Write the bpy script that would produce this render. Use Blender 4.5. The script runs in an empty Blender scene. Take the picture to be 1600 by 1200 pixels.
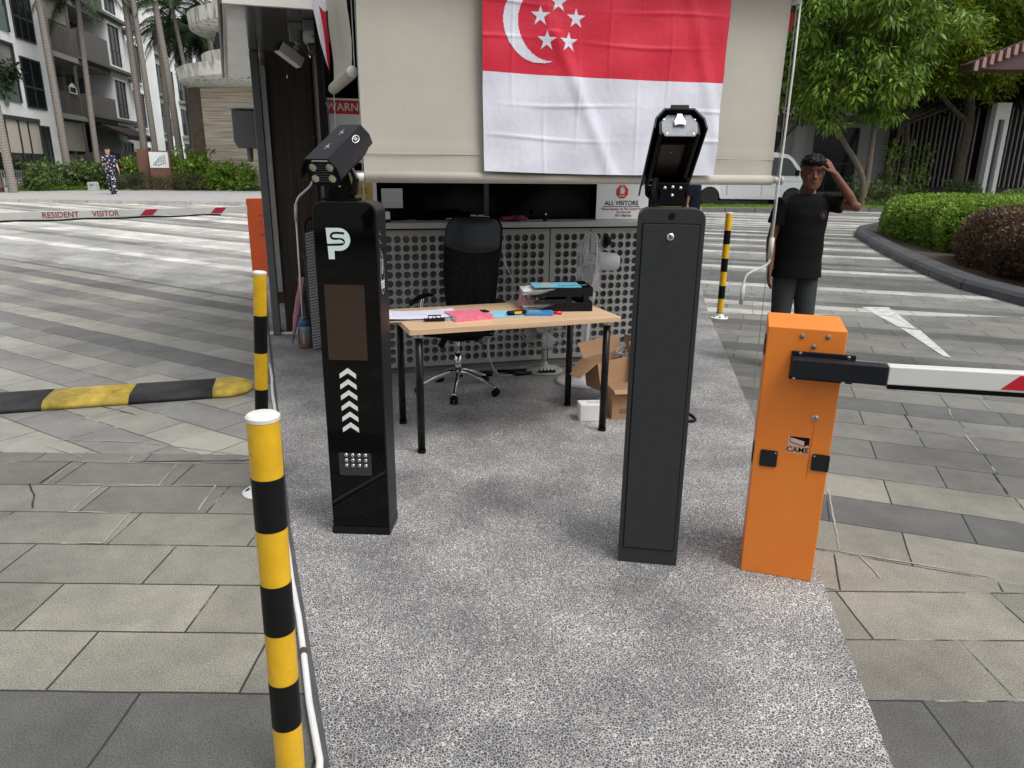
import bpy, bmesh, math, random
import numpy as np
from mathutils import Vector, Matrix
random.seed(7); rng = np.random.default_rng(7)
S = bpy.context.scene; COL = S.collection; R = math.radians; PI = math.pi
# ---------------------------------------------------------------- camera
cd = bpy.data.cameras.new('camera'); cam = bpy.data.objects.new('camera', cd); COL.objects.link(cam)
cd.sensor_width = 36; cd.lens = 1109/1600*36; cd.clip_start = .05; cd.clip_end = 2000
P_, R_ = R(16.6), R(-0.6)
fw = Vector((0, math.cos(P_), -math.sin(P_))); rt = Vector((1, 0, 0)); up = rt.cross(fw)
r2 = math.cos(R_)*rt - math.sin(R_)*up; u2 = math.sin(R_)*rt + math.cos(R_)*up
m = Matrix((r2, u2, -fw)).transposed().to_4x4(); m.translation = (0, 0, 1.6)
cam.matrix_world = m; S.camera = cam
# ---------------------------------------------------------------- sky, sun, exposure
SUN_EL, SUN_AZ = R(60), R(128)          # azimuth measured clockwise from +Y
w = bpy.data.worlds.new('World'); S.world = w; w.use_nodes = True
nt = w.node_tree; bg = nt.nodes['Background']
sky = nt.nodes.new('ShaderNodeTexSky'); sky.sky_type = 'NISHITA'; sky.sun_disc = False
sky.sun_elevation = SUN_EL; sky.sun_rotation = SUN_AZ; sky.air_density = 1; sky.dust_density = 4; sky.ozone_density = 1
hs = nt.nodes.new('ShaderNodeHueSaturation'); hs.inputs['Saturation'].default_value = .22
nt.links.new(sky.outputs[0], hs.inputs['Color']); nt.links.new(hs.outputs[0], bg.inputs[0])
bg.inputs[1].default_value = .15
sl = bpy.data.lights.new('sun', 'SUN'); sl.energy = 1.1; sl.angle = R(24); sl.color = (1, .97, .92)
so = bpy.data.objects.new('sun', sl); COL.objects.link(so)
sd = Vector((math.sin(SUN_AZ)*math.cos(SUN_EL), math.cos(SUN_AZ)*math.cos(SUN_EL), math.sin(SUN_EL)))
so.rotation_euler = sd.to_track_quat('Z', 'Y').to_euler()
S.view_settings.view_transform = 'Standard'; S.view_settings.look = 'None'
S.view_settings.exposure = 0.43; S.view_settings.gamma = 1
S.render.engine = 'CYCLES'
S.cycles.max_bounces = 6; S.cycles.transparent_max_bounces = 12

# ---------------------------------------------------------------- materials
MATS = {}
def M(name, col, rough=.6, metal=0, var=0, scale=6, bump=0, bscale=60, emit=0, spec=.5, coat=0, alpha=1, island=0, col2=None, trans=0, scuff=None):
    if name in MATS: return MATS[name]
    mt = bpy.data.materials.new(name); mt.use_nodes = True; MATS[name] = mt
    n = mt.node_tree.nodes; l = mt.node_tree.links; b = n['Principled BSDF']
    c = tuple(col)+(1,)
    b.inputs['Base Color'].default_value = c; b.inputs['Roughness'].default_value = rough
    b.inputs['Metallic'].default_value = metal; b.inputs['Specular IOR Level'].default_value = spec
    b.inputs['Coat Weight'].default_value = coat; b.inputs['Alpha'].default_value = alpha
    if trans: b.inputs['Transmission Weight'].default_value = trans
    if emit: b.inputs['Emission Color'].default_value = c; b.inputs['Emission Strength'].default_value = emit
    tc = n.new('ShaderNodeTexCoord')
    if var or col2:
        nz = n.new('ShaderNodeTexNoise'); nz.inputs['Scale'].default_value = scale; nz.inputs['Detail'].default_value = 6
        nz.inputs['Roughness'].default_value = .65
        l.new(tc.outputs['Object'], nz.inputs['Vector'])
        rp = n.new('ShaderNodeValToRGB'); rp.color_ramp.elements[0].position = .32; rp.color_ramp.elements[1].position = .68
        a2 = col2 if col2 else tuple(min(1, x*(1+var)) for x in col)
        a1 = col if col2 else tuple(x*(1-var) for x in col)
        rp.color_ramp.elements[0].color = tuple(a1)+(1,); rp.color_ramp.elements[1].color = tuple(a2)+(1,)
        l.new(nz.outputs[0], rp.inputs[0]); out = rp.outputs[0]
        if island:
            g = n.new('ShaderNodeNewGeometry'); h = n.new('ShaderNodeHueSaturation')
            mr = n.new('ShaderNodeMapRange'); mr.inputs[3].default_value = 1-island; mr.inputs[4].default_value = 1+island
            l.new(g.outputs['Random Per Island'], mr.inputs[0]); l.new(mr.outputs[0], h.inputs['Value'])
            m2 = n.new('ShaderNodeMapRange'); m2.inputs[3].default_value = .478; m2.inputs[4].default_value = .515
            l.new(g.outputs['Random Per Island'], m2.inputs[0]); l.new(m2.outputs[0], h.inputs['Hue'])
            l.new(out, h.inputs['Color']); out = h.outputs[0]
        if scuff:
            sc_, amt, sz = scuff
            sn = n.new('ShaderNodeTexNoise'); sn.inputs['Scale'].default_value = sz; sn.inputs['Detail'].default_value = 9; sn.inputs['Roughness'].default_value = .72; sn.inputs['Distortion'].default_value = .4
            l.new(tc.outputs['Object'], sn.inputs['Vector'])
            sm = n.new('ShaderNodeMapRange'); sm.inputs[1].default_value = 1-amt; sm.inputs[2].default_value = 1.07-amt; sm.inputs[4].default_value = .75; l.new(sn.outputs[0], sm.inputs[0])
            sx = n.new('ShaderNodeMix'); sx.data_type = 'RGBA'; l.new(sm.outputs[0], sx.inputs[0]); l.new(out, sx.inputs[6]); sx.inputs[7].default_value = (*sc_, 1); out = sx.outputs[2]
        l.new(out, b.inputs['Base Color'])
        rr = n.new('ShaderNodeMapRange'); rr.inputs[3].default_value = max(0.02, rough-.1); rr.inputs[4].default_value = min(1, rough+.1)
        l.new(nz.outputs[0], rr.inputs[0]); l.new(rr.outputs[0], b.inputs['Roughness'])
    if bump:
        nb = n.new('ShaderNodeTexNoise'); nb.inputs['Scale'].default_value = bscale; nb.inputs['Detail'].default_value = 5
        l.new(tc.outputs['Object'], nb.inputs['Vector'])
        bp = n.new('ShaderNodeBump'); bp.inputs['Strength'].default_value = bump; bp.inputs['Distance'].default_value = .01
        l.new(nb.outputs[0], bp.inputs['Height']); l.new(bp.outputs[0], b.inputs['Normal'])
    return mt

# ---------------------------------------------------------------- mesh collector
class MB:
    def __init__(s): s.v = []; s.f = []; s.mi = []; s.cm = 0; s.T = Matrix.Identity(4)
    def add(s, vs, fs):
        o = len(s.v); T = s.T
        s.v += [tuple(T @ Vector(p)) for p in vs]; s.f += [tuple(i+o for i in f) for f in fs]; s.mi += [s.cm]*len(fs)
        return s
    def box(s, x0, x1, y0, y1, z0, z1):
        v = [(x0,y0,z0),(x1,y0,z0),(x1,y1,z0),(x0,y1,z0),(x0,y0,z1),(x1,y0,z1),(x1,y1,z1),(x0,y1,z1)]
        return s.add(v, [(0,3,2,1),(4,5,6,7),(0,1,5,4),(1,2,6,5),(2,3,7,6),(3,0,4,7)])
    def tube(s, pts, rads, n=12, cap=True, sq=1, up=None):
        pts = [Vector(p) for p in pts]
        if not hasattr(rads, '__len__'): rads = [rads]*len(pts)
        vs = []; fs = []; pa = None
        for i, p in enumerate(pts):
            t = (pts[min(i+1, len(pts)-1)]-pts[max(i-1, 0)]).normalized()
            if pa is None:
                a = Vector(up) if up else (Vector((0,0,1)) if abs(t.z) < .9 else Vector((1,0,0)))
            else: a = pa
            a = (a - t*a.dot(t)).normalized(); pa = a; b = t.cross(a)
            for k in range(n):
                an = 2*PI*k/n; vs.append(p+a*(math.cos(an)*rads[i]*sq)+b*(math.sin(an)*rads[i]))
        for i in range(len(pts)-1):
            for k in range(n):
                fs.append((i*n+k, i*n+(k+1) % n, (i+1)*n+(k+1) % n, (i+1)*n+k))
        if cap: fs.append(tuple(reversed(range(n)))); fs.append(tuple((len(pts)-1)*n+k for k in range(n)))
        return s.add(vs, fs)
    def lathe(s, prof, n=24, c=(0,0,0)):
        vs = []; fs = []
        for r, z in prof:
            for k in range(n): vs.append((c[0]+r*math.cos(2*PI*k/n), c[1]+r*math.sin(2*PI*k/n), c[2]+z))
        for i in range(len(prof)-1):
            for k in range(n): fs.append((i*n+k, i*n+(k+1) % n, (i+1)*n+(k+1) % n, (i+1)*n+k))
        if prof[0][0] > 1e-6: fs.append(tuple(reversed(range(n))))
        if prof[-1][0] > 1e-6: fs.append(tuple((len(prof)-1)*n+k for k in range(n)))
        return s.add(vs, fs)
    def ball(s, c, r, n=16):
        rx, ry, rz = r if hasattr(r, '__len__') else (r, r, r)
        vs = []; fs = []; m_ = n//2
        for i in range(m_+1):
            th = PI*i/m_
            for k in range(n): vs.append((c[0]+rx*math.sin(th)*math.cos(2*PI*k/n), c[1]+ry*math.sin(th)*math.sin(2*PI*k/n), c[2]-rz*math.cos(th)))
        for i in range(m_):
            for k in range(n): fs.append((i*n+k, i*n+(k+1) % n, (i+1)*n+(k+1) % n, (i+1)*n+k))
        return s.add(vs, fs)
    def prism(s, poly, h0, h1, axis='z'):     # poly in 2D, extruded along axis
        n = len(poly)
        def q(p, h): return {'z': (p[0], p[1], h), 'y': (p[0], h, p[1]), 'x': (h, p[0], p[1])}[axis]
        vs = [q(p, h0) for p in poly]+[q(p, h1) for p in poly]
        fs = [tuple(reversed(range(n))), tuple(range(n, 2*n))]+[(i, (i+1) % n, n+(i+1) % n, n+i) for i in range(n)]
        return s.add(vs, fs)
    def loft(s, rings, cap=True):              # rings: list of lists of points, same count
        n = len(rings[0]); vs = [p for r in rings for p in r]; fs = []
        for i in range(len(rings)-1):
            for k in range(n): fs.append((i*n+k, i*n+(k+1) % n, (i+1)*n+(k+1) % n, (i+1)*n+k))
        if cap: fs.append(tuple(reversed(range(n)))); fs.append(tuple((len(rings)-1)*n+k for k in range(n)))
        return s.add(vs, fs)
    def mesh(s, name, mats, smooth=False, fix=True):
        me = bpy.data.meshes.new(name); me.from_pydata(s.v, [], s.f)
        for mm in (mats if isinstance(mats, (list, tuple)) else [mats]): me.materials.append(mm)
        if any(s.mi): me.polygons.foreach_set('material_index', s.mi)
        if fix and len(s.f) < 60000:
            bm = bmesh.new(); bm.from_mesh(me); bmesh.ops.recalc_face_normals(bm, faces=bm.faces); bm.to_mesh(me); bm.free()
        if smooth: me.polygons.foreach_set('use_smooth', [True]*len(me.polygons))
        me.update(); return me
    def build(s, name, mats, parent=None, bevel=0, smooth=False, seg=2, auto=None):
        o = bpy.data.objects.new(name, s.mesh(name, mats, smooth or bool(auto))); COL.objects.link(o)
        if parent: o.parent = parent
        if bevel:
            b = o.modifiers.new('bevel', 'BEVEL'); b.width = bevel; b.segments = seg; b.limit_method = 'ANGLE'; b.angle_limit = R(40)
            b.harden_normals = False
        if auto:
            try:
                me = o.data
                bm = bmesh.new(); bm.from_mesh(me)
                for e in bm.edges:
                    e.smooth = not (len(e.link_faces) == 2 and e.calc_face_angle(0) > R(auto))
                bm.to_mesh(me); bm.free()
            except Exception: pass
        return o
def rrect(x0, x1, y0, y1, r, n=5, corners=(1,1,1,1)):   # CCW from lower left
    out = []
    for (cx, cy, a0, on, px, py) in ((x0+r,y0+r,PI,corners[0],x0,y0),(x1-r,y0+r,1.5*PI,corners[1],x1,y0),(x1-r,y1-r,0,corners[2],x1,y1),(x0+r,y1-r,.5*PI,corners[3],x0,y1)):
        if not on: out.append((px, py)); continue
        for k in range(n+1): out.append((cx+r*math.cos(a0+k*PI/2/n), cy+r*math.sin(a0+k*PI/2/n)))
    return out
def ell(cx, cy, rx, ry, n=24, a0=0): return [(cx+rx*math.cos(a0+2*PI*k/n), cy+ry*math.sin(a0+2*PI*k/n)) for k in range(n)]
def tag(o, label=None, cat=None, group=None, kind=None):
    if label: o['label'] = label
    if cat: o['category'] = cat
    if group: o['group'] = group
    if kind: o['kind'] = kind
    return o
def thing(name, label, cat, loc=(0,0,0), rz=0, group=None):
    o = bpy.data.objects.new(name, None); COL.objects.link(o); o.location = loc; o.rotation_euler = (0, 0, rz)
    o.empty_display_size = .2
    return tag(o, label, cat, group)
def copy_tree(o, parent=None):
    c = o.copy(); COL.objects.link(c); c.parent = parent
    for ch in list(o.children): copy_tree(ch, c)
    return c
def text(name, body, size, mat, loc, rot, parent=None, ext=.0006, align='CENTER', bold=0, sx=1):
    cu = bpy.data.curves.new(name, 'FONT'); cu.body = body; cu.size = size; cu.extrude = ext; cu.align_x = align; cu.align_y = 'CENTER'
    cu.offset = bold
    t = bpy.data.objects.new(name, cu); COL.objects.link(t)
    dg = bpy.context.evaluated_depsgraph_get(); me = bpy.data.meshes.new_from_object(t.evaluated_get(dg))
    bpy.data.objects.remove(t); me.materials.clear(); me.materials.append(mat); me.name = name
    o = bpy.data.objects.new(name, me); COL.objects.link(o); o.location = loc; o.rotation_euler = rot; o.scale = (sx, 1, 1)
    if parent: o.parent = parent
    return o
def gz(y): return 0 if y < 9 else .0225*(y-9)
FRONT = (PI/2, 0, 0)     # text standing up, read from -Y

# common materials
BLK = M('black_plastic', (.007,.007,.008), .5, var=.3, scale=20, spec=.12)
BLKG = M('black_gloss_metal', (.008,.008,.010), .25, var=.2, scale=9, spec=.2)
DGREY = M('dark_grey_powder_coat', (.034,.036,.038), .55, spec=.25, var=.08, scale=40, bump=.15, bscale=900)
WHT = M('white_paint', (.72,.72,.70), .45, var=.06, scale=8)
WPL = M('white_plastic', (.7,.7,.68), .4, var=.05, scale=8)
CHR = M('chrome', (.75,.75,.76), .13, metal=1)
STEEL = M('steel', (.5,.5,.5), .35, metal=1, var=.1)
RED = M('red_print', (.55,.01,.03), .45)
PBLK = M('black_print', (.006,.006,.006), .7, spec=.15)
PWHT = M('white_print', (.75,.78,.76), .4)
PAPER = M('paper', (.72,.72,.74), .8, var=.03, scale=20)
# ================================================================ GROUND
def paving(name, ang, base, light, dark, grout, pl=.45, pd=.25, bw=.62, rh=.3, rough=.6, off=(0,0), mort=.0055, rows=None, i0=0):
    mt = bpy.data.materials.new(name); mt.use_nodes = True
    n = mt.node_tree.nodes; l = mt.node_tree.links; b = n['Principled BSDF']
    tc = n.new('ShaderNodeTexCoord'); mp = n.new('ShaderNodeMapping'); mp.vector_type = 'POINT'
    mp.inputs['Rotation'].default_value = (0, 0, ang); mp.inputs['Location'].default_value = (off[0], off[1], 0)
    l.new(tc.outputs['Object'], mp.inputs[0])
    # slight wobble of the joints
    wn = n.new('ShaderNodeTexNoise'); wn.inputs['Scale'].default_value = 1.7; l.new(mp.outputs[0], wn.inputs['Vector'])
    ws = n.new('ShaderNodeVectorMath'); ws.operation = 'SCALE'; ws.inputs['Scale'].default_value = .018; l.new(wn.outputs['Color'], ws.inputs[0])
    wa = n.new('ShaderNodeVectorMath'); wa.operation = 'ADD'; l.new(mp.outputs[0], wa.inputs[0]); l.new(ws.outputs[0], wa.inputs[1])
    def brick(c1, c2, mo, mort):
        br = n.new('ShaderNodeTexBrick'); br.offset = .5; br.inputs['Scale'].default_value = 1
        br.inputs['Brick Width'].default_value = bw; br.inputs['Row Height'].default_value = rh
        br.inputs['Mortar Size'].default_value = mort; br.inputs['Mortar Smooth'].default_value = .6
        br.inputs['Color1'].default_value = (*c1, 1); br.inputs['Color2'].default_value = (*c2, 1); br.inputs['Mortar'].default_value = (*mo, 1)
        l.new(wa.outputs[0], br.inputs['Vector']); return br
    br = brick((.84,)*3, (1.13,)*3, (1,)*3, mort)
    sp = n.new('ShaderNodeSeparateXYZ'); l.new(wa.outputs[0], sp.inputs[0])
    dv = n.new('ShaderNodeMath'); dv.operation = 'DIVIDE'; dv.inputs[1].default_value = rh; l.new(sp.outputs[1], dv.inputs[0])
    fl = n.new('ShaderNodeMath'); fl.operation = 'FLOOR'; l.new(dv.outputs[0], fl.inputs[0])
    wh = n.new('ShaderNodeTexWhiteNoise'); wh.noise_dimensions = '1D'; l.new(fl.outputs[0], wh.inputs['W'])
    rp = n.new('ShaderNodeValToRGB'); rp.color_ramp.interpolation = 'CONSTANT'; e = rp.color_ramp.elements
    e[0].position = 0; e[0].color = (*dark, 1); e[1].position = pd; e[1].color = (*base, 1)
    e2 = e.new(1-pl); e2.color = (*light, 1)
    l.new(wh.outputs[0], rp.inputs[0])
    if rows:
        cc = [dark, tuple((x+y)/2 for x, y in zip(base, dark)), base, light]
        mr_ = n.new('ShaderNodeMapRange'); mr_.inputs[1].default_value = i0-.5; mr_.inputs[2].default_value = i0-.5+len(rows); l.new(fl.outputs[0], mr_.inputs[0])
        r2n = n.new('ShaderNodeValToRGB'); r2n.color_ramp.interpolation = 'CONSTANT'; e = r2n.color_ramp.elements
        e[0].color = (*cc[rows[0]], 1); e[1].position = 1/len(rows); e[1].color = (*cc[rows[1]], 1)
        for k_ in range(2, len(rows)): q_ = e.new(k_/len(rows)); q_.color = (*cc[rows[k_]], 1)
        l.new(mr_.outputs[0], r2n.inputs[0]); rp = r2n
    mul = n.new('ShaderNodeMix'); mul.data_type = 'RGBA'; mul.blend_type = 'MULTIPLY'; mul.inputs[0].default_value = 1
    l.new(rp.outputs[0], mul.inputs[6]); l.new(br.outputs[0], mul.inputs[7])
    # granite speckle + big worn stains
    def nz(sc, lo, hi, p0, p1, src=None):
        a = n.new('ShaderNodeTexNoise'); a.inputs['Scale'].default_value = sc; a.inputs['Detail'].default_value = 7; a.inputs['Roughness'].default_value = .7
        l.new(tc.outputs['Object'], a.inputs['Vector'])
        r = n.new('ShaderNodeValToRGB'); r.color_ramp.elements[0].position = p0; r.color_ramp.elements[1].position = p1
        r.color_ramp.elements[0].color = (lo, lo, lo, 1); r.color_ramp.elements[1].color = (hi, hi, hi*.97, 1); l.new(a.outputs[0], r.inputs[0]); return r
    cur = mul.outputs[2]
    for r in (nz(190, .55, 1.45, .40, .60), nz(.9, .66, 1.16, .34, .60), nz(9, .88, 1.1, .3, .7)):
        m3 = n.new('ShaderNodeMix'); m3.data_type = 'RGBA'; m3.blend_type = 'MULTIPLY'; m3.inputs[0].default_value = 1
        l.new(cur, m3.inputs[6]); l.new(r.outputs[0], m3.inputs[7]); cur = m3.outputs[2]
    gm = n.new('ShaderNodeMix'); gm.data_type = 'RGBA'; l.new(br.outputs['Fac'], gm.inputs[0]); l.new(cur, gm.inputs[6])
    gn = nz(2.2, .5, 6.5, .55, .64)      # joints: mostly dark, some pale mortar
    g2 = n.new('ShaderNodeMix'); g2.data_type = 'RGBA'; g2.blend_type = 'MULTIPLY'; g2.inputs[0].default_value = 1
    g2.inputs[6].default_value = (*grout, 1); l.new(gn.outputs[0], g2.inputs[7]); l.new(g2.outputs[2], gm.inputs[7])
    l.new(gm.outputs[2], b.inputs['Base Color'])
    b.inputs['Roughness'].default_value = rough
    bp = n.new('ShaderNodeBump'); bp.inputs['Strength'].default_value = .5; bp.inputs['Distance'].default_value = .006
    iv = n.new('ShaderNodeMath'); iv.operation = 'MULTIPLY_ADD'; iv.inputs[1].default_value = -1; iv.inputs[2].default_value = 1; l.new(br.outputs['Fac'], iv.inputs[0])
    l.new(iv.outputs[0], bp.inputs['Height']); l.new(bp.outputs[0], b.inputs['Normal'])
    return mt
PV_NEAR = paving('granite_paving_near', 0, (.195,.188,.172), (.240,.230,.202), (.122,.121,.118), (.05,.048,.044), off=(.23,.254), rh=.307, rows=[3, 3, 3, 3, 3, 3, 0, 3, 3, 2, 2, 2, 1, 1, 1, 2], i0=0)
PV_LEFT = paving('granite_paving_left', R(31.4), (.205,.203,.20), (.29,.28,.26), (.13,.13,.133), (.07,.067,.063), pl=.35, pd=.30, off=(.1,.05), rough=.42)
PV_LFAR = paving('granite_paving_left_far', R(31.4), (.40,.40,.40), (.66,.65,.64), (.26,.26,.27), (.25,.24,.23), pl=.52, pd=.22, off=(.1,.05), rough=.35)  # striped granite again, with bright sky reflection put into the paler colours
PV_RIGHT = paving('granite_paving_right', R(19.6), (.185,.18,.17), (.235,.225,.20), (.102,.102,.103), (.045,.045,.044), off=(.2,.05), rh=.318, rows=[2, 2, 2, 2, 2, 2, 2, 2, 3, 3, 3, 0, 3, 2, 1, 2, 2, 0, 2, 1, 2, 2, 0, 2, 2, 1, 0, 2], i0=0)
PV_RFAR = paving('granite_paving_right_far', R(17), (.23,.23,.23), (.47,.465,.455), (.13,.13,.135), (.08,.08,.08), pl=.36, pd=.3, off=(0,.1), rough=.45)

def clipY(poly, y0, lo):     # keep y<=y0 (lo) or y>=y0
    out = []
    for i, p in enumerate(poly):
        q = poly[(i+1) % len(poly)]
        ip = (p[1] <= y0) == lo or p[1] == y0; iq = (q[1] <= y0) == lo or q[1] == y0
        if ip: out.append(p)
        if ip != iq:
            t = (y0-p[1])/(q[1]-p[1]); out.append((p[0]+t*(q[0]-p[0]), y0))
    return out
def sheet(name, poly, mat, dz=0, parent=None, kind='structure', thick=0):
    b = MB()
    for lo in (True, False):
        pl = clipY(poly, 9.0, lo)
        if len(pl) < 3: continue
        top = [(x, y, gz(y)+dz) for x, y in pl]; n_ = len(top)
        b.add(top, [tuple(range(n_))])
        if thick:
            bot = [(x, y, z-thick) for x, y, z in top]
            b.add(top+bot, [(i, (i+1) % n_, n_+(i+1) % n_, n_+i) for i in range(n_) if not (top[i][1] == 9.0 and top[(i+1) % n_][1] == 9.0)])
    o = b.build(name, mat, parent)
    me = o.data
    for p in me.polygons:
        pass
    if kind: o['kind'] = kind
    return o
def upface(o):
    bm = bmesh.new(); bm.from_mesh(o.data)
    for f in bm.faces:
        if f.normal.z < -.1: f.normal_flip()
    bm.to_mesh(o.data); bm.free()
ILx = [(-.02,-1.0),(-.498,1.593),(-1.014,2.947),(-1.626,4.683),(-2.712,7.76),(-4.3,12.4)]
IRx = [(.72,-1.0),(1.077,1.613),(1.257,2.471),(1.686,4.791),(2.269,8.02),(2.9,11.2),(2.8,12.4)]
GRND = M('concrete_ground', (.22,.22,.21), .8, var=.15, scale=2)
upface(sheet('ground', [(-300,-120),(300,-120),(300,500),(-300,500)], GRND, -.06))
upface(sheet('road_left_near', [(-14,-6),(-.3,-6)]+ILx[:3]+[(-1.33,3.86),(-14,3.86)], PV_NEAR))
upface(sheet('road_left', [(-60,3.86),(-1.33,3.86)]+ILx[3:5]+[(-3.2,9.0),(-60,43.6)], PV_LEFT, .0))
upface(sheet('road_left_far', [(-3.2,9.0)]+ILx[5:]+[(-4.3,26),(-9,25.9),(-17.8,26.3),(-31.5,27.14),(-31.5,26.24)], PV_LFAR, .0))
upface(sheet('road_right_near', [(.6,-6),(16,-6),(16,2.508),(1.265,2.508),(1.257,2.471),(1.077,1.613),(.72,-1)], PV_NEAR))
upface(sheet('road_right', [(1.265,2.508),(16,2.508),(16,8.4),(2.31,8.4),(2.269,8.02),(1.686,4.791)], PV_RIGHT))
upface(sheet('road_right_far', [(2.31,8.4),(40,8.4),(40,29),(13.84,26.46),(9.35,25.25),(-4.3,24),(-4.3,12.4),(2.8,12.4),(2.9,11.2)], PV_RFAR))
# pebble-dash island
mt = bpy.data.materials.new('pebble_wash'); mt.use_nodes = True
n = mt.node_tree.nodes; l = mt.node_tree.links; b = n['Principled BSDF']; tc = n.new('ShaderNodeTexCoord')
wn = n.new('ShaderNodeTexNoise'); wn.inputs['Scale'].default_value = 55; l.new(tc.outputs['Object'], wn.inputs['Vector'])
ws = n.new('ShaderNodeVectorMath'); ws.operation = 'SCALE'; ws.inputs['Scale'].default_value = .009; l.new(wn.outputs['Color'], ws.inputs[0])
wa = n.new('ShaderNodeVectorMath'); wa.operation = 'ADD'; l.new(tc.outputs['Object'], wa.inputs[0]); l.new(ws.outputs[0], wa.inputs[1])
vo = n.new('ShaderNodeTexVoronoi'); vo.feature = 'DISTANCE_TO_EDGE'; vo.inputs['Scale'].default_value = 114; l.new(wa.outputs[0], vo.inputs['Vector'])
vc = n.new('ShaderNodeTexVoronoi'); vc.feature = 'F1'; vc.inputs['Scale'].default_value = 114; l.new(wa.outputs[0], vc.inputs['Vector'])
big = n.new('ShaderNodeTexNoise'); big.inputs['Scale'].default_value = 1.3; big.inputs['Detail'].default_value = 7; big.inputs['Roughness'].default_value = .62; l.new(tc.outputs['Object'], big.inputs['Vector'])
th = n.new('ShaderNodeMapRange'); th.inputs[1].default_value = .35; th.inputs[2].default_value = .65; th.inputs[3].default_value = .045; th.inputs[4].default_value = .08; l.new(big.outputs[0], th.inputs[0])
lt = n.new('ShaderNodeMath'); lt.operation = 'SUBTRACT'; l.new(vo.outputs['Distance'], lt.inputs[0]); l.new(th.outputs[0], lt.inputs[1])
mr = n.new('ShaderNodeMapRange'); mr.inputs[1].default_value = -.03; mr.inputs[2].default_value = .04; l.new(lt.outputs[0], mr.inputs[0])
pc = n.new('ShaderNodeSeparateColor'); l.new(vc.outputs['Color'], pc.inputs[0])
pr = n.new('ShaderNodeValToRGB'); e = pr.color_ramp.elements; e[0].color = (.042,.044,.050,1); e[1].color = (.075,.078,.086,1); e[1].position = .8
e3 = e.new(.97); e3.color = (.20,.19,.18,1); l.new(pc.outputs[0], pr.inputs[0])
cr = n.new('ShaderNodeValToRGB'); cr.color_ramp.elements[0].color = (.50,.49,.47,1); cr.color_ramp.elements[1].color = (.68,.67,.64,1)
cr.color_ramp.elements[0].position = .35; cr.color_ramp.elements[1].position = .62; l.new(big.outputs[0], cr.inputs[0])
mx = n.new('ShaderNodeMix'); mx.data_type = 'RGBA'; l.new(mr.outputs[0], mx.inputs[0]); l.new(cr.outputs[0], mx.inputs[6]); l.new(pr.outputs[0], mx.inputs[7])
st = n.new('ShaderNodeTexNoise'); st.inputs['Scale'].default_value = 2.6; st.inputs['Detail'].default_value = 8; l.new(tc.outputs['Object'], st.inputs['Vector'])
sr = n.new('ShaderNodeValToRGB'); sr.color_ramp.elements[0].position = .36; sr.color_ramp.elements[1].position = .56
sr.color_ramp.elements[0].color = (.86,.855,.86,1); sr.color_ramp.elements[1].color = (1,1,1,1); l.new(st.outputs[0], sr.inputs[0])
mm = n.new('ShaderNodeMix'); mm.data_type = 'RGBA'; mm.blend_type = 'MULTIPLY'; mm.inputs[0].default_value = 1
l.new(mx.outputs[2], mm.inputs[6]); l.new(sr.outputs[0], mm.inputs[7]); l.new(mm.outputs[2], b.inputs['Base Color'])
bp = n.new('ShaderNodeBump'); bp.inputs['Strength'].default_value = .35; bp.inputs['Distance'].default_value = .003; l.new(mr.outputs[0], bp.inputs['Height']); l.new(bp.outputs[0], b.inputs['Normal'])
b.inputs['Roughness'].default_value = .6
PEB = mt
upface(sheet('traffic_island', ILx+IRx[::-1], PEB, .022, thick=.05))
# left edge of the island: dark kerb strip
b = MB()
for (a, c) in zip(ILx[:-1], ILx[1:]):
    if a[1] > 8: continue
    a = Vector((*a, 0)); c = Vector((*c, 0)); nn = Vector((-(c-a).y, (c-a).x, 0)).normalized()
    b.add([a+nn*.022, a, c, c+nn*.022]+[p+Vector((0,0,.024)) for p in (a+nn*.022, a, c, c+nn*.022)], [(4,5,6,7),(0,4,7,3),(3,2,6,7),(0,1,5,4)])
o = b.build('island_kerb', M('dark_kerb', (.07,.07,.075), .7, var=.3, scale=12)); o['kind'] = 'structure'
# white conduit lying along the island
b = MB(); pts = [(x-.028, y, .022) for x, y in [(-.22,.4)]+ILx[1:4]+[(-2.1,6.03)]]
pp = []
for i in range(len(pts)-1):
    for k in range(6):
        t = k/6; p = Vector(pts[i]).lerp(Vector(pts[i+1]), t); pp.append(p+Vector((.004*math.sin(i*9+k*1.9), 0, 0)))
b.tube(pp, .011, 10); t = thing('conduit_pipe', 'long white plastic conduit pipe running along the left edge of the pebbled island', 'pipe')
b.build('pipe', WPL, t, smooth=True)
b = MB(); 
for i in (3, 8, 14):
    b = MB(); b.tube([pp[i], pp[i].lerp(pp[i+1], .12)], .0135, 10); b.build('pipe_joint', M('brown_joint', (.08,.05,.04), .6), t)
b = MB(); b.tube([(-2.42,6.93,.035),(-1.88,6.98,.035)], .016, 10)
tag(b.build('floor_pipe', WPL, smooth=True), 'short white pipe on the floor in front of the brown timber wall', 'pipe')
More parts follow.
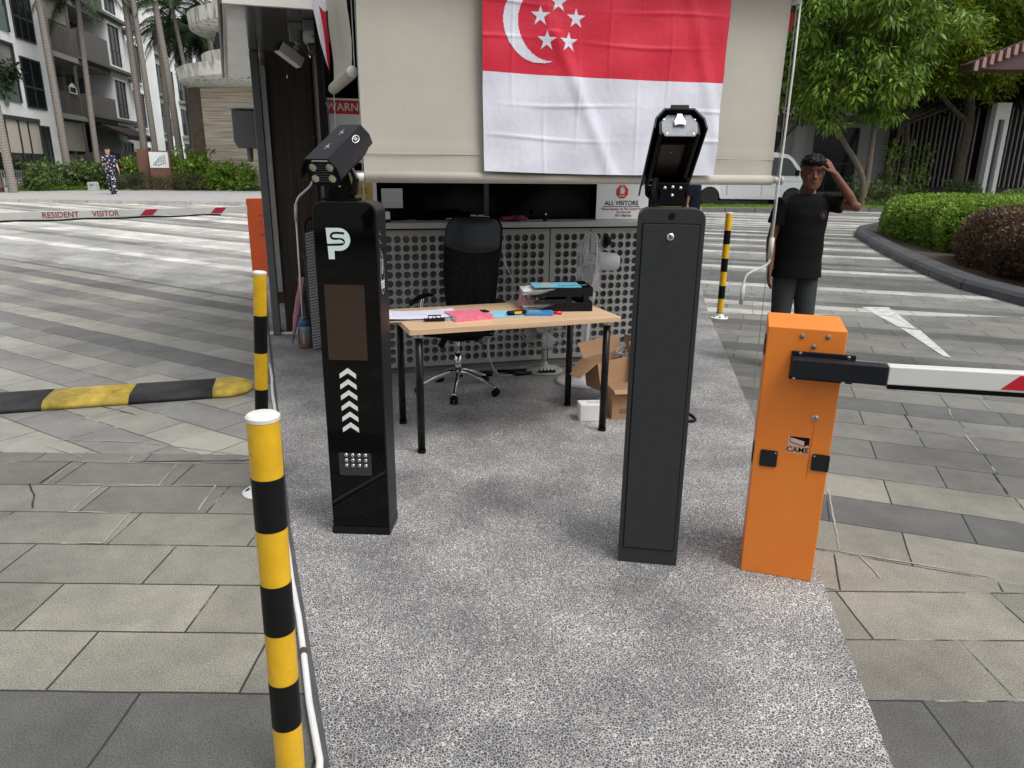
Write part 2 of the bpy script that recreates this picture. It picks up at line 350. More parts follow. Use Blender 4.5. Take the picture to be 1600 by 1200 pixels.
# left far kerb, footpath, lawn
KL = [(-60,28.9),(-17.8,26.3),(-9,25.9),(-4.3,26)]
FP = M('footpath_concrete', (.36,.36,.355), .7, var=.12, scale=3)
KERB = M('kerb_stone', (.40,.39,.36), .75, var=.15, scale=5)
b = MB()
for a, c in zip(KL[:-1], KL[1:]):
    n_ = max(1, int((Vector(c)-Vector(a)).length/1.2))
    for i in range(n_):
        p = Vector(a).lerp(Vector(c), (i+.01)/n_); q = Vector(a).lerp(Vector(c), (i+.99)/n_)
        b.add([(p.x,p.y,gz(p.y)-.05),(q.x,q.y,gz(q.y)-.05),(q.x,q.y+.35,gz(q.y)-.05),(p.x,p.y+.35,gz(p.y)-.05),
               (p.x,p.y,gz(p.y)+.12),(q.x,q.y,gz(q.y)+.12),(q.x,q.y+.35,gz(q.y)+.13),(p.x,p.y+.35,gz(p.y)+.13)], [(4,5,6,7),(0,1,5,4),(1,2,6,5),(3,0,4,7)])
o = b.build('kerb', KERB); o['kind'] = 'structure'
upface(sheet('footpath', [(-60,29.25),(-17.8,26.65),(-9,26.25),(-4.3,26.35),(-4.3,33.4),(-13,33.4),(-19,33.9),(-20.6,33.2),(-22,30.3),(-60,31)], FP, .125))
LAWN = M('lawn_soil', (.05,.075,.02), .9, var=.4, scale=3)
upface(sheet('lawn', [(-60,31),(-22,30.6),(-20.6,33.2),(-19,33.9),(-13,33.4),(-4.3,33.4),(-4.3,80),(-60,80)], LAWN, .11))
# right: narrow verge, inner road, lawn
b = MB(); KR = [(-4.3,24),(9.35,25.25),(13.84,26.46),(40,33.4)]
for a, c in zip(KR[:-1], KR[1:]):
    n_ = max(1, int((Vector(c)-Vector(a)).length/1.0))
    for i in range(n_):
        p = Vector(a).lerp(Vector(c), (i+.012)/n_); q = Vector(a).lerp(Vector(c), (i+.988)/n_)
        b.add([(p.x,p.y,gz(p.y)-.05),(q.x,q.y,gz(q.y)-.05),(q.x,q.y+.3,gz(q.y)-.05),(p.x,p.y+.3,gz(p.y)-.05),
               (p.x,p.y,gz(p.y)+.14),(q.x,q.y,gz(q.y)+.14),(q.x,q.y+.3,gz(q.y)+.14),(p.x,p.y+.3,gz(p.y)+.14)], [(4,5,6,7),(0,1,5,4),(1,2,6,5),(3,0,4,7)])
o = b.build('verge_kerb', M('dark_kerb_stone', (.13,.13,.13), .7, var=.2, scale=5)); o['kind'] = 'structure'
upface(sheet('verge', [(-4.3,24.3),(9.35,25.55),(13.84,26.76),(13.0,27.0),(10,26.6),(-4.3,25.6)], M('verge_grass', (.16,.2,.03), .9, var=.35, scale=4), .12))
upface(sheet('inner_road', [(-4.3,25.6),(10,26.6),(12.4,27.0),(12.4,31.5),(-4.3,31.5)], M('asphalt', (.06,.06,.06), .8, var=.2, scale=8), .03))
upface(sheet('garden_bed', [(12.4,26.35),(13.84,26.76),(60,38.5),(60,90),(-4.3,90),(-4.3,31.5),(12.4,31.5)], LAWN, .11))
# chevron paint on the right road
CHP = M('worn_road_paint', (.5,.5,.48), .7, var=.3, scale=9)
b = MB()
for poly in ([(4.44,8.95),(4.78,8.95),(4.42,7.62),(4.28,7.75)], [(4.27,7.68),(4.42,7.55),(4.05,6.35),(4.01,6.42)]):
    b.add([(x, y, gz(y)+.004) for x, y in poly], [tuple(range(len(poly)))])
o = b.build('road_marking', CHP); upface(o); o['kind'] = 'structure'
MORTAR = [[(-2.815, 3.972), (-2.476, 3.795)], [(-2.756, 4.059), (-2.499, 4.049), (-2.221, 4.034), (-2.18, 3.737)], [(-2.477, 3.704), (-2.456, 3.422)], [(-2.433, 3.72), (-1.891, 3.72), (-1.857, 3.428), (-2.456, 3.422)], [(-2.152, 3.408), (-2.137, 3.134)], [(-2.148, 3.408), (-1.558, 3.431), (-1.526, 3.137)], [(-2.146, 3.115), (-1.845, 3.104), (-1.813, 2.815), (-1.993, 2.811)], [(-1.511, 3.821), (-1.561, 3.769)], [(-2.195, 4.023), (-1.514, 3.831)], [(1.712, 3.536), (1.463, 2.813)], [(1.374, 2.845), (1.694, 2.731), (2.002, 2.615)], [(1.534, 2.782), (1.54, 2.601)], [(3.135, 4.839), (3.046, 4.643)], [(3.545, 5.156), (3.435, 4.849)], [(2.935, 4.315), (2.838, 4.027)]]
CRACKS = [[(-2.496, 3.729), (-2.485, 3.434)], [(-2.541, 3.428), (-2.43, 3.298), (-2.34, 3.147)], [(-2.168, 3.732), (-1.493, 3.771)], [(-2.863, 4.702), (-2.555, 4.544)], [(2.757, 4.714), (2.658, 4.441)], [(2.718, 3.698), (2.616, 3.415)]]
# pale mortar and dark cracks between the relaid slabs
def strips(name, mat, lines, w, z=.004):
    b = MB(); rs = random.Random(len(lines))
    for ln in lines:
        P = [Vector((x, y, 0)) for x, y in ln]
        for p, q in zip(P[:-1], P[1:]):
            d = (q-p); L = d.length; d.normalize(); nn = Vector((-d.y, d.x, 0)); k = max(2, int(L/.05)); A = []; Bq = []
            for i in range(k+1):
                c = p+d*(L*i/k)+nn*rs.uniform(-.003,.003); h = w*rs.uniform(.25, 1); A.append((c.x-nn.x*h, c.y-nn.y*h, z)); Bq.append((c.x+nn.x*h, c.y+nn.y*h, z))
            n0 = len(b.v); b.add(A+Bq, [(i, i+1, k+1+i+1, k+1+i) for i in range(k)])
    o = b.build(name, mat); upface(o); o['kind'] = 'structure'
PM = M('pale_mortar', (.34,.33,.30), .8, var=.25, scale=25); DC = M('dark_crack', (.02,.02,.02), .9)
strips('mortar_joint', PM, MORTAR, .0055)
strips('paving_crack', DC, CRACKS, .0055)
# speed hump
def hump():
    t = thing('speed_hump', 'black and yellow rubber speed hump with a rounded yellow end, lying across the left road', 'speed bump', (-2.1,5.18,0), R(0))
    A = Vector((-2.12,5.14,0)); B = Vector((-3.64,4.68,0)); d = (B-A).normalized(); pn = Vector((-d.y, d.x, 0))
    if pn.y < 0: pn = -pn
    segs = [(0,.27,'y'),(.275,.82,'k'),(.825,1.36,'y'),(1.365,1.98,'k'),(1.985,2.6,'y'),(2.605,3.2,'k')]
    YR = M('hump_yellow', (.40,.29,.045), .8, var=.4, scale=9); KR_ = M('hump_black', (.030,.030,.032), .7, var=.4, scale=12, spec=.3)
    for i, (s0, s1, c) in enumerate(segs):
        b = MB(); rings = []
        nn = 9 if i == 0 else 2
        for j in range(nn):
            f = j/(nn-1); s = s0+(s1-s0)*f
            wd = .205; h = .058
            if i == 0: q = math.sqrt(max(.02, 1-(1-min(1, f*1.6))**2)); wd *= q; h *= min(1, .35+.65*q)
            ring = []
            for k in range(13):
                a = k/12*PI; ring.append(A+d*(s-.15)+pn*(wd*math.cos(a))+Vector((0,0,.004+h*min(1, 1.25*math.sin(a)**.8 if math.sin(a) > 0 else 0))))
            rings.append([p-Vector((-2.1,5.18,0)) for p in ring])
        b.loft(rings)
        o = b.build('hump_segment', YR if c == 'y' else KR_, t, smooth=True)
        if i and c: 
            bb = MB()
            for q in (.18, .42) if i < 5 else (.2,):
                c0 = A+d*(s0-.15+q)-pn*.085-Vector((-2.1,5.18,0)); zc = .049
                bb.T = Matrix.Translation((c0.x, c0.y, zc)) @ Matrix.Rotation(math.atan2(-d.y, -d.x), 4, 'Z') @ Matrix.Rotation(R(24), 4, 'X')
                bb.prism([(-.035,-.045),(.035,-.045),(.015,.0),(-.015,.0)], -.02, .0025)
                bb.T = Matrix.Translation((c0.x-d.x*.07, c0.y-d.y*.07, .05)); bb.lathe([(.014,-.01),(.014,.004),(.008,.006)], 10)
            bb.build('bolt_recess', M('recess_black', (.01,.01,.01), .8), o)
hump()
# ================================================================ GUARDHOUSE (frame: x along the counter wall, y to the back)
GA = R(16.03); G0 = (-1.01, 5.511, 0)
def gw(x, y, z=0): return (G0[0]+x*math.cos(GA)-y*math.sin(GA), G0[1]+x*math.sin(GA)+y*math.cos(GA), z)
gh = thing('guardhouse', 'guard post with dark glass window above a grey perforated counter wall and glossy grey soffit', 'guardhouse', G0, GA)
PANEL = M('grey_perforated_panel', (.34,.34,.33), .55, var=.12, scale=3, bump=.1, bscale=300)
DARKIN = M('dark_interior', (.004,.004,.004), .9, spec=.1)
SOF = M('glossy_grey_soffit', (.20,.205,.205), .18, metal=.5, var=.15, scale=1.5)
ALU = M('aluminium_trim', (.42,.43,.44), .38, metal=.6, var=.1, scale=5)
CREAM = M('cream_fascia', (.66,.64,.60), .6, var=.08, scale=4)
def timber(name, c1, c2, sx=9):
    mt = bpy.data.materials.new(name); mt.use_nodes = True; n = mt.node_tree.nodes; l = mt.node_tree.links; b = n['Principled BSDF']
    tc = n.new('ShaderNodeTexCoord'); mp = n.new('ShaderNodeMapping'); mp.inputs['Scale'].default_value = (sx*3, sx*3, .8); l.new(tc.outputs['Object'], mp.inputs[0])
    nz = n.new('ShaderNodeTexNoise'); nz.inputs['Scale'].default_value = 1.5; nz.inputs['Detail'].default_value = 6; nz.inputs['Distortion'].default_value = .6; l.new(mp.outputs[0], nz.inputs['Vector'])
    rp = n.new('ShaderNodeValToRGB'); rp.color_ramp.elements[0].position = .3; rp.color_ramp.elements[1].position = .7
    rp.color_ramp.elements[0].color = (*c1, 1); rp.color_ramp.elements[1].color = (*c2, 1); l.new(nz.outputs[0], rp.inputs[0]); l.new(rp.outputs[0], b.inputs['Base Color'])
    b.inputs['Roughness'].default_value = .45; return mt
WOOD = timber('brown_timber_cladding', (.030,.019,.014), (.085,.056,.040))
# perforated counter wall
def perforated(x0, x1, z0, z1, cols, rows, pitch, r, mx, mz, seg=20, th=.03):
    b = MB(); gx = (x0+x1)/2-cols*pitch/2; gzz = z1-mz-rows*pitch
    vs = []; fs = []
    for i in range(cols):
        for j in range(rows):
            cx = gx+(i+.5)*pitch; cz = gzz+(j+.5)*pitch; o = len(vs); h = pitch/2
            for k in range(seg):
                a = 2*PI*k/seg+PI/seg; c, s_ = math.cos(a), math.sin(a); q = h/max(abs(c), abs(s_))
                vs.append((cx+c*q, 0, cz+s_*q))
            # snap nearest boundary points to the 4 corners
            for sx in (-1, 1):
                for sz in (-1, 1):
                    best = min(range(o, o+seg), key=lambda q_: (vs[q_][0]-cx-sx*h)**2+(vs[q_][2]-cz-sz*h)**2); vs[best] = (cx+sx*h, 0, cz+sz*h)
            for k in range(seg):
                a = 2*PI*k/seg+PI/seg; vs.append((cx+r*math.cos(a), 0, cz+r*math.sin(a)))
            for k in range(seg):
                a = 2*PI*k/seg+PI/seg; vs.append((cx+r*math.cos(a), th, cz+r*math.sin(a)))
            for k in range(seg):
                k2 = (k+1) % seg
                fs.append((o+k, o+k2, o+seg+k2, o+seg+k)); fs.append((o+seg+k, o+seg+k2, o+2*seg+k2, o+2*seg+k))
    b.add(vs, fs)
    X1 = gx+cols*pitch; Z1 = gzz+rows*pitch
    def q(a, c, d, e): b.add([(a,0,d),(c,0,d),(c,0,e),(a,0,e)], [(0,1,2,3)])
    q(x0, gx, z0, z1); q(X1, x1, z0, z1); q(gx, X1, z0, gzz); q(gx, X1, Z1, z1)
    b.add([(x0,0,z0),(x0,0,z1),(x0,th,z1),(x0,th,z0)], [(0,1,2,3)]); b.add([(x1,0,z0),(x1,0,z1),(x1,th,z1),(x1,th,z0)], [(0,1,2,3)])
    return b
for (x0, x1, cols) in ((-.36,1.356,24), (1.366,1.708,4), (1.718,2.46,10)):
    perforated(x0, x1, .075, 1.165, cols, 15, .0685, .0275, .05, .035).build('perforated_panel', PANEL, gh)
b = MB(); b.box(-.36,2.46,.036,.12,.02,1.16); b.build('counter_backing', M('backing_grey', (.20,.20,.195), .8, var=.2, scale=10), gh)
b = MB(); b.box(-.34,2.44,.03,.08,.02,.073); b.build('plinth', M('plinth_grey', (.16,.16,.16), .7, var=.2, scale=6), gh)
b = MB(); b.box(-.38,2.48,-.05,.30,1.18,1.222); b.build('counter_shelf', M('shelf_stone', (.42,.42,.41), .5, var=.1, scale=6), gh, bevel=.004)
# window: frame and glass
wf = MB(); GLS = M('dark_window_glass', (.002,.002,.002), .08, spec=.12)
for x in (-.38, .86, 2.40): wf.box(x, x+.04, .22, .27, 1.224, 2.70)
wf.box(-.338,.858,.222,.268,2.66,2.70); wf.box(.902,2.398,.222,.268,2.66,2.70)
w_ = wf.build('window_frame', M('blue_grey_frame', (.06,.075,.09), .4, metal=.4), gh)
for x0, x1 in ((-.338,.858), (.902,2.398)):
    b = MB(); b.box(x0, x1, .24, .25, 1.226, 2.656); b.build('glass', GLS, w_)
b = MB(); b.box(-.36,2.44,.34,.36,.13,2.69); b.box(-.36,2.44,1.78,1.80,.02,2.69); b.box(-.36,-.34,.27,1.8,.02,2.69); b.box(2.42,2.44,.27,1.8,.02,2.69); b.build('inner_wall', DARKIN, gh)
b = MB(); b.box(-.40,-.365,.0,1.8,.02,2.69); b.build('side_wall', M('dark_timber_side', (.010,.008,.007), .5, var=.2, spec=.2), gh)
# timber wall at the back left in upright boards
wt = MB(); xs = [-.80,-.63,-.42,-.402]
for i, (a, c) in enumerate(((-.805,-.62),(-.617,-.405))):
    for z0, z1 in ((.02,.78),(.783,1.9),(1.903,2.61)) if i else ((.02,1.2),(1.203,2.61)): wt.box(a, c-.003, 1.80, 1.84, z0, z1)
wt.build('timber_wall', WOOD, gh, bevel=.0015)
# aluminium edge column and soffit
b = MB(); b.box(-.93,-.86,1.70,1.96,.02,2.612); b.build('column', M('column_grey', (.17,.175,.18), .35, metal=.5, var=.1), gh, bevel=.004)
b = MB(); b.box(-.856,-.806,1.72,1.798,.45,2.50); b.build('column_trim', ALU, gh, bevel=.003)
b = MB(); b.prism([(-.93,-.33),(-.26,-.33),(-.26,1.9),(-.42,1.9),(-.42,3.6),(-1.28,3.72)], 2.62, 2.66); b.build('soffit', SOF, gh)
b = MB(); b.prism([(-.955,-.37),(-.265,-.37),(-.265,-.335),(-.935,-.335),(-1.285,3.75),(-1.31,3.75)], 2.59, 3.0); b.build('fascia', CREAM, gh)
b = MB()
for y0 in (.2,.26): b.tube([(-.968-.095*y0*0, -.36, 2.6), (-1.33, 3.7, 2.6)] if y0 < .25 else [(-.968,-.34,2.70),(-1.33,3.72,2.70)], .014, 8)
b.build('edge_trim', M('dark_edge_trim', (.08,.075,.07), .5), gh)
b = MB(); b.box(-.255,2.75,-1.62,4.2,2.74,2.95); b.box(-.255,2.75,-.30,-.26,2.69,2.738)
b.build('roof', M('dark_roof', (.03,.028,.027), .7, var=.3), gh)
b = MB(); b.box(2.44,2.56,1.6,1.9,.02,2.74); b.build('rear_post', M('column_grey', (.17,.175,.18), .35), gh)
b = MB(); b.box(-.93,2.45,3.55,3.58,.02,2.60); b.box(-.41,-.36,1.83,3.5,.02,2.6); b.build('rear_wall', WOOD, gh)

# corrugated board leaning by the side wall
b = MB(); rings = []
t = thing('corrugated_board', 'narrow grey corrugated board standing upright between the dark umbrella and the black kiosk', 'board', gw(-.56,.98,.022), GA)
n_ = 40; fr = []; bk = []
for i in range(n_+1):
    z = 1.05*i/n_
    for q in (0, .5):
        if i == n_ and q: break
        zz = z+q*1.05/n_; y = (.0 if q else .008); fr.append((0, y, zz)); 
vs = [(x, y-.0*x, z+.25*x) for (_, y, z) in fr for x in (0, .16)]; fs = [(2*i, 2*i+1, 2*i+3, 2*i+2) for i in range(len(fr)-1)]
b.add(vs, fs); b.add([(x, y+.004, z) for x, y, z in vs], fs)
b.build('board', M('grey_corrugated', (.24,.245,.24), .5, var=.15), t)

# signs on the window
def sign_board(label, x0, x1, z0, z1, mat, y=.21, name='notice', cat='sign', th=.004):
    t = thing(name, label, cat, gw((x0+x1)/2, y, z0), GA)
    b = MB(); b.box(-(x1-x0)/2, (x1-x0)/2, 0, th, 0, z1-z0); b.build('board', mat, t); return t
WS = M('sign_white', (.80,.81,.82), .5)
t = sign_board('red and white warning sign on the dark window, half hidden by the beige blind', -.335, .03, 1.66, 2.115, WS, name='warning_sign')
b = MB(); b.box(-.17,.17,-.002,0,.345,.44); b.build('red_band', M('sign_red', (.60,.02,.03), .5), t)
text('lettering', 'WARNING', .078, PWHT, (-.005,-.003,.392), FRONT, t, bold=.0008)
b = MB(); b.prism([(-.10,.11),(.17,.11),(.17,.27)], -.0015, 0, 'y'); b.box(-.178,-.174,-.0015,0,.0,.445); b.build('dark_wedge', PBLK, t)
text('lettering', 'UNDER STRICT\nSURVEILLANCE', .035, PBLK, (.03,-.002,.05), FRONT, t)
t = sign_board('yellow poster in a white border on the dark window left of the grid notice', -.27, .0, 1.355, 1.60, WS, name='poster')
b = MB(); b.box(-.125,.105,-.002,0,.02,.225); b.build('yellow_field', M('poster_yellow', (.55,.42,.13), .6, var=.08), t)
text('lettering', 'Please do not feed stray cats or\nleave bags at the counter. Keep\nthe driveway clear at all times.\nThank you for your cooperation.', .0125, PBLK, (-.01,-.003,.10), FRONT, t)
b = MB(); b.prism(ell(.06,.195,.026,.009,12), -.004, -.002, 'y'); b.prism(ell(.085,.2,.009,.008,10), -.004, -.002, 'y'); b.build('animal_mark', PBLK, t)
# printed grid notice
t = sign_board('small white printed table taped to the dark window above the counter', .035, .20, 1.322, 1.470, PAPER, name='paper_notice', cat='notice')
b = MB()
for i in range(13): b.box(-.078,.078,-.0008,0,.006+i*.0112,.0068+i*.0112)
for i in range(11): b.box(-.078+i*.0156,-.0773+i*.0156,-.0009,0,.006,.141)
b.build('printed_grid', M('grey_print', (.2,.2,.22), .7), t)
# all visitors sign
t = sign_board('white ALL VISITORS sign with red stop octagon standing on the counter near the pillar', 1.82, 2.30, 1.226, 1.72, WS, y=.16, name='visitor_sign')
b = MB(); b.prism(ell(-.01,.225,.058,.058,8,PI/8), -.002, 0, 'y'); b.build('stop_octagon', M('sign_red', (.6,.02,.03), .5), t)
b = MB(); b.box(-.028,.008,-.004,-.002,.21,.245)
for k in range(4): b.box(-.028+k*.0095,-.0205+k*.0095,-.004,-.002,.245,.262+(.006 if k in (1,2) else 0))
b.prism([(.008,.215),(.02,.24),(.015,.245),(.004,.23)], -.004, -.002, 'y'); b.build('hand_mark', PWHT, t)
text('lettering', 'STOP', .022, PWHT, (-.01,-.004,.192), FRONT, t, bold=.0004)
text('lettering', 'ALL VISITORS', .052, PBLK, (-.01,-.002,.132), FRONT, t, bold=.0004)
b = MB(); b.box(-.18,.16,-.002,0,.103,.107); b.build('underline', PBLK, t)
text('lettering', 'Please Register At The Guard House\nOn The Left\nNo Tailgating', .027, M('dark_red_print', (.30,.03,.04), .6), (.01,-.002,.058), FRONT, t)
# things on the counter
t = thing('desk_calendar', 'small white and black desk calendar on the left end of the counter shelf', 'calendar', gw(.03,.06,1.223), GA)
b = MB(); b.prism([(-.02,0),(.02,0),(0,.075)], -.05, .05, 'x'); b.build('stand', BLK, t)
b = MB(); b.T = Matrix.Rotation(R(-14.5), 4, 'X'); b.box(-.048,.048,-.0225,-.0205,.018,.075); b.build('page', PAPER, t)
b = MB(); b.tube([(-.03,0,.078),(-.03,.004,.086),(-.03,.01,.078)], .002, 6); b.tube([(.03,0,.078),(.03,.004,.086),(.03,.01,.078)], .002, 6); b.build('ring', CHR, t)
b = MB()
for i in range(14):
    a = random.uniform(0, 6); b.add([(math.cos(a)*.02+i*.011-.08, math.sin(a)*.012, .002+.001*i), (math.cos(a)*.02+i*.011-.05, .02, .006+.001*i), (i*.011-.06, -.02, .012)], [(0,1,2)])
o = b.build('leaf_litter', M('yellow_green_leaf', (.35,.42,.08), .6, var=.3)); o.location = gw(.18,.05,1.224); o.rotation_euler.z = GA
tag(o, 'yellow green scraps lying on the counter shelf beside the small calendar', 'scraps')
b = MB()
for i in range(24):
    b.ball((random.uniform(-.13,.13)*.9, random.uniform(-.03,.03), .016+random.uniform(-.004,.016)), (random.uniform(.02,.045), .03, random.uniform(.010,.02)), 8)
o = b.build('folded_cloth', M('dark_red_cloth', (.20,.025,.05), .8, var=.3, scale=30)); o.location = gw(1.075,.05,1.224); o.rotation_euler.z = GA
tag(o, 'crumpled dark red cloth lying on the counter shelf', 'cloth')
t = thing('small_webcam', 'tiny black and white device standing on the counter right of the red cloth', 'device', gw(1.33,.05,1.223), GA)
b = MB(); b.lathe([(.022,0),(.022,.006),(.008,.012),(.008,.04)], 14); b.ball((0,0,.055), .02, 12); b.build('stand', BLK, t)
b = MB(); b.tube([(0,-.019,.055),(0,-.024,.055)], .008, 10); b.build('lens_ring', PWHT, t)
t = thing('power_strip', 'white power strip on the counter edge above the office chair with cables hanging down', 'power strip', gw(.68,.0,1.223), GA)
b = MB(); b.box(-.14,.16,-.02,.02,0,.03); b.build('strip', WPL, t, bevel=.004)
b = MB(); b.box(.02,.06,-.018,.014,.03,.055); b.box(.08,.115,-.018,.014,.03,.055); b.build('plug', WPL, t, bevel=.003)
WC = M('white_cable', (.62,.62,.6), .5)
def spline(pts, n=8):
    P = [Vector(p) for p in pts]; P = [P[0]]+P+[P[-1]]; out = []
    for i in range(1, len(P)-2):
        for k in range(n):
            t = k/n; out.append(.5*((2*P[i])+(-P[i-1]+P[i+1])*t+(2*P[i-1]-5*P[i]+4*P[i+1]-P[i+2])*t*t+(-P[i-1]+3*P[i]-3*P[i+1]+P[i+2])*t**3))
    out.append(P[-2]); return out
b = MB(); b.tube(spline([gw(.60,-.01,1.25),gw(.72,-.05,1.27),gw(.86,-.07,1.25),gw(.93,-.075,1.1),gw(.96,-.08,.9),gw(1.04,-.10,.7),gw(.93,-.09,.5),gw(.82,-.09,.25),gw(.86,-.2,.04),gw(1.0,-.26,.03),gw(1.22,-.2,.03)]), .0032, 8)
tag(b.build('power_cable', WC, smooth=True), 'thin white cable drooping from the power strip down the perforated wall to the floor fan', 'cable')
b = MB(); b.tube(spline([gw(.5,-.02,1.25),gw(.74,-.06,1.262),gw(.9,-.066,1.2),gw(.945,-.07,1.0),gw(1.0,-.08,.84),gw(1.12,-.25,.80)]), .003, 8)
tag(b.build('power_cable', WC, smooth=True), 'thin white cable running from the counter power strip to the paper trays on the table', 'cable')

# ceiling cameras under the soffit
LG = M('camera_light_grey', (.42,.42,.42), .4, var=.05); MG = M('camera_mid_grey', (.20,.20,.21), .5)
t = thing('dome_camera', 'round dome security camera with dark lens bubble hanging under the glossy soffit', 'camera', (-1.44,5.62,2.618), GA)
b = MB(); b.box(-.09,.10,-.09,.09,-.06,0); b.build('mount', MG, t, bevel=.006)
b = MB(); b.lathe([(.0,-.061),(.088,-.061),(.092,-.075),(.092,-.125),(.08,-.145),(.0,-.146)], 28); b.build('collar', LG, t, smooth=True)
b = MB(); b.lathe([(.068,-.146),(.066,-.165),(.052,-.195),(.028,-.213),(.0,-.218)], 24); b.build('dome', M('camera_bubble', (.01,.01,.01), .05), t, smooth=True)
b = MB(); b.box(-.03,.03,-.0955,-.0915,-.112,-.105); b.build('print', PBLK, t)
t = thing('bullet_camera', 'white box security camera on a bracket pointing down left beside the dome camera', 'camera', (-1.60,5.66,2.618), GA)
b = MB(); b.box(-.05,.05,-.05,.05,-.05,0); b.tube([(0,0,-.05),(0,0,-.12)], .045, 14); b.build('mount', MG, t, bevel=.004)
b = MB(); b.tube([(0,0,-.12),(.02,-.02,-.145),(0,-.04,-.17)], .013, 10); b.ball((0,-.04,-.172), .02, 10); b.build('bracket', LG, t)
b = MB(); b.T = Matrix.Translation((-.045,-.06,-.225)) @ Matrix.Rotation(R(28), 4, 'Z') @ Matrix.Rotation(R(30), 4, 'Y'); b.box(-.10,.09,-.038,.038,-.038,.038); b.build('housing', M('camera_white', (.6,.6,.6), .4), t, bevel=.005)
b = MB(); b.T = Matrix.Translation((-.045,-.06,-.225)) @ Matrix.Rotation(R(28), 4, 'Z') @ Matrix.Rotation(R(30), 4, 'Y'); b.box(-.114,-.101,-.036,.036,-.036,.036); b.build('lens_face', BLK, t)
# grey control box fixed left of the column
t = thing('junction_box', 'grey weatherproof box with a white lid fixed to the left of the grey column', 'box', (-2.60,7.33,1.80), GA)
b = MB(); b.prism([(-.13,.06),(-.10,0),(.14,0),(.14,.34),(-.13,.34)], -.10, .12, 'y'); b.build('case', M('box_grey', (.15,.155,.155), .5, var=.05), t, bevel=.004)
b = MB(); b.T = Matrix.Rotation(R(-6), 4, 'X'); b.box(-.155,.16,-.16,.13,.345,.36); b.build('lid', WHT, t, bevel=.004)
b = MB(); b.tube([(0,0,-.09),(0,0,0)], .03, 12); b.ball((0,-.02,-.1), .03, 10); b.build('sensor', MG, t)

# ---------------------------------------------------------------- blinds
def fabric_mat(name, c):
    mt = M(name, c, .8, var=.05, scale=3)
    n = mt.node_tree.nodes; l = mt.node_tree.links; b = n['Principled BSDF']; tc = n.new('ShaderNodeTexCoord')
    outs = []
    for sc in ((260,1,6), (6,1,260)):
        mp = n.new('ShaderNodeMapping'); mp.inputs['Scale'].default_value = sc; l.new(tc.outputs['Object'], mp.inputs[0])
        z = n.new('ShaderNodeTexNoise'); z.inputs['Scale'].default_value = 1; z.inputs['Detail'].default_value = 3; l.new(mp.outputs[0], z.inputs['Vector']); outs.append(z.outputs[0])
    ad = n.new('ShaderNodeMath'); ad.operation = 'ADD'; l.new(outs[0], ad.inputs[0]); l.new(outs[1], ad.inputs[1])
    mr = n.new('ShaderNodeMapRange'); mr.inputs[1].default_value = .7; mr.inputs[2].default_value = 1.3; mr.inputs[3].default_value = .95; mr.inputs[4].default_value = 1.05; l.new(ad.outputs[0], mr.inputs[0])
    src = b.inputs['Base Color'].links[0].from_socket
    mx = n.new('ShaderNodeMix'); mx.data_type = 'RGBA'; mx.blend_type = 'MULTIPLY'; mx.inputs[0].default_value = 1; l.new(src, mx.inputs[6]); l.new(mr.outputs[0], mx.inputs[7]); l.new(mx.outputs[2], b.inputs['Base Color'])
    bp = n.new('ShaderNodeBump'); bp.inputs['Strength'].default_value = .1; bp.inputs['Distance'].default_value = .002; l.new(ad.outputs[0], bp.inputs['Height']); l.new(bp.outputs[0], b.inputs['Normal'])
    return mt
FAB = fabric_mat('beige_blind_fabric', (.48,.45,.39))
bl = thing('roller_blind', 'wide beige outdoor roller blind pulled halfway down behind the draped flag', 'blind', gw(-.22,-1.455,1.55), GA)
nx, nz_ = 60, 30; W, Hh = 2.575, 1.07; vs = []; fs = []
for j in range(nz_+1):
    for i in range(nx+1):
        x = W*i/nx; z = Hh*j/nz_
        y = .006*math.sin(x*2.1+.6)*math.sin(z*2.5)+.003*math.sin(x*7+z*5)
        if j == 4: y -= .004
        xx = x-.006*math.sin(z*3) if i == 0 else (x+.008*z-.004 if i == nx else x)
        vs.append((xx, y, z+.02))
for j in range(nz_):
    for i in range(nx): fs.append((j*(nx+1)+i, j*(nx+1)+i+1, (j+1)*(nx+1)+i+1, (j+1)*(nx+1)+i))
b = MB(); b.add(vs, fs); b.add([(x, y+.003, z) for x, y, z in vs], fs); b.build('fabric', FAB, bl, smooth=True)
b = MB(); b.add([(0,-.006,.142),(W,-.006,.142),(W,-.006,.150),(0,-.006,.150)], [(0,1,2,3)]); b.build('seam', M('seam_fabric', (.52,.49,.43), .8), bl)
b = MB(); b.tube([(.0,0,.018),(W,0,.018)], .030, 20, sq=1); b.build('bottom_bar', FAB, bl, smooth=True)
b = MB(); b.tube([(-.045,0,.018),(-.002,0,.018)], .022, 16); b.ball((-.05,0,.018), .02, 12)
o = b.build('end_cap', WPL, bl, smooth=True); b = MB(); b.tube([(W+.002,0,.018),(W+.06,0,.018)], .02, 14); b.tube([(W+.06,0,.018),(W+.075,0,.018)], .03, 14); b.build('end_cap', M('grey_cap', (.4,.4,.39), .5), bl, smooth=True)
b = MB(); b.tube([(-.02,.045,1.1),(W+.02,.045,1.1)], .045, 20); b.build('roller_tube', FAB, bl, smooth=True)
b = MB()
b.lathe([(.0,0),(.05,.0),(.055,.02),(.05,.05),(.03,.06),(.0,.06)], 18)
b.v = [(W+.03+z, .045+x, 1.1+y) for x, y, z in b.v]; b.build('gear_box', WPL, bl, smooth=True)
b = MB(); b.box(W+.02,W+.07,.0,.08,1.14,1.2); b.box(-.07,-.02,.0,.08,1.14,1.2); b.build('bracket', M('bracket_brown', (.12,.06,.04), .6), bl)
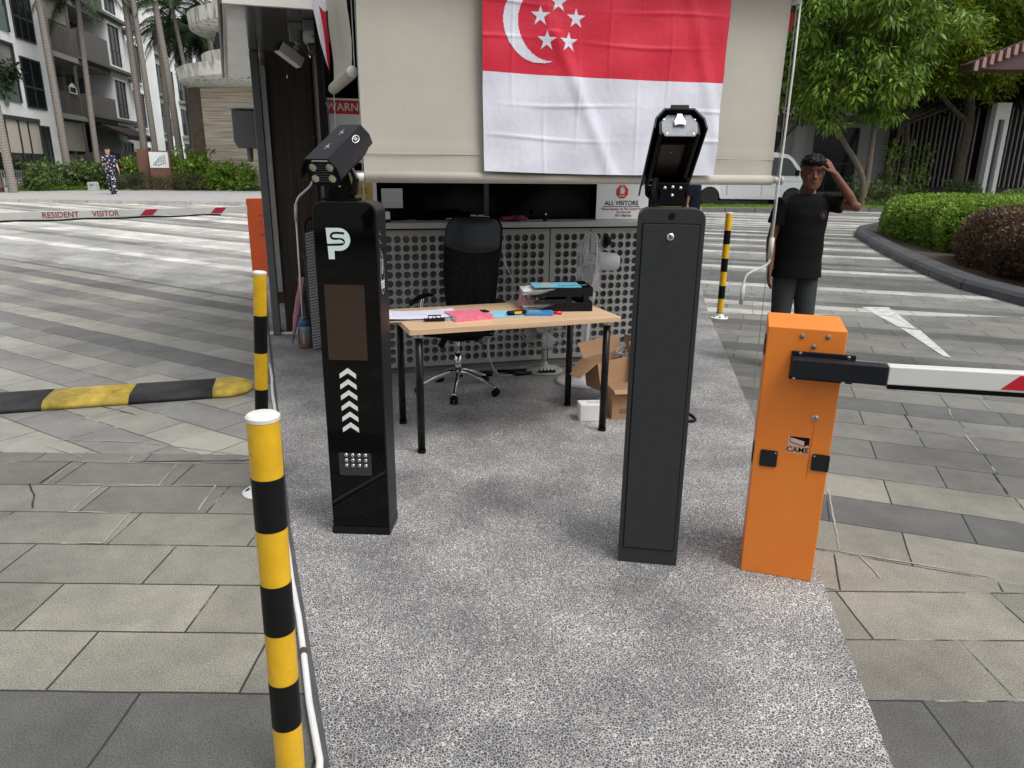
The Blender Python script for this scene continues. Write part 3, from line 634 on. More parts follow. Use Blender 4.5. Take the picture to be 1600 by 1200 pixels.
# guide cables
for x, lab in ((W+.045, 'thin steel guide cable from the right end of the wide blind to the ground'),):
    b = MB(); b.tube([gw(-.22+x,-1.455,.02), gw(-.22+x,-1.455,2.7)], .0028, 6); tag(b.build('guide_cable', STEEL), lab, 'cable')
# crank rod with bent handle hanging from right end
t = thing('crank_rod', 'white bent crank rod hanging at the right end of the wide beige blind', 'crank rod', (0,0,0))
b = MB(); b.tube([(1.700,4.72,2.70),(1.702,4.72,2.2),(1.69,4.715,1.5),(1.685,4.71,1.07)], .0065, 10); b.build('rod', WPL, t, smooth=True)
b = MB(); b.tube([(1.686,4.71,1.21),(1.684,4.71,1.08)], .016, 12); b.build('upper_grip', M('aged_white_plastic', (.52,.5,.46), .5, var=.15, scale=40), t, smooth=True)
b = MB(); b.tube(spline([(1.685,4.71,1.08),(1.68,4.71,1.05),(1.65,4.71,1.02),(1.575,4.71,.985),(1.54,4.71,.955),(1.53,4.71,.90)]), .0085, 10); b.build('bend', WPL, t, smooth=True)
b = MB(); b.tube([(1.53,4.71,.905),(1.526,4.71,.77)], .014, 12); b.build('lower_grip', M('aged_white_plastic', (.52,.5,.46), .5), t, smooth=True)
# side blind
sb = thing('side_blind', 'narrow beige side blind rolled halfway, hanging left of the flag blind', 'blind', (0,0,0))
N_ = Vector((-.90,4.22,2.118)); F_ = Vector((-1.20,5.05,2.118))
d = (F_-N_).normalized()
b = MB(); vs = []; 
for j in range(9):
    z = .64*j/8
    for i in range(9):
        p = N_.lerp(F_, i/8); sh = Vector((.01*math.sin(j*.9), 0, 0)); vs.append(p+sh+Vector((0,0,z)))
fs = [(j*9+i, j*9+i+1, (j+1)*9+i+1, (j+1)*9+i) for j in range(8) for i in range(8)]
b.add(vs, fs); b.build('fabric', FAB, sb, smooth=True)
b = MB(); b.tube([N_, F_], .035, 18); b.build('bottom_bar', FAB, sb, smooth=True)
b = MB(); b.ball(N_-d*.035, .030, 16); b.tube([N_-d*.03, N_+d*.0], .026, 14); b.build('end_cap', M('white_knob', (.75,.75,.75), .35), sb, smooth=True)
for p0, p1 in ((N_-d*.05+Vector((0.012,0,.0)), N_-d*.05+Vector((0.012,0,.7))), (N_-d*.05+Vector((0.03,0,-.9)), N_-d*.05+Vector((0.03,0,.7))), (F_-Vector((0,0,.035)), F_-Vector((0,0,.6)))):
    b = MB(); b.tube([p0, p1], .0028, 6); b.build('cord', STEEL, sb)
# small crumpled flag hanging beside the side blind
b = MB(); vs = []
for j in range(15):
    z = 2.60-.42*j/14
    for i in range(9):
        u = i/8; wd = .22*(1-j/14)**.8+.01
        vs.append((-1.165+wd*.42*(u-.45)+.05*j/14, 4.60+.012*math.sin(u*9+j*.5), z+.02*math.sin(u*5)))
fs = [(j*9+i, j*9+i+1, (j+1)*9+i+1, (j+1)*9+i) for j in range(14) for i in range(8)]
b.add(vs, fs)
b.mi = [1 if (i % 8 >= 4 and i//8 >= 3) else 0 for i in range(len(fs))]
o = b.build('bunting_flag', [M('flag_white', (.74,.75,.8), .75), M('flag_red', (.56,.005,.03), .75)], smooth=True)
tag(o, 'small crumpled white and red flag corner dangling beside the narrow side blind', 'flag')
b = MB(); b.prism([(0,0),(.16,-.02),(.14,-.13),(.02,-.10)], 0, .004, 'y'); o = b.build('flag_corner', MATS['flag_red']); o.location = gw(2.42,-1.2,2.62); o.rotation_euler.z = GA
tag(o, 'small red flag corner showing behind the right end of the wide blind', 'flag')
# second crank rod (left)
t = thing('crank_rod', 'thin white crank rod with curved top hanging in front of the brown timber wall', 'crank rod', (0,0,0))
b = MB(); b.tube(spline([(-1.565,5.80,1.60),(-1.60,5.8,1.49),(-1.70,5.8,1.40),(-1.73,5.8,1.34)]), .0085, 10); b.build('hook', WPL, t, smooth=True)
b = MB(); b.tube([(-1.73,5.8,1.345),(-1.737,5.8,1.21)], .014, 12); b.build('grip', M('aged_white_plastic', (.5,.5,.46), .5), t, smooth=True)
b = MB(); b.tube([(-1.737,5.8,1.215),(-1.745,5.8,.42)], .0075, 10); b.build('rod', WPL, t, smooth=True)

# ---------------------------------------------------------------- flag (1.48 x 1.04)
FW, FH = 1.478, 1.045
fl = thing('singapore_flag', 'large red and white flag with crescent and five stars draped over the beige blind', 'flag', gw(.437,-1.50,1.606), GA)
def fy(x, z):
    y = 0
    for fx in (.17,.36,.55,.74,.925,1.11,1.29): y -= .0042*math.exp(-((x-fx-.006*math.sin(z*6+fx*9))/.008)**2)*(.6+.6*math.sin(z*7+fx*20))
    for fz in (.19,.37,.70,.87): y -= .0042*math.exp(-((z-fz-.010*math.sin(x*5+fz*9))/.008)**2)*(.7+.6*math.sin(x*6+fz*30))
    y -= .012*math.exp(-(((x-.28)-(1.0-z)*.50)/.045)**2)*(1 if z < .75 else .4)
    y -= .012*math.exp(-(((x-1.42)+(z-.35)*.32)/.05)**2)
    y += .009*math.sin(x*4.1+.8)*math.sin(z*2.6+.4)+.0035*math.sin(x*17+z*6)+.003*math.sin(z*19-x*8)
    return y-.006
def fxw(x, z): return x+.012*math.sin(z*2)*(x/FW-.5)-.016*(1-z/FH)*(x/FW-.4)
NX, NZ = 190, 134; vs = []; fs = []; mi = []
for j in range(NZ+1):
    for i in range(NX+1):
        x = FW*i/NX; z = FH*j/NZ; vs.append((fxw(x, z), fy(x, z), z-.008*math.sin(x*2.2)-.012*x/FW*(1-z/FH)))
for j in range(NZ):
    for i in range(NX):
        fs.append((j*(NX+1)+i, j*(NX+1)+i+1, (j+1)*(NX+1)+i+1, (j+1)*(NX+1)+i)); mi.append(1 if j >= NZ//2 else 0)
b = MB(); b.add(vs, fs); b.mi = mi
def cloth(name, c):
    mt = M(name, c, .62, var=.03, scale=12, bump=.25, bscale=26); mt.node_tree.nodes['Principled BSDF'].inputs['Sheen Weight'].default_value = .15; return mt
b.build('cloth', [cloth('flag_cloth_white', (.70,.71,.80)), cloth('flag_cloth_red', (.62,.006,.035))], fl, smooth=True)
# crescent & stars: fine grid faces that follow the folds
def in_star(x, z, cx, cz, r):
    dx, dz = x-cx, z-cz; rr = math.hypot(dx, dz)
    if rr > r: return False
    a = (math.atan2(dx, dz)) % (2*PI/5); a = min(a, 2*PI/5-a)
    ri = r*.382; # edge from (r,0) to (ri,36deg)
    x1, y1 = r, 0; x2, y2 = ri*math.cos(PI/5), ri*math.sin(PI/5); px, py = rr*math.cos(a), rr*math.sin(a)
    return (x2-x1)*(py-y1)-(y2-y1)*(px-x1) >= 0
def mark(name, test, x0, x1, z0, z1, st=.0045):
    vs = {}; V = []; Fs = []
    def vid(i, j):
        if (i, j) not in vs:
            x = x0+i*st; z = z0+j*st; vs[(i, j)] = len(V); V.append((fxw(x, z), fy(x, z)-.0022, z-.008*math.sin(x*2.2)-.012*x/FW*(1-z/FH)))
        return vs[(i, j)]
    for i in range(int((x1-x0)/st)):
        for j in range(int((z1-z0)/st)):
            if test(x0+(i+.5)*st, z0+(j+.5)*st): Fs.append((vid(i, j), vid(i+1, j), vid(i+1, j+1), vid(i, j+1)))
    b = MB(); b.add(V, Fs); b.build(name, MATS['flag_cloth_white'], fl, smooth=True)
mark('crescent', lambda x, z: math.hypot(x-.325, z-.79) < .208 and math.hypot(x-.395, z-.79) > .196, .1, .45, .56, 1.02, .004)
for k in range(5):
    a = 2*PI*k/5; cx, cz = .425+.108*math.sin(a), .785+.108*math.cos(a)
    mark('star', lambda x, z, cx=cx, cz=cz: in_star(x, z, cx, cz, .054), cx-.06, cx+.06, cz-.06, cz+.06, .003)
# ================================================================ BOLLARDS
YEL = M('bollard_yellow', (.74,.43,.006), .38, var=.12, scale=14, coat=.2, scuff=((.16,.09,.02), .355, 16)); BST = M('bollard_black', (.008,.008,.009), .4, var=.2, spec=.14)
BCAP = M('bollard_cap_white', (.68,.68,.66), .5, var=.08, scale=30)
def bollard(x, y, h, r, label, lean=(0,0), flange=True, first='y', seg=.16, wob=0):
    t = thing('bollard', label, 'bollard', (x, y, 0), 0)
    p0 = Vector((0,0,.0)); p1 = Vector((lean[0], lean[1], h)); d = p1-p0; L = d.length; d.normalize()
    z = L; k = 0; col = first
    lens = seg if isinstance(seg, list) else [seg]*20
    b = MB(); b.tube([p0, p1-d*.004], r-.0015, 24); b.build('post', YEL, t, smooth=False, auto=40)
    while z > .02 and k < len(lens):
        z0 = max(.012, z-lens[k])
        b = MB(); b.tube([p0+d*z0, p0+d*(z-.0004)], r+(.0006 if k % 2 else 0), 28, cap=False)
        b.build('stripe', YEL if (k % 2 == 0) else BST, t, smooth=True); z = z0; k += 1
    b = MB(); M0 = d.to_track_quat('Z', 'Y').to_matrix().to_4x4(); b.T = Matrix.Translation(p1) @ M0
    b.lathe([(r+.001,-.008),(r+.0015,.001),(r-.004,.006),(0,.009)], 28); b.build('cap', BCAP, t, smooth=False, auto=35)
    if flange:
        b = MB(); b.lathe([(.098,.0),(.10,.008),(.088,.016),(.052,.028),(r+.006,.036),(r+.003,.06),(r,.06)], 32); fo = b.build('flange', BCAP, t, auto=50)
        b = MB()
        for q in range(6):
            a = q*PI/3+.3; b.T = Matrix.Translation((.075*math.cos(a), .075*math.sin(a), .021)) @ Matrix.Rotation(a, 4, 'Z') @ Matrix.Rotation(R(32), 4, 'Y'); b.prism(ell(0,0,.016,.010,12), -.003, .0018)
        b.build('bolt_hole', M('recess_black', (.01,.01,.01), .8), fo)
    return t
bollard(-.590,1.545,1.056,.0375, 'nearest yellow and black striped bollard with white cap, standing in the left foreground', lean=(.016,0), flange=False, seg=[.148,.135,.148,.14,.148,.14,.2])
bollard(-1.285,3.36,1.135,.031, 'slightly leaning yellow and black bollard just behind the nearest one, left of the black kiosk', lean=(.088,0), seg=[.205,.185,.185,.17,.185,.17,.2])
bollard(2.404,8.14,1.19,.037, 'thin yellow and black bollard standing right of the grey pillar near the man', seg=[.19,.15,.16,.15,.16,.15,.16,.15])
# ================================================================ BLACK KIOSK
KA = R(-2.8); kk = thing('ticket_kiosk', 'glossy black ticket kiosk with white P logo, brown display and six white arrows', 'kiosk', (-.802,2.892,.022), KA)
KW, KD, KH = .257, .17, 1.46
GB = M('gloss_black_glass', (.002,.002,.0025), .03, spec=.22); KB = M('kiosk_dark_metal', (.009,.009,.011), .38, spec=.2, metal=.0, var=.12, scale=12)
b = MB(); b.prism(rrect(-.002, KW, .0, KH, .045, 8, (0,0,1,1)), .006, KD, 'y'); b.build('body', KB, kk, bevel=.004, seg=2)
b = MB(); b.prism(rrect(.004, KW-.008, .042, KH-.006, .04, 8, (0,0,1,1)), .0, .005, 'y'); b.build('front_glass', GB, kk)
b = MB(); b.box(-.004,KW+.002,-.002,KD+.002,0,.036); b.build('base', KB, kk, bevel=.002)
# led matrix
mt = bpy.data.materials.new('led_matrix'); mt.use_nodes = True; n = mt.node_tree.nodes; l = mt.node_tree.links; bs = n['Principled BSDF']
tc = n.new('ShaderNodeTexCoord'); sp = n.new('ShaderNodeSeparateXYZ'); l.new(tc.outputs['Object'], sp.inputs[0]); mm = []
for i in (0, 2):
    a = n.new('ShaderNodeMath'); a.operation = 'MULTIPLY'; a.inputs[1].default_value = 2*PI/.0052; l.new(sp.outputs[i], a.inputs[0])
    s_ = n.new('ShaderNodeMath'); s_.operation = 'SINE'; l.new(a.outputs[0], s_.inputs[0]); mm.append(s_)
a = n.new('ShaderNodeMath'); a.operation = 'MINIMUM'; l.new(mm[0].outputs[0], a.inputs[0]); l.new(mm[1].outputs[0], a.inputs[1])
rp = n.new('ShaderNodeValToRGB'); rp.color_ramp.elements[0].color = (.025,.014,.010,1); rp.color_ramp.elements[1].color = (.105,.060,.042,1); rp.color_ramp.elements[0].position = .0; rp.color_ramp.elements[1].position = .6
l.new(a.outputs[0], rp.inputs[0]); l.new(rp.outputs[0], bs.inputs['Base Color']); bs.inputs['Roughness'].default_value = .25
b = MB(); b.box(.030,.196,-.0012,0,.815,1.132); b.build('display', mt, kk)
LOGO = M('logo_mint_white', (.66,.78,.75), .5)
# P with an S-shaped gap and a small car
t_ = MB()
def arc(cx, cz, r, a0, a1, n=10): return [(cx+r*math.cos(R(a0+(a1-a0)*k/n)), cz+r*math.sin(R(a0+(a1-a0)*k/n))) for k in range(n+1)]
ox, oz = .052, 1.235
def PP(pts): return [(ox+x, oz+z) for x, z in pts]
t_.prism(PP([(.006,0),(.030,0),(.030,.034),(.052,.034)]+arc(.052,.079,.045,-90,90,14)+[(0,.124)]), -.0012, -.0002, 'y')
b = MB(); path = spline([(.074,.104),(.045,.106),(.026,.103),(.018,.092),(.026,.081),(.045,.079),(.062,.079),(.072,.070),(.066,.059),(.045,.056),(.0,.055)], 6)if False else None
pts2 = spline([Vector((x, -.0016, z)) for x, z in PP([(.074,.103),(.045,.105),(.027,.102),(.019,.092),(.028,.082),(.050,.081),(.067,.078),(.071,.068),(.063,.060),(.040,.058),(-.004,.057)])], 6)
vs = []
for i, p in enumerate(pts2):
    d_ = (pts2[min(i+1, len(pts2)-1)]-pts2[max(i-1, 0)]).normalized(); nn_ = Vector((-d_.z, 0, d_.x))*.0042; vs += [p+nn_, p-nn_]
b.add(vs, [(2*i, 2*i+1, 2*i+3, 2*i+2) for i in range(len(pts2)-1)]); b.build('logo_line', GB, kk)
b = MB(); b.prism(PP([(.032,.066),(.034,.071),(.041,.073),(.046,.078),(.059,.078),(.065,.072),(.071,.070),(.071,.065)]), -.0024, -.0017, 'y'); b.build('logo_car', LOGO, kk)
t_.build('logo', LOGO, kk)
for i in range(6):
    zc = .762-.0485*i; xc = .107+.0028*0*i
    b = MB(); b.prism([(xc-.035,zc-.028),(xc-.035,zc-.008),(xc,zc+.018),(xc+.035,zc-.008),(xc+.035,zc-.028),(xc,zc-.004)], -.0014, 0, 'y'); b.build('arrow', PWHT, kk)
b = MB(); b.prism(rrect(.046,.190,.290,.396,.008,4), -.0022, 0, 'y'); kp = b.build('button_window', M('smoked_plate', (.03,.03,.031), .3), kk)
for r_ in range(3):
    for c_ in range(4):
        b = MB(); b.ball((.080+c_*.0285, -.0035, .386-r_*.0245), (.0088,.0055,.0088), 14)
        b.build('lamp', M('lamp_silver', (.55,.56,.58), .15, metal=.8), kp, smooth=True)
# marks on the right side
b = MB()
for i in range(3):
    z = 1.34-.035*i; b.T = Matrix.Translation((KW+.0005, .065, z)); b.prism([(-.022,-.008),(.0,-.012),(.0,-.009),(-.019,-.005),(-.019,.006),(-.022,.006)], 0, .0012, 'x')
b.build('side_slot', M('slot_grey', (.25,.25,.25), .5), kk)
def oval(parent, loc, rot, sx=.034, sz=.072, name='oval_mark'):
    b = MB(); o_ = ell(0,0,sx,sz,30); i_ = ell(0,0,sx-.0032,sz-.0032,30)
    vs = [(0,)+p for p in o_]+[(0,)+p for p in i_]; b.add(vs, [(k,(k+1)%30,30+(k+1)%30,30+k) for k in range(30)])
    o = b.build(name, PWHT, parent); o.location = loc; o.rotation_euler = rot; return o
oval(kk, (KW+.0012,.065,1.17), (0,0,0), .03, .085)
text('side_lettering', 'ESE', .044, PWHT, (KW+.0014,.065,1.125), (PI/2,0,PI/2), kk, bold=.001, sx=.9)
text('side_lettering', 'PARKING', .018, PWHT, (KW+.0014,.065,1.20), (0,-PI/2,PI), kk, sx=.8)

# ================================================================ CAMERAS
def lpr_camera(label, loc, axis, front_up, back_detail):
    """housing along local +Y (front) ; loc = centre of housing"""
    t = thing('plate_camera', label, 'camera', loc, 0)
    q = Vector(axis).to_track_quat('Y', 'Z').to_matrix().to_4x4(); 
    if front_up: q = q @ Matrix.Rotation(front_up, 4, 'Y')
    L = .285 if not back_detail else .29
    oct_ = [(-.062,-.030),(-.042,-.055),(.042,-.055),(.062,-.030),(.062,.022),(.038,.050),(-.038,.050),(-.062,.022)]
    HB = M('camera_housing_black', (.007,.007,.009), .36, var=.1, spec=.22)
    b = MB(); b.T = q
    if back_detail:   # open belly showing the dark cavity
        b.prism([(-.060,-.020),(-.060,.022),(-.038,.048),(.038,.048),(.060,.022),(.060,-.020),(.050,-.020),(.034,.035),(-.034,.035),(-.050,-.020)], -L/2, L/2-.01, 'y')
        b.prism([(-.052,-.028),(.052,-.028),(.052,.0),(-.052,.0)], .10, L/2-.012, 'y')
    else: b.prism(oct_, -L/2, L/2-.012, 'y')
    b.build('housing', HB, t, bevel=.002)
    b = MB(); b.T = q   # sun hood
    out = [(-.078,-.012),(-.072,.024),(-.044,.060),(.044,.060),(.072,.024),(.078,-.012)]; inn = [(x*.94, z*.93-.0015) for x, z in out]
    b.prism(out+inn[::-1], -L/2-.018, L/2+.022, 'y'); b.build('sun_hood', HB, t)
    b = MB(); b.T = q; zs = L/2-.012
    b.prism([(x*.97, z*.97) for x, z in oct_], zs, zs+.006, 'y'); fp = b.build('front_plate', BLK, t)
    if not back_detail:
        b = MB(); b.T = q
        for k in range(9):
            b.box(-.040+k*.0, .040, zs+.006, zs+.0085, -.036+k*.009, -.0335+k*.009)
        b.build('grille', M('grille_grey', (.10,.10,.11), .4), fp)
        for sx in (-1, 1):
            for sz in (-1, 1):
                b = MB(); b.T = q @ Matrix.Translation((sx*.033, zs+.0085, -.002+sz*.021)) @ Matrix.Rotation(-PI/2, 4, 'X')
                b.lathe([(.0135,0),(.0135,.005),(.010,.006),(.0085,.002),(0,.001)], 18)
                lp = b.build('lamp', M('lamp_ring', (.62,.60,.5), .3, metal=.5), fp, smooth=False)
        b = MB(); b.T = q; b.box(-.032,.032,zs+.006,zs+.009,.040,.044); b.build('latch_bar', CHR, fp)
        b = MB(); b.T = q
        for yy in (-.09,.07): b.T = q @ Matrix.Translation((0,yy*.85,.062)); b.lathe([(.007,-.002),(.006,.003),(0,.004)], 10); b.box(-.0015,.0015,-.028,.028,-.002,.0012)
        b.build('screw', CHR, t)
        # oval badge on the slanted side seen from the front
        ang = math.atan2(.036,.028)
        for sx in (-1,):
            o = oval(t, (0,0,0), (0,0,0), .013, .028, 'badge'); o.matrix_local = q @ Matrix.Translation((-.0592,-.06,.0435)) @ Matrix.Rotation(R(38), 4, 'Y') @ Matrix.Rotation(PI/2, 4, 'X')
            o2 = text('badge_lettering', 'ESE', .016, PWHT, (0,0,0), (0,0,0), t)
            o2.matrix_local = q @ Matrix.Translation((-.0594,-.06,.0437)) @ Matrix.Rotation(R(38), 4, 'Y') @ Matrix.Rotation(-PI/2, 4, 'Y') @ Matrix.Rotation(-PI/2, 4, 'Z')
    else:
        b = MB(); b.T = q; b.prism([(x*.93, z*.95) for x, z in [(-.056,-.012),(-.046,-.030),(.046,-.030),(.056,-.012),(.056,.022),(.036,.050),(-.036,.050),(-.056,.022)]], -L/2-.004, -L/2, 'y')
        bp_ = b.build('back_plate', M('brushed_back_plate', (.30,.32,.34), .65, var=.2, scale=40, spec=.2), t, bevel=.0015)
        for x, z in ((-.045,.03),(.045,.03),(-.038,-.02),(.038,-.02)): b = MB(); b.T = q @ Matrix.Translation((x,-L/2-.004,z)) @ Matrix.Rotation(PI/2, 4, 'X'); b.lathe([(.003,0),(.003,.0015),(0,.002)], 8); b.build('screw', STEEL, bp_)
        b = MB(); b.T = q; b.box(-.026,.026,-L/2-.024,-L/2-.004,.050,.066); b.build('hinge', BLK, t)
        b = MB(); b.T = q; b.prism([(-.008,.050),(.008,.050),(.009,.034),(.017,.018),(.016,.002),(.006,.006),(-.006,.006),(-.016,.002),(-.017,.018),(-.009,.034)], -L/2-.014, -L/2-.009, 'y'); b.build('latch', CHR, t, bevel=.0015)
        b = MB(); b.T = q; b.box(-.036,.036,-.05,.10,.020,.030); b.build('inner_plate', M('brown_inner_plate', (.05,.03,.022), .35), t)
        b = MB()
        for x, y in ((-.05,.06),(-.05,.09),(.05,.06),(.05,.09),(.0,-.02)): b.T = q @ Matrix.Translation((x, y, -.024 if x else .018)) @ Matrix.Rotation(PI, 4, 'X'); b.lathe([(.004,0),(.004,.002),(0,.003)], 8)
        b.build('screw', CHR, t)
    return t
# on the black kiosk: looks down towards the lower left
c1 = lpr_camera('black plate camera with four round lamps on top of the black kiosk', (-.712,3.00,1.654), (-.19,-.89,-.40), 0, False); c1.scale = (1.08,)*3
b = MB(); b.tube([(0,0,-.030),(.0,.0,-.055)], .025, 12); b.prism([(-.035,-.05),(.035,-.05),(.06,-.15),(-.045,-.15)], -.008, .002, 'y'); b.prism([(.045,-.14),(.062,-.14),(.072,-.08),(.05,-.03),(.04,-.03),(.055,-.08)], -.02, .02, 'y'); b.build('bracket', BLKG, c1, bevel=.002)
b = MB(); b.box(-.06,.075,-.035,.035,-.158,-.148); b.build('foot_plate', BLKG, c1)
b = MB()
for x, z in ((-.012,-.075),(.018,-.075),(.004,-.105)): b.T = Matrix.Translation((x,-.009,z)) @ Matrix.Rotation(PI/2, 4, 'X'); b.lathe([(.0045,0),(.0045,.002),(0,.003)], 8)
b.build('bolt', CHR, c1)
# ================================================================ GREY PILLAR
PA = R(-8.7); pk = thing('control_pillar', 'tall dark grey metal pillar cabinet with a locked full length door and rounded top', 'pillar', (.460,2.676,.022), PA)
PW = .240
b = MB(); b.prism(rrect(-.002, PW, 0, 1.458, .04, 8, (0,0,1,1)), .0, .14, 'y'); b.build('body', DGREY, pk, bevel=.003)
b = MB(); b.prism(rrect(.014, PW-.016, .070, 1.405, .001, 1, (0,0,0,0)), -.0012, -.0002, 'y'); b.build('door_gap', BLK, pk)
b = MB(); b.box(.0175,PW-.0195,-.005,-.001,.0735,1.4015); dr = b.build('door', DGREY, pk, bevel=.0015)
b = MB(); b.T = Matrix.Translation((.118,-.005,1.357)) @ Matrix.Rotation(PI/2, 4, 'X'); b.lathe([(.013,0),(.013,.003),(.009,.006),(.009,.004),(.0,.004)], 18); lk = b.build('lock', CHR, dr, auto=40)
b = MB(); b.box(.1165,.1195,-.0105,-.0092,1.352,1.362); b.build('keyhole', PBLK, lk)
b = MB(); b.prism(ell(.118,1.430,.013,.013,20), -.001, 0, 'y'); b.build('cable_hole', PBLK, pk)
c2 = lpr_camera('black plate camera seen from behind with bright latch on top of the grey pillar', (.592,2.82,1.648), (.035,.80,-.60), 0, True); c2.scale = (1.22,)*3
b = MB(); b.prism([(-.050,-.135),(.050,-.135),(.036,-.100),(.052,-.065),(-.052,-.065),(-.032,-.100)], -.055, -.045, 'y'); b.box(-.050,-.043,-.05,.02,-.135,-.05); b.box(.043,.050,-.05,.02,-.135,-.05); b.build('bracket', BLKG, c2, bevel=.0015)
b = MB()
for x, z in ((-.024,-.080),(.0,-.078),(.024,-.080),(.0,-.102)): b.T = Matrix.Translation((x,-.056,z)) @ Matrix.Rotation(PI/2, 4, 'X'); b.lathe([(.005,0),(.005,.002),(0,.004)], 8)
b.build('bolt', CHR, c2)
# ================================================================ ORANGE BARRIER
OR_ = M('orange_paint', (.82,.21,.022), .45, scale=2.2, col2=(.88,.26,.030), coat=.05, scuff=((.34,.10,.025), .36, 5))
def barrier_cabinet(label, loc, rz, W, D, H, paint, detail):
    t = thing('barrier_gate', label, 'barrier', loc, rz)
    b = MB(); b.box(0,W,0,D,.022,H); b.build('cabinet', paint, t, bevel=.004)
    b = MB(); b.box(-.012,W+.004,-.012,D+.012,0,.020); b.build('base_plate', M('grimy_'+paint.name, (.30,.09,.03), .7, var=.4, scale=14), t, bevel=.002)
    return t
ob = barrier_cabinet('bright orange barrier cabinet with a black bracket and white and red striped arm', (.960,2.617,.0), R(-18.4), .274, .30, 1.058, OR_, 1)
b = MB()
for x, z in ((.122,1.028),(.210,1.032),(.166,.992)):
    b.T = Matrix.Translation((x,-.0005,z)) @ Matrix.Rotation(PI/2, 4, 'X'); b.lathe([(.0095,0),(.009,.0025),(0,.004)], 14)
    b.build('cap_bolt', M('grey_bolt_cap', (.18,.17,.17), .5), ob, smooth=True); b = MB()
ARMB = M('arm_bracket_black', (.012,.014,.019), .45, var=.1, spec=.2)
b = MB(); b.box(.092,.312,-.012,-.0005,.864,.972); b.build('bracket_plate', ARMB, ob, bevel=.002)
b = MB(); b.box(.095,.413,-.075,-.013,.886,.955); br = b.build('arm_socket', ARMB, ob, bevel=.003)
for x, z in ((.122,.965),(.288,.962),(.110,.872),(.28,.870)):
    b = MB(); b.T = Matrix.Translation((x,-.012,z)) @ Matrix.Rotation(PI/2, 4, 'X'); b.lathe([(.008,0),(.008,.001),(.0055,.006),(0,.006)], 8); b.build('bracket_bolt', CHR, ob)
rise = lambda bb: setattr(bb, 'v', [(x, y, z+(x-.414)*.033) for x, y, z in bb.v])
b = MB(); b.box(.414,3.6,-.070,-.018,.890,.957); rise(b); arm = b.build('arm', M('arm_white', (.74,.74,.72), .35, coat=.3, var=.03), ob, bevel=.004)
for k in range(4):
    x0 = .76+.62*k; b = MB(); b.prism([(x0,.899),(x0+.15,.899),(x0+.20,.945),(x0+.05,.950)], -.0715, -.0702, 'y'); rise(b); b.build('red_band', M('reflective_red', (.6,.01,.03), .35), arm)
b = MB(); b.box(.42,3.58,-.060,-.028,.872,.889); rise(b); b.build('rubber_edge', BLK, arm)
b = MB(); b.T = Matrix.Translation((.204,-.0005,.716)) @ Matrix.Rotation(PI/2, 4, 'X'); b.lathe([(.013,0),(.013,.003),(.009,.007),(.009,.004),(0,.004)], 18); b.build('lock', STEEL, ob, auto=40)
b = MB(); b.box(.2025,.2055,-.0062,-.0046,.711,.721); b.build('keyhole', PBLK, ob)
for i, (x, z) in enumerate(((.058,.530),(.246,.537))):
    b = MB(); b.prism(rrect(x-.034,x+.030,z-.032,z+.036,.007,4), -.006, 0, 'y'); rf = b.build('reflector', M('reflector_dark', (.018,.02,.022), .4, spec=.2), ob, bevel=.0015)
    b = MB(); b.T = Matrix.Translation((x+.022 if i == 0 else x-.026,-.006,z+.028)) @ Matrix.Rotation(PI/2, 4, 'X'); b.lathe([(.004,0),(.003,.002),(0,.002)], 10); b.build('screw', CHR, rf)
b = MB(); b.prism(rrect(.05,.11,.485,.560,.006,4), -.005, -.0005, 'x'); b.build('side_reflector', MATS['reflector_dark'], ob)
b = MB(); b.prism(rrect(.06,.15,.93,1.00,.006,4), -.005, -.0005, 'x'); b.build('side_slot', MATS['reflector_dark'], ob)
b = MB(); b.box(.118,.196,-.0012,-.0003,.565,.634); stk = b.build('sticker', M('sticker_pale', (.66,.40,.29), .5, var=.15, scale=30), ob)
b = MB(); b.prism([(.126,.634),(.196,.634),(.196,.603),(.186,.603),(.180,.597),(.126,.610)], -.0018, -.0012, 'y'); b.build('black_mark', PBLK, stk)
b = MB(); b.prism([(.128,.629),(.178,.618),(.178,.600),(.128,.613)], -.0026, -.0018, 'y'); b.build('white_bar', M('sticker_bar', (.70,.5,.42), .5), stk)
text('lettering', 'CAME', .030, PBLK, (.157,-.0016,.580), FRONT, stk, bold=.0004, ext=.0003)
b = MB(); b.prism([(.2025,.70),(.2055,.70),(.2035,.47),(.1985,.47)], -.0006, -.0003, 'y'); b.build('drip_stain', M('orange_drip', (.62,.15,.02), .5), ob)
# far barrier (left) with lettered arm
OD = M('deep_orange_paint', (.50,.075,.012), .5, var=.08)
ba = R(44.4)
rb = barrier_cabinet('deep orange red barrier beside the grey column with long lettered arm over the left road', (-3.93,10.72,.038), R(-3), .27, .28, 1.155, OD, 0)
text('small_lettering', 'came', .05, M('dark_red_print', (.3,.03,.04), .6), (.20,-.001,.8), (PI/2,-PI/2,0), rb)
b = MB(); b.box(.17,.25,-.001,0,.62,.66); b.box(.17,.25,-.001,0,.90,.93); b.build('side_label', M('dark_red_print', (.3,.03,.04), .6), rb)
A0 = Vector((-3.9,10.78,1.040)); A1 = Vector((-6.10,8.60,1.052)); dv = (A1-A0); dL = dv.length; dn = dv.normalized(); A1 = A0+dn*5.2
ARO = A0-Vector((-3.93,10.72,.038)); arz = math.atan2(dn.y, dn.x)+PI
b = MB(); b.box(-5.2,.0,-.03,.03,-.048,.045); ar = b.build('arm', M('far_arm_white', (.52,.52,.50), .5, var=.06), rb, bevel=.004)
ar.rotation_euler = (0,0,arz+R(3)); ar.location = Matrix.Rotation(R(3), 3, 'Z') @ ARO
b = MB(); b.tube([( -5.2+.25*k, -.012, -.060-(.006 if k % 3 else -.004)) for k in range(20)], .011, 8); b.build('rubber_edge', BLK, ar)
MR = M('maroon_lettering', (.22,.02,.04), .6)
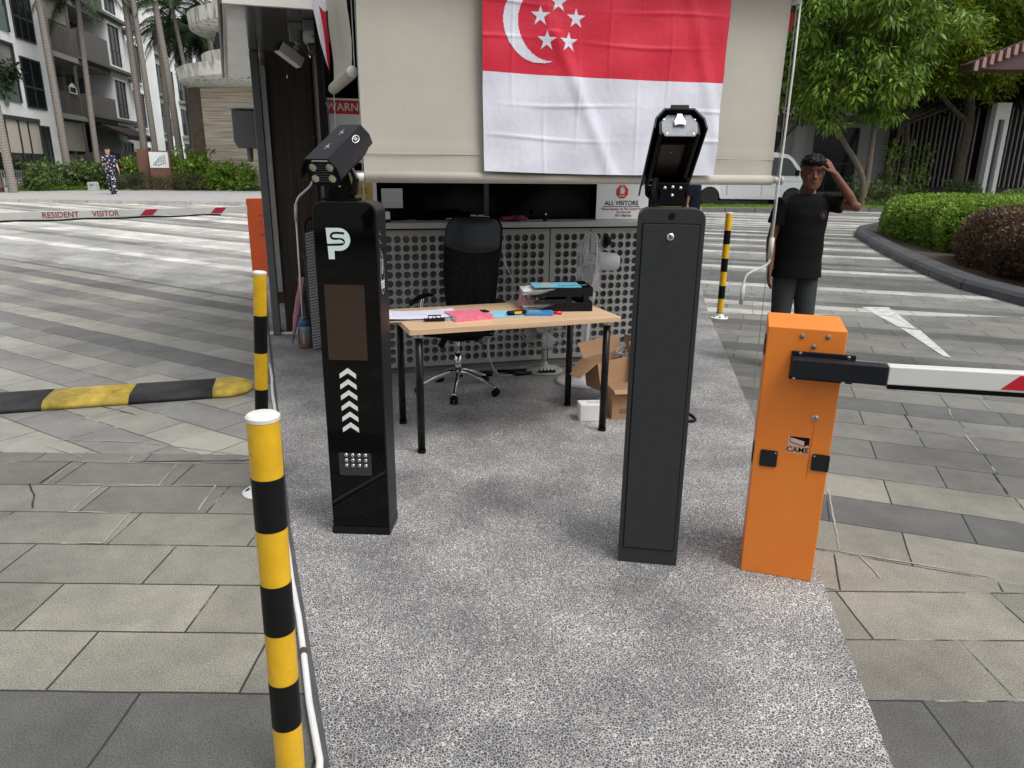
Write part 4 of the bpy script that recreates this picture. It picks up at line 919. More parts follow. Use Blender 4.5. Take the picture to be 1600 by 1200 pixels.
text('lettering', 'RESIDENT', .098, MR, (-2.46,-.031,-.004), FRONT, ar, bold=.0015, sx=.93); text('lettering', 'VISITOR', .098, MR, (-1.95,-.031,-.004), FRONT, ar, bold=.0015, sx=.88)
for x in (-1.42,-.48,-3.6): 
    b = MB(); b.prism([(x-.12,-.04),(x+.04,-.04),(x+.12,.038),(x-.04,.038)], -.0318, -.0302, 'y'); b.build('red_band', M('far_red', (.36,.015,.04), .5), ar)
# ================================================================ TABLE
TA = R(20.2); TC = (-.065,4.325,.022)
tb = thing('folding_desk', 'light wood topped desk on four black tube legs in front of the perforated wall', 'table', TC, TA)
mt = bpy.data.materials.new('light_wood_laminate'); mt.use_nodes = True; n = mt.node_tree.nodes; l = mt.node_tree.links; bs = n['Principled BSDF']
tc = n.new('ShaderNodeTexCoord'); mp = n.new('ShaderNodeMapping'); mp.inputs['Scale'].default_value = (1.2, 26, 26); l.new(tc.outputs['Object'], mp.inputs[0])
nz = n.new('ShaderNodeTexNoise'); nz.inputs['Scale'].default_value = 2; nz.inputs['Detail'].default_value = 5; l.new(mp.outputs[0], nz.inputs['Vector'])
rp = n.new('ShaderNodeValToRGB'); rp.color_ramp.elements[0].position = .35; rp.color_ramp.elements[1].position = .65; rp.color_ramp.elements[0].color = (.56,.37,.22,1); rp.color_ramp.elements[1].color = (.66,.46,.29,1)
l.new(nz.outputs[0], rp.inputs[0]); l.new(rp.outputs[0], bs.inputs['Base Color']); bs.inputs['Roughness'].default_value = .4
b = MB(); b.box(-.65,.65,-.325,.325,.715,.747); b.build('tabletop', mt, tb, bevel=.002)
for sx in (-1, 1):
    for sy in (-1, 1):
        x, y = sx*.588, sy*.268
        b = MB(); b.tube([(x,y,.02),(x,y,.69)], .0225, 18); lg = b.build('leg', BLKG, tb, smooth=True)
        b = MB(); b.tube([(x,y,0),(x,y,.02)], .025, 18); b.build('rubber_foot', BLK, lg)
        b = MB(); b.tube([(x,y,.6905),(x,y,.714)], .028, 18); b.build('leg_collar', STEEL, lg)
def tw(x, y, z=0): 
    c, s_ = math.cos(TA), math.sin(TA); return (TC[0]+x*c-y*s_, TC[1]+x*s_+y*c, TC[2]+.7475+z)
def on_table(name, label, cat, x, y, rz=0): return thing(name, label, cat, tw(x, y), TA+rz)
PPR = M('lilac_white_paper', (.62,.62,.72), .8, var=.03)
t = on_table('clipboard', 'open clipboard with loose white paper sheets on the left end of the desk', 'clipboard', -.50, .02, R(-8)); t.scale = (1.2,1.2,1)
b = MB(); b.box(-.20,.14,-.12,.12,0,.004); b.build('board', M('clip_board_pale', (.5,.36,.30), .6), t)
b = MB(); rs = random.Random(3)
for i in range(4):
    a = rs.uniform(-.22,.22); z = .0045+.0022*i; vs = []
    for j in range(9):
        for k in range(2): 
            x = -.19+.36*j/8; y = -.105+.21*k; vs.append((x*math.cos(a)-y*math.sin(a), x*math.sin(a)+y*math.cos(a), z+.012*(j/8)**3*(i % 2)+.010*((8-j)/8)**4))
    b.add(vs, [(2*j, 2*j+2, 2*j+3, 2*j+1) for j in range(8)])
b.build('paper_sheet', PPR, t)
b = MB()
for i in range(9): b.box(-.15,.10,-.075+i*.018,-.0745+i*.018+.0005,.0235,.0238)
b.build('ruled_line', M('blue_grey_print', (.35,.38,.55), .8), t)
b = MB(); b.box(.00,.10,-.135,-.098,.004,.014); b.tube([(.02,-.12,.014),(.02,-.12,.034),(.08,-.12,.034),(.08,-.12,.014)], .004, 8); b.tube([(.035,-.14,.018),(.05,-.10,.03),(.065,-.14,.018)], .003, 8); b.build('clip', BLKG, t, bevel=.001)
t = on_table('notebook', 'pink spiral notebook with patterned cover beside the clipboard', 'notebook', -.24, -.085, R(6)); t.scale = (1.12,1.12,1.1)
b = MB(); b.box(-.105,.10,-.085,.085,.0,.022); b.build('pages', PAPER, t); 
b = MB(); b.box(-.108,.102,-.088,.088,.0222,.0265); b.box(-.109,.102,-.0905,-.0885,0,.024)
b.build('cover', M('pink_cover', (.72,.10,.20), .4, var=.2, scale=60, col2=(.75,.28,.34)), t)
b = MB(); b.box(.075,.108,-.03,.03,.027,.031); b.build('elastic_clip', BLK, t)
t = on_table('booklet', 'light blue booklet lying flat under the pink notebook', 'booklet', -.06, -.06, R(-4))
b = MB(); b.box(-.20,.15,-.10,.10,0,.0045); b.build('pages', PAPER, t); b = MB(); b.box(-.203,.153,-.103,.103,.0047,.0065); b.build('cover', M('light_blue_cover', (.25,.55,.68), .5, var=.06), t)
b = MB(); b.box(.10,.155,.03,.06,.0067,.0095); b.build('corner_clip', BLK, t)
t = on_table('utility_knife', 'stubby black and yellow utility tool lying on the blue booklet', 'tool', .045, -.125, R(4)); t.location.z += .008
b = MB(); b.loft([[(x, y*s_, .014+z*s_) for y, z in ell(0,0,.018,.014,14)] for x, s_ in ((-.06,.55),(-.052,.95),(-.02,1),(.03,.92),(.062,.9),(.066,.6))]); b.build('body', BLK, t, smooth=True)
b = MB(); b.box(-.018,.03,-.0195,.0,.006,.022); b.build('yellow_panel', M('tool_yellow', (.75,.42,.02), .4), t, bevel=.002)
b = MB(); b.box(.066,.085,-.008,.008,.008,.016); b.build('tip', STEEL, t)
t = on_table('calculator_case', 'flat bright blue plastic case on the desk left of the red marker', 'case', .195, -.115, R(-16))
b = MB(); b.prism(rrect(-.088,.088,-.05,.05,.014,4), 0, .018); b.build('case', M('bright_blue_plastic', (.03,.22,.55), .3, var=.08), t, bevel=.003)
b = MB(); b.prism(rrect(-.07,.015,-.034,.034,.008,4), .0182, .0215); b.build('cover', M('pale_blue_window', (.20,.36,.55), .15), t)
t = on_table('marker_pen', 'short red marker pen lying in front of the paper trays', 'pen', .285, -.135, R(-35))
b = MB(); b.tube([(-.045,0,.0095),(.03,0,.0095)], .009, 14); b.build('barrel', M('marker_white', (.6,.55,.55), .4), t, smooth=True)
b = MB(); b.tube([(.0,0,.0095),(.052,0,.0095)], .0104, 14); b.build('pen_cap', M('marker_red', (.65,.02,.04), .3), t, smooth=True)
# paper trays
t = on_table('letter_tray', 'black two tier letter tray stacked with papers and a blue folder', 'tray', .405, .065, R(-14)); t.scale = (1.1,1.1,1.05)
TRB = M('tray_black', (.010,.010,.011), .45, var=.1, spec=.15)
for k, z0 in enumerate((0, .088)):
    b = MB(); b.box(-.18,.17,-.13,.13,z0+.002,z0+.006)
    b.prism([(-.18,z0),(.17,z0),(.17,z0+.055),(-.03,z0+.05),(-.12,z0+.018),(-.18,z0+.010)], -.133, -.129, 'y'); b.prism([(-.18,z0),(.17,z0),(.17,z0+.055),(-.03,z0+.05),(-.12,z0+.018),(-.18,z0+.010)], .129, .133, 'y')
    b.box(.17,.174,-.133,.133,z0,z0+.055); tr = b.build('tray', TRB, t, bevel=.001)
for x in (.02,.12):
    for y in (-.1365,.1335): b = MB(); b.box(x,x+.03,y,y+.003,.03,.105); b.build('riser', TRB, t)
b = MB(); rs = random.Random(5)
for i in range(9):
    a = rs.uniform(-.05,.05); x0 = -.205+rs.uniform(-.02,.02); z = .096+.0042*i; vs = []
    for j in range(7):
        for yy in (-.105,.105): 
            x = x0+.30*j/6; vs.append((x, yy+a*x, z-.018*((6-j)/6)**2+.0*i))
    b.add(vs, [(2*j, 2*j+2, 2*j+3, 2*j+1) for j in range(6)])
for i in range(7):
    x0 = -.20+rs.uniform(-.02,.02); z = .007+.003*i; vs = []
    for j in range(7):
        for yy in (-.105,.105): x = x0+.30*j/6; vs.append((x, yy+rs.uniform(-.002,.002), z+.006*(j/6)))
    b.add(vs, [(2*j, 2*j+2, 2*j+3, 2*j+1) for j in range(6)])
o = b.build('paper_stack', M('paper_cream', (.66,.65,.61), .8, var=.1, scale=30), t)
t = thing('folder', 'light blue folder lying on top of the papers in the upper tray', 'folder', tw(.40,.06,.1435), TA+R(-14))
b = MB(); b.box(-.17,.13,-.10,.09,0,.006); b.build('cover', M('folder_blue', (.16,.45,.60), .5, var=.1), t); b = MB(); b.box(-.12,-.04,-.04,.05,.0062,.0068); b.build('label', M('folder_orange', (.6,.35,.15), .6), t)
b = MB(); b.tube([(-.02,-.08,.010),(.17,-.06,.010)], .003, 8); b.build('pencil', M('pencil_teal', (.03,.25,.22), .4), t)
b = MB(); rs = random.Random(9); vs = []
for i in range(70):
    c = Vector((rs.gauss(0,.022), rs.gauss(0,.022), .05+rs.gauss(0,.022))); u_ = Vector((rs.uniform(-1,1), rs.uniform(-1,1), rs.uniform(-1,1))).normalized()*.03; v_ = Vector((rs.uniform(-1,1), rs.uniform(-1,1), rs.uniform(-1,1))).normalized()*.02
    b.add([c-u_, c+v_, c+u_, c-v_*.4], [(0,1,2,3)])
t = on_table('plastic_bag', 'clear plastic bag holding pink tissue tucked against the left side of the trays', 'bag', .205, .10)
b.build('tissue', M('pink_tissue', (.62,.20,.26), .8, island=.2, var=.2), t)
b = MB(); b.loft([[((.045+.008*math.sin(a*5+z*80))*sc*math.cos(a), (.045+.008*math.sin(a*4+z*60))*sc*math.sin(a), z) for a in [2*PI*k/24 for k in range(24)]] for z, sc in ((.002,.9),(.03,1.05),(.06,1.1),(.09,1),(.115,.8),(.13,.5))], cap=False)
b.build('bag_film', M('clear_film', (.9,.9,.9), .1, alpha=.22), t, smooth=True)
t = on_table('phone_charger', 'small white adapter lying on top of the left tray edge', 'adapter', .235, .17); t.location.z += .115
b = MB(); b.box(-.03,.04,-.012,.012,0,.014); b.build('body', WPL, t, bevel=.004)
# ================================================================ OFFICE CHAIR
ch = thing('office_chair', 'black high back mesh office chair on a chrome star base behind the desk', 'chair', (-.40,5.08,.022), R(-22))
b = MB()
for k in range(5):
    a = R(-90+20+72*k); d = Vector((math.cos(a), math.sin(a), 0))
    pts = [d*.02+Vector((0,0,.155)), d*.08+Vector((0,0,.15)), d*.18+Vector((0,0,.115)), d*.265+Vector((0,0,.075)), d*.30+Vector((0,0,.062))]
    b = MB(); b.tube(spline(pts, 5), [.022]*6+[.019]*5+[.015]*10, 12); lg = b.build('base_arm', CHR, ch, smooth=True)
    b = MB(); c = d*.30
    pd = Vector((-d.y, d.x, 0)); b.tube([c-pd*.026+Vector((0,0,.028)), c-pd*.006+Vector((0,0,.028))], .027, 16); b.tube([c+pd*.006+Vector((0,0,.028)), c+pd*.026+Vector((0,0,.028))], .027, 16); b.tube([c+Vector((0,0,.03)), c+Vector((0,0,.065))], .012, 10)
    b.build('caster', BLK, lg)
b = MB(); b.lathe([(.034,.12),(.036,.165),(.03,.175)], 20); b.build('hub', BLK, ch); b = MB(); b.tube([(0,0,.17),(0,0,.30)], .026, 16); b.tube([(0,0,.30),(0,0,.42)], .014, 14); b.build('gas_column', CHR, ch, smooth=True)
b = MB(); b.box(-.09,.09,-.10,.10,.41,.45); b.tube([(-.08,-.02,.43),(-.13,-.03,.34)], .024, 10); b.tube([(.09,-.05,.43),(.21,-.08,.43)], .008, 8); b.build('tilt_mechanism', BLK, ch, bevel=.005)
b = MB(); b.T = Matrix.Translation((.235,-.09,.44)) @ Matrix.Rotation(PI/2, 4, 'Y'); b.lathe([(.0,-.015),(.03,-.015),(.034,0),(.03,.015),(0,.015)], 16); b.build('tension_knob', M('knob_grey', (.10,.09,.08), .5), ch)
FB = M('black_seat_fabric', (.006,.006,.007), .9, var=.3, scale=60, spec=.08)
b = MB(); rings = []
for z, s_ in ((.452,.90),(.462,1.0),(.50,1.03),(.525,.98),(.54,.85)): rings.append([(x*s_, y*s_, z) for x, y in rrect(-.25,.25,-.24,.25,.09,6)])
b.loft(rings); b.build('seat', FB, ch, smooth=True)
# backrest: curved sheet, narrow waist, flared shoulders
def back_w(t): return .185+.03*math.sin(t*PI*.9)+(.015 if t > .55 else 0)*min(1,(t-.55)*5) - (.0 if t < .93 else (t-.93)*.5)
def back_pt(u, t): 
    z = .56+.69*t; w = back_w(t); y = .23+.10*t-.035*math.sin(t*PI)-.05*math.cos(u*PI/2)*0+.055*(1-u*u)*1.0-.02
    return (u*w, y, z)
vs = []; fs = []
for j in range(25):
    for i in range(17): vs.append(back_pt(-1+2*i/16, j/24))
for j in range(24):
    for i in range(16): fs.append((j*17+i, j*17+i+1, (j+1)*17+i+1, (j+1)*17+i))
MESHM = bpy.data.materials.new('black_mesh_fabric'); MESHM.use_nodes = True; n = MESHM.node_tree.nodes; l = MESHM.node_tree.links; bs = n['Principled BSDF']
bs.inputs['Base Color'].default_value = (.007,.007,.008,1); bs.inputs['Specular IOR Level'].default_value = .2; bs.inputs['Roughness'].default_value = .7
tc = n.new('ShaderNodeTexCoord'); mp = n.new('ShaderNodeMapping'); mp.inputs['Scale'].default_value = (1,1,1); l.new(tc.outputs['Object'], mp.inputs[0]); vv = n.new('ShaderNodeTexVoronoi'); vv.inputs['Scale'].default_value = 240; l.new(mp.outputs[0], vv.inputs['Vector'])
mr = n.new('ShaderNodeMapRange'); mr.inputs[1].default_value = .15; mr.inputs[2].default_value = .25; mr.inputs[3].default_value = .45; mr.inputs[4].default_value = 1; l.new(vv.outputs['Distance'], mr.inputs[0]); l.new(mr.outputs[0], bs.inputs['Alpha'])
b = MB(); b.add(vs, fs); bk = b.build('backrest', MESHM, ch, smooth=True)
b = MB(); edge = [back_pt(-1, j/24) for j in range(25)]+[back_pt(u, 1) for u in (-.6,-.2,.2,.6)]+[back_pt(1, j/24) for j in range(24,-1,-1)]+[back_pt(u, 0) for u in (.6,.2,-.2,-.6)]
b.tube(edge+[edge[0]], .012, 8, cap=False); b.build('back_frame', BLK, bk, smooth=True)
LTH = M('black_leatherette', (.010,.012,.016), .42, var=.12, scale=12)
vs = []; 
for s_ in (-1, 1):
    for j in range(13):
        for i in range(17):
            u = -1+2*i/16; lo = .70-.075*(1-u*u); t = lo+(1.0-lo)*j/12; x, y, z = back_pt(u*.99, t); e = min(1, 6*min(j/12, 1-j/12, (1-abs(u))*.5+.02)); vs.append((x, y-(.008+.018*e)*(1 if s_ < 0 else 0)-.002, z+.004))
N1 = 13*17; fs = [(j*17+i, j*17+i+1, (j+1)*17+i+1, (j+1)*17+i) for j in range(12) for i in range(16)]
fs2 = [tuple(x+N1 for x in f) for f in fs]
b = MB(); b.add(vs[:N1], fs); b.build('headrest_pad', LTH, bk, smooth=True)
b = MB(); b.tube([(0,.16,.44),(0,.27,.47),(0,.29,.6),(0,.29,.75)], [.028,.028,.022,.016], 12); b.build('back_spine', BLK, ch, smooth=True)
for sx in (-1, 1):
    b = MB(); b.tube(spline([(sx*.20,.02,.44),(sx*.285,.02,.46),(sx*.30,.0,.56),(sx*.295,.02,.68)]), .014, 10); st_ = b.build('armrest_post', CHR, ch, smooth=True)
    b = MB(); b.loft([[(sx*.29+x*s_, y, z+zz*s_) for x, zz in ell(0,0,.030,.014,12)] for y, z, s_ in ((-.17,.66,.5),(-.14,.675,.95),(-.02,.70,1),(.10,.695,1),(.15,.68,.7))]); b.build('armrest_pad', BLK, st_, smooth=True)
# ================================================================ FANS
def fan_head(t, c, yaw, pitch, r, white, cage_mat, hub_mat):
    q = Matrix.Translation(c) @ Matrix.Rotation(yaw, 4, 'Z') @ Matrix.Rotation(pitch, 4, 'X')   # faces local -Y
    b = MB(); b.T = q
    for k in range(44):
        a = 2*PI*k/44; ca, sa = math.cos(a), math.sin(a)
        b.tube([(r*.24*ca,-.075,r*.24*sa),(r*.62*ca,-.066,r*.62*sa),(r*.92*ca,-.03,r*.92*sa),(r*ca,.0,r*sa)], .0013, 4, cap=False)
        b.tube([(r*ca,.0,r*sa),(r*.9*ca,.035,r*.9*sa),(r*.3*ca,.06,r*.3*sa)], .0013, 4, cap=False)
    cg = b.build('cage', cage_mat, t)
    b = MB(); b.T = q; rg = [(r*math.cos(2*PI*k/40), 0, r*math.sin(2*PI*k/40)) for k in range(41)]; b.tube(rg, .0065, 8, cap=False, up=(0,1,0)); b.build('rim', white, t, smooth=True)
    b = MB(); b.T = q @ Matrix.Translation((0,-.078,0)) @ Matrix.Rotation(PI/2, 4, 'X'); b.lathe([(r*.25,-.004),(r*.25,.002),(r*.20,.006),(r*.16,.002),(0,.003)], 28); b.build('front_badge', hub_mat, t, smooth=True)
    b = MB(); b.T = q
    for k in range(4):
        a = PI/2*k; vs = []
        for i in range(7):
            rr = r*(.18+.70*i/6)
            for j in range(4): an = a+(.0+.95*j/3)*(.75+.25*i/6); vs.append((rr*math.cos(an), -.035+.045*j/3, rr*math.sin(an)))
        b.add(vs, [(i*4+j, i*4+j+1, (i+1)*4+j+1, (i+1)*4+j) for i in range(6) for j in range(3)])
    bl_ = b.build('blade', M('fan_blade', (.55,.56,.57), .25, alpha=.55), t, smooth=True)
    b = MB(); b.T = q @ Matrix.Rotation(-PI/2, 4, 'X'); b.lathe([(0,-.06),(r*.2,-.05),(r*.2,.03),(r*.30,.055),(r*.32,.08),(r*.31,.20),(r*.24,.225),(0,.23)], 24); b.build('motor', white, t, auto=50)
FWH = M('fan_white', (.62,.62,.62), .35, var=.04); FGR = M('fan_dusty_grey', (.30,.30,.27), .6, var=.2, scale=20)
sf = thing('stand_fan', 'white pedestal fan turned sideways standing behind the right end of the desk', 'fan', (.545,5.38,.022), 0)
b = MB(); b.lathe([(.20,.0),(.205,.012),(.18,.025),(.05,.045),(.03,.07)], 36); b.build('base', FWH, sf, smooth=True)
b = MB(); b.tube([(0,0,.05),(.05,.0,.62)], .017, 14); b.tube([(.05,0,.60),(.07,0,.74)], .022, 12); b.build('pole', FWH, sf, smooth=True)
b = MB(); b.box(.045,.105,-.03,.03,.72,.86); b.tube([(.10,0,.74),(.13,-.02,.73)], .014, 10); b.build('neck', FWH, sf, bevel=.006)
fan_head(sf, (.025,0,.95), R(-82), R(-4), .215, FWH, M('fan_wire', (.68,.68,.68), .4), FWH)
ff = thing('floor_fan', 'dusty grey table fan standing on the floor under the desk', 'fan', (.26,5.68,.022), R(10))
b = MB(); b.lathe([(.155,.0),(.158,.012),(.13,.03),(.04,.05),(.03,.08)], 32); b.build('base', FGR, ff, smooth=True)
b = MB(); b.prism([(-.07,-.145),(.07,-.145),(.06,-.09),(-.06,-.09)], .028, .040); kp = b.build('button_panel', PBLK, ff)
b = MB()
for k in range(4): b.tube([(-.045+.03*k,-.12,.038),(-.045+.03*k,-.12,.048)], .009, 10)
b.build('button', WPL, kp)
b = MB(); b.tube([(0,0,.05),(0,.0,.24)], .022, 14); b.build('pole', FGR, ff, smooth=True)
fan_head(ff, (-.02,-.05,.38), R(-22), R(-6), .185, FGR, M('fan_dusty_wire', (.14,.14,.12), .6), FGR)
# ================================================================ BOXES
CARD = M('cardboard', (.36,.215,.12), .8, var=.10, scale=5); CARDI = M('cardboard_inside', (.26,.15,.08), .85, var=.1)
def carton(label, loc, rz, w, d, h, flaps, tilt=(0,0)):
    t = thing('cardboard_box', label, 'box', loc, rz); t.rotation_euler = (tilt[0], tilt[1], rz)
    b = MB(); th = .004
    b.box(-w/2,w/2,-d/2,-d/2+th,0,h); b.box(-w/2,w/2,d/2-th,d/2,0,h); b.box(-w/2,-w/2+th,-d/2+th+.0005,d/2-th-.0005,0,h); b.box(w/2-th,w/2,-d/2+th+.0005,d/2-th-.0005,0,h); b.box(-w/2+th+.0005,w/2-th-.0005,-d/2+th+.0005,d/2-th-.0005,0,th)
    b.build('carton_wall', CARD, t)
    for side, ang, ln in flaps:
        b = MB(); 
        if side in 'FB': b.box(-w/2+.002,w/2-.002,0,ln,0,th)
        else: b.box(-d/2+.002,d/2-.002,0,ln,0,th)
        o = b.build('flap', CARD, t)
        o.location = {'F': (0,-d/2,h), 'B': (0,d/2,h), 'L': (-w/2,0,h), 'R': (w/2,0,h)}[side]
        o.rotation_euler = {'F': (-R(ang),0,PI), 'B': (R(ang),0,0), 'L': (R(ang),0,PI/2), 'R': (R(ang),0,-PI/2)}[side] if side != 'F' else (R(ang),0,PI)
    return t
c1_ = carton('closed lower cardboard box beside the white foam block behind the grey pillar', (.80,4.62,.022), R(8), .30, .24, .205, [('F',-18,.05)])
b = MB(); b.box(-.10,.02,-.1212,-.1204,.04,.075); b.build('print', M('box_print_brown', (.22,.12,.06), .8), c1_)
b = MB(); b.box(-.145,.145,-.115,.115,.200,.206); b.build('lid', CARDI, c1_)
c2_ = carton('open upper cardboard box with wide flaps leaning on the lower box', (.72,4.80,.18), R(20), .32, .24, .20, [('B',60,.12),('L',-28,.16),('R',75,.11)], tilt=(R(-6),R(-8)))
fl_ = MB(); fl_.box(-.075,.085,0,.005,-.0,.27); o = fl_.build('front_flap', CARD, c2_); o.location = (.13,-.20,.035); o.rotation_euler = (R(-18),R(12),R(10))
text('small_print', 'HANDLE WITH CARE\nTHIS SIDE UP\nKEEP DRY', .018, M('box_print_brown', (.22,.12,.06), .8), (0.0,-.001,.09), FRONT, o)
t = thing('foam_block', 'white foam packing block on the floor under the right end of the desk', 'packaging', (.53,4.50,.022), R(6))
b = MB(); b.box(-.085,.085,-.055,.055,0,.115); b.build('block', M('white_foam', (.70,.70,.70), .85, bump=.3, bscale=120), t, bevel=.006)
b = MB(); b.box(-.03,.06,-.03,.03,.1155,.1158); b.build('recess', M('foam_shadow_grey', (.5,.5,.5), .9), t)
t = thing('plastic_wrap', 'crumpled clear plastic wrap stuffed in the open cardboard box', 'packaging', (.80,4.93,.33), 0)
b = MB(); rs = random.Random(4)
for i in range(60):
    c = Vector((rs.gauss(0,.035), rs.gauss(0,.03), rs.gauss(.03,.03))); u_ = Vector([rs.uniform(-1,1) for _ in range(3)]).normalized()*.035; v_ = Vector([rs.uniform(-1,1) for _ in range(3)]).normalized()*.025
    b.add([c-u_, c+v_, c+u_, c-v_], [(0,1,2,3)])
b.build('film', M('wrap_film', (.75,.77,.8), .15, alpha=.5), t)
# red folded umbrella / cone
t = thing('red_umbrella', 'closed red umbrella leaning on the wall between the cardboard boxes and grey pillar', 'umbrella', (.96,5.15,.05), 0)
b = MB(); rings = []
for k, (z, r_) in enumerate(((.12,.012),(.18,.035),(.32,.048),(.46,.046),(.50,.03),(.60,.022),(.80,.012))):
    rings.append([(.10*z+(r_*(1+.18*math.sin(7*a)))*math.cos(a), .05*z+(r_*(1+.18*math.sin(7*a)))*math.sin(a), z) for a in [2*PI*q/42 for q in range(42)]])
b.loft(rings); b.build('canopy', M('red_nylon', (.52,.012,.02), .4, var=.15, scale=20), t, smooth=True)
b = MB(); b.tube([(0,0,0),(.012,.006,.12)], .004, 8); b.build('tip', STEEL, t)
# umbrellas by the timber wall
def umbrella(label, base, top, mat, r, handle):
    B0 = Vector(base); T0 = Vector(top); d = T0-B0; L = d.length; dn = d.normalized(); t = thing('umbrella', label, 'umbrella', base)
    q = dn.to_track_quat('Z', 'Y').to_matrix().to_4x4(); b = MB(); b.T = q; rings = []
    for f, rr in ((.10,.10),(.2,.5),(.4,.85),(.7,1.0),(.92,.9),(.96,1.1),(1.0,1.2)):
        rings.append([(r*rr*(1+.16*math.sin(8*a+f*9))*math.cos(a), r*rr*(1+.16*math.sin(8*a+f*9))*math.sin(a), L*f) for a in [2*PI*k/48 for k in range(48)]])
    b.loft(rings); b.build('canopy', mat, t, smooth=True)
    b = MB(); b.T = q; b.tube([(0,0,0),(0,0,L*.12)], .004, 8); b.build('tip', BLK, t)
    b = MB(); b.T = q
    if handle: b.tube(spline([(0,0,L),(0,0,L+.22),(-.01,0,L+.30),(-.05,0,L+.335),(-.10,0,L+.31),(-.12,0,L+.25)]), .009, 10)
    else: b.tube([(0,0,L),(0.004,0,L+.035)], [.022,.016], 12)
    b.build('handle', BLK, t, smooth=True)
umbrella('pink patterned folded umbrella leaning against the brown timber wall', (-2.09,6.57,.022), (-2.03,6.86,.60), M('pink_pattern', (.55,.24,.30), .6, var=0, scale=60, col2=(.30,.10,.16)), .036, False)
umbrella('dark blue folded umbrella with hooked black handle beside the side wall', (-1.885,6.60,.022), (-1.965,6.84,.84), M('navy_nylon', (.010,.016,.028), .5, var=.2), .038, True)
# water bottle
t = thing('water_bottle', 'large translucent water bottle fading from blue to orange standing by the umbrellas', 'bottle', (-1.925,6.42,.022), 0)
mt = bpy.data.materials.new('gradient_bottle'); mt.use_nodes = True; n = mt.node_tree.nodes; l = mt.node_tree.links; bs = n['Principled BSDF']
tc = n.new('ShaderNodeTexCoord'); sp = n.new('ShaderNodeSeparateXYZ'); l.new(tc.outputs['Object'], sp.inputs[0]); rp = n.new('ShaderNodeValToRGB'); mr = n.new('ShaderNodeMapRange'); mr.inputs[1].default_value = 0; mr.inputs[2].default_value = .24; l.new(sp.outputs[2], mr.inputs[0]); l.new(mr.outputs[0], rp.inputs[0])
rp.color_ramp.elements[0].color = (.30,.11,.06,1); rp.color_ramp.elements[1].color = (.12,.24,.34,1); e3 = rp.color_ramp.elements.new(.5); e3.color = (.24,.24,.24,1); l.new(rp.outputs[0], bs.inputs['Base Color']); bs.inputs['Roughness'].default_value = .3
b = MB(); b.lathe([(.062,0),(.068,.01),(.068,.16),(.064,.185),(.05,.20),(.045,.205)], 28); b.build('body', mt, t, smooth=True)
b = MB(); b.lathe([(.048,.205),(.05,.21),(.05,.24),(.036,.25),(.03,.285),(0,.29)], 20); b.build('lid', M('bottle_blue_cap', (.05,.14,.26), .4), t, auto=40)
b = MB(); b.tube([(-.03,-.062,.21),(-.035,-.074,.12),(-.03,-.070,.05)], .005, 8); b.build('strap', M('bottle_strap', (.05,.06,.08), .6), t)
text('lettering', 'HYDRATE', .024, PWHT, (.012,-.0695,.10), (PI/2,-PI/2,0), t)
# black plug and hook near pillar, cables on floor
b = MB(); b.tube(spline([(1.14,4.60,.06),(1.20,4.52,.05),(1.22,4.46,.035),(1.17,4.44,.03),(1.14,4.50,.03)]), .011, 8); b.ball((1.16,4.6,.06), .026, 10)
tag(b.build('black_cable', BLK, smooth=True), 'looped black cable end with plug on the floor just right of the grey pillar', 'cable')
b = MB(); b.tube(spline([(-.12,5.62,.035),(.0,5.60,.045),(.12,5.66,.035),(.18,5.60,.035),(.05,5.53,.035),(-.05,5.58,.04)]), .012, 8); b.box(-.30,-.16,5.50,5.56,.024,.055)
tag(b.build('black_cable', BLK, smooth=True), 'black extension cable coiled on the floor behind the office chair', 'cable')
b = MB(); b.tube([gw(1.25,-.10,.045), gw(2.2,-.10,.045)], .012, 10); tag(b.build('skirting_pipe', STEEL, smooth=True), 'thin steel pipe along the foot of the perforated wall behind the fans', 'pipe')
b = MB(); b.ball((0,0,0), (.035,.02,.04), 12); o = b.build('black_knob', BLK, smooth=True); o.location = gw(1.86,-.02,1.06); o.parent = gh; o.location = (1.86,-.02,1.06); o.name = 'knob'
# ================================================================ PEOPLE
def fused(name, mb, mat, parent, vox=.006, sm=2):
    me = mb.mesh('tmp', mat, fix=False); o = bpy.data.objects.new('tmp', me); COL.objects.link(o)
    r = o.modifiers.new('r', 'REMESH'); r.mode = 'VOXEL'; r.voxel_size = vox
    s_ = o.modifiers.new('s', 'SMOOTH'); s_.factor = .5; s_.iterations = sm
    dg = bpy.context.evaluated_depsgraph_get(); m2 = bpy.data.meshes.new_from_object(o.evaluated_get(dg)); bpy.data.objects.remove(o)
    m2.polygons.foreach_set('use_smooth', [True]*len(m2.polygons)); m2.name = name; m2.materials.clear(); m2.materials.append(mat)
    q = bpy.data.objects.new(name, m2); COL.objects.link(q); q.parent = parent; return q
def ering(c, rx, ry, n=20, tilt=0): return [(c[0]+rx*math.cos(2*PI*k/n), c[1]+ry*math.sin(2*PI*k/n), c[2]+tilt*math.cos(2*PI*k/n)) for k in range(n)]
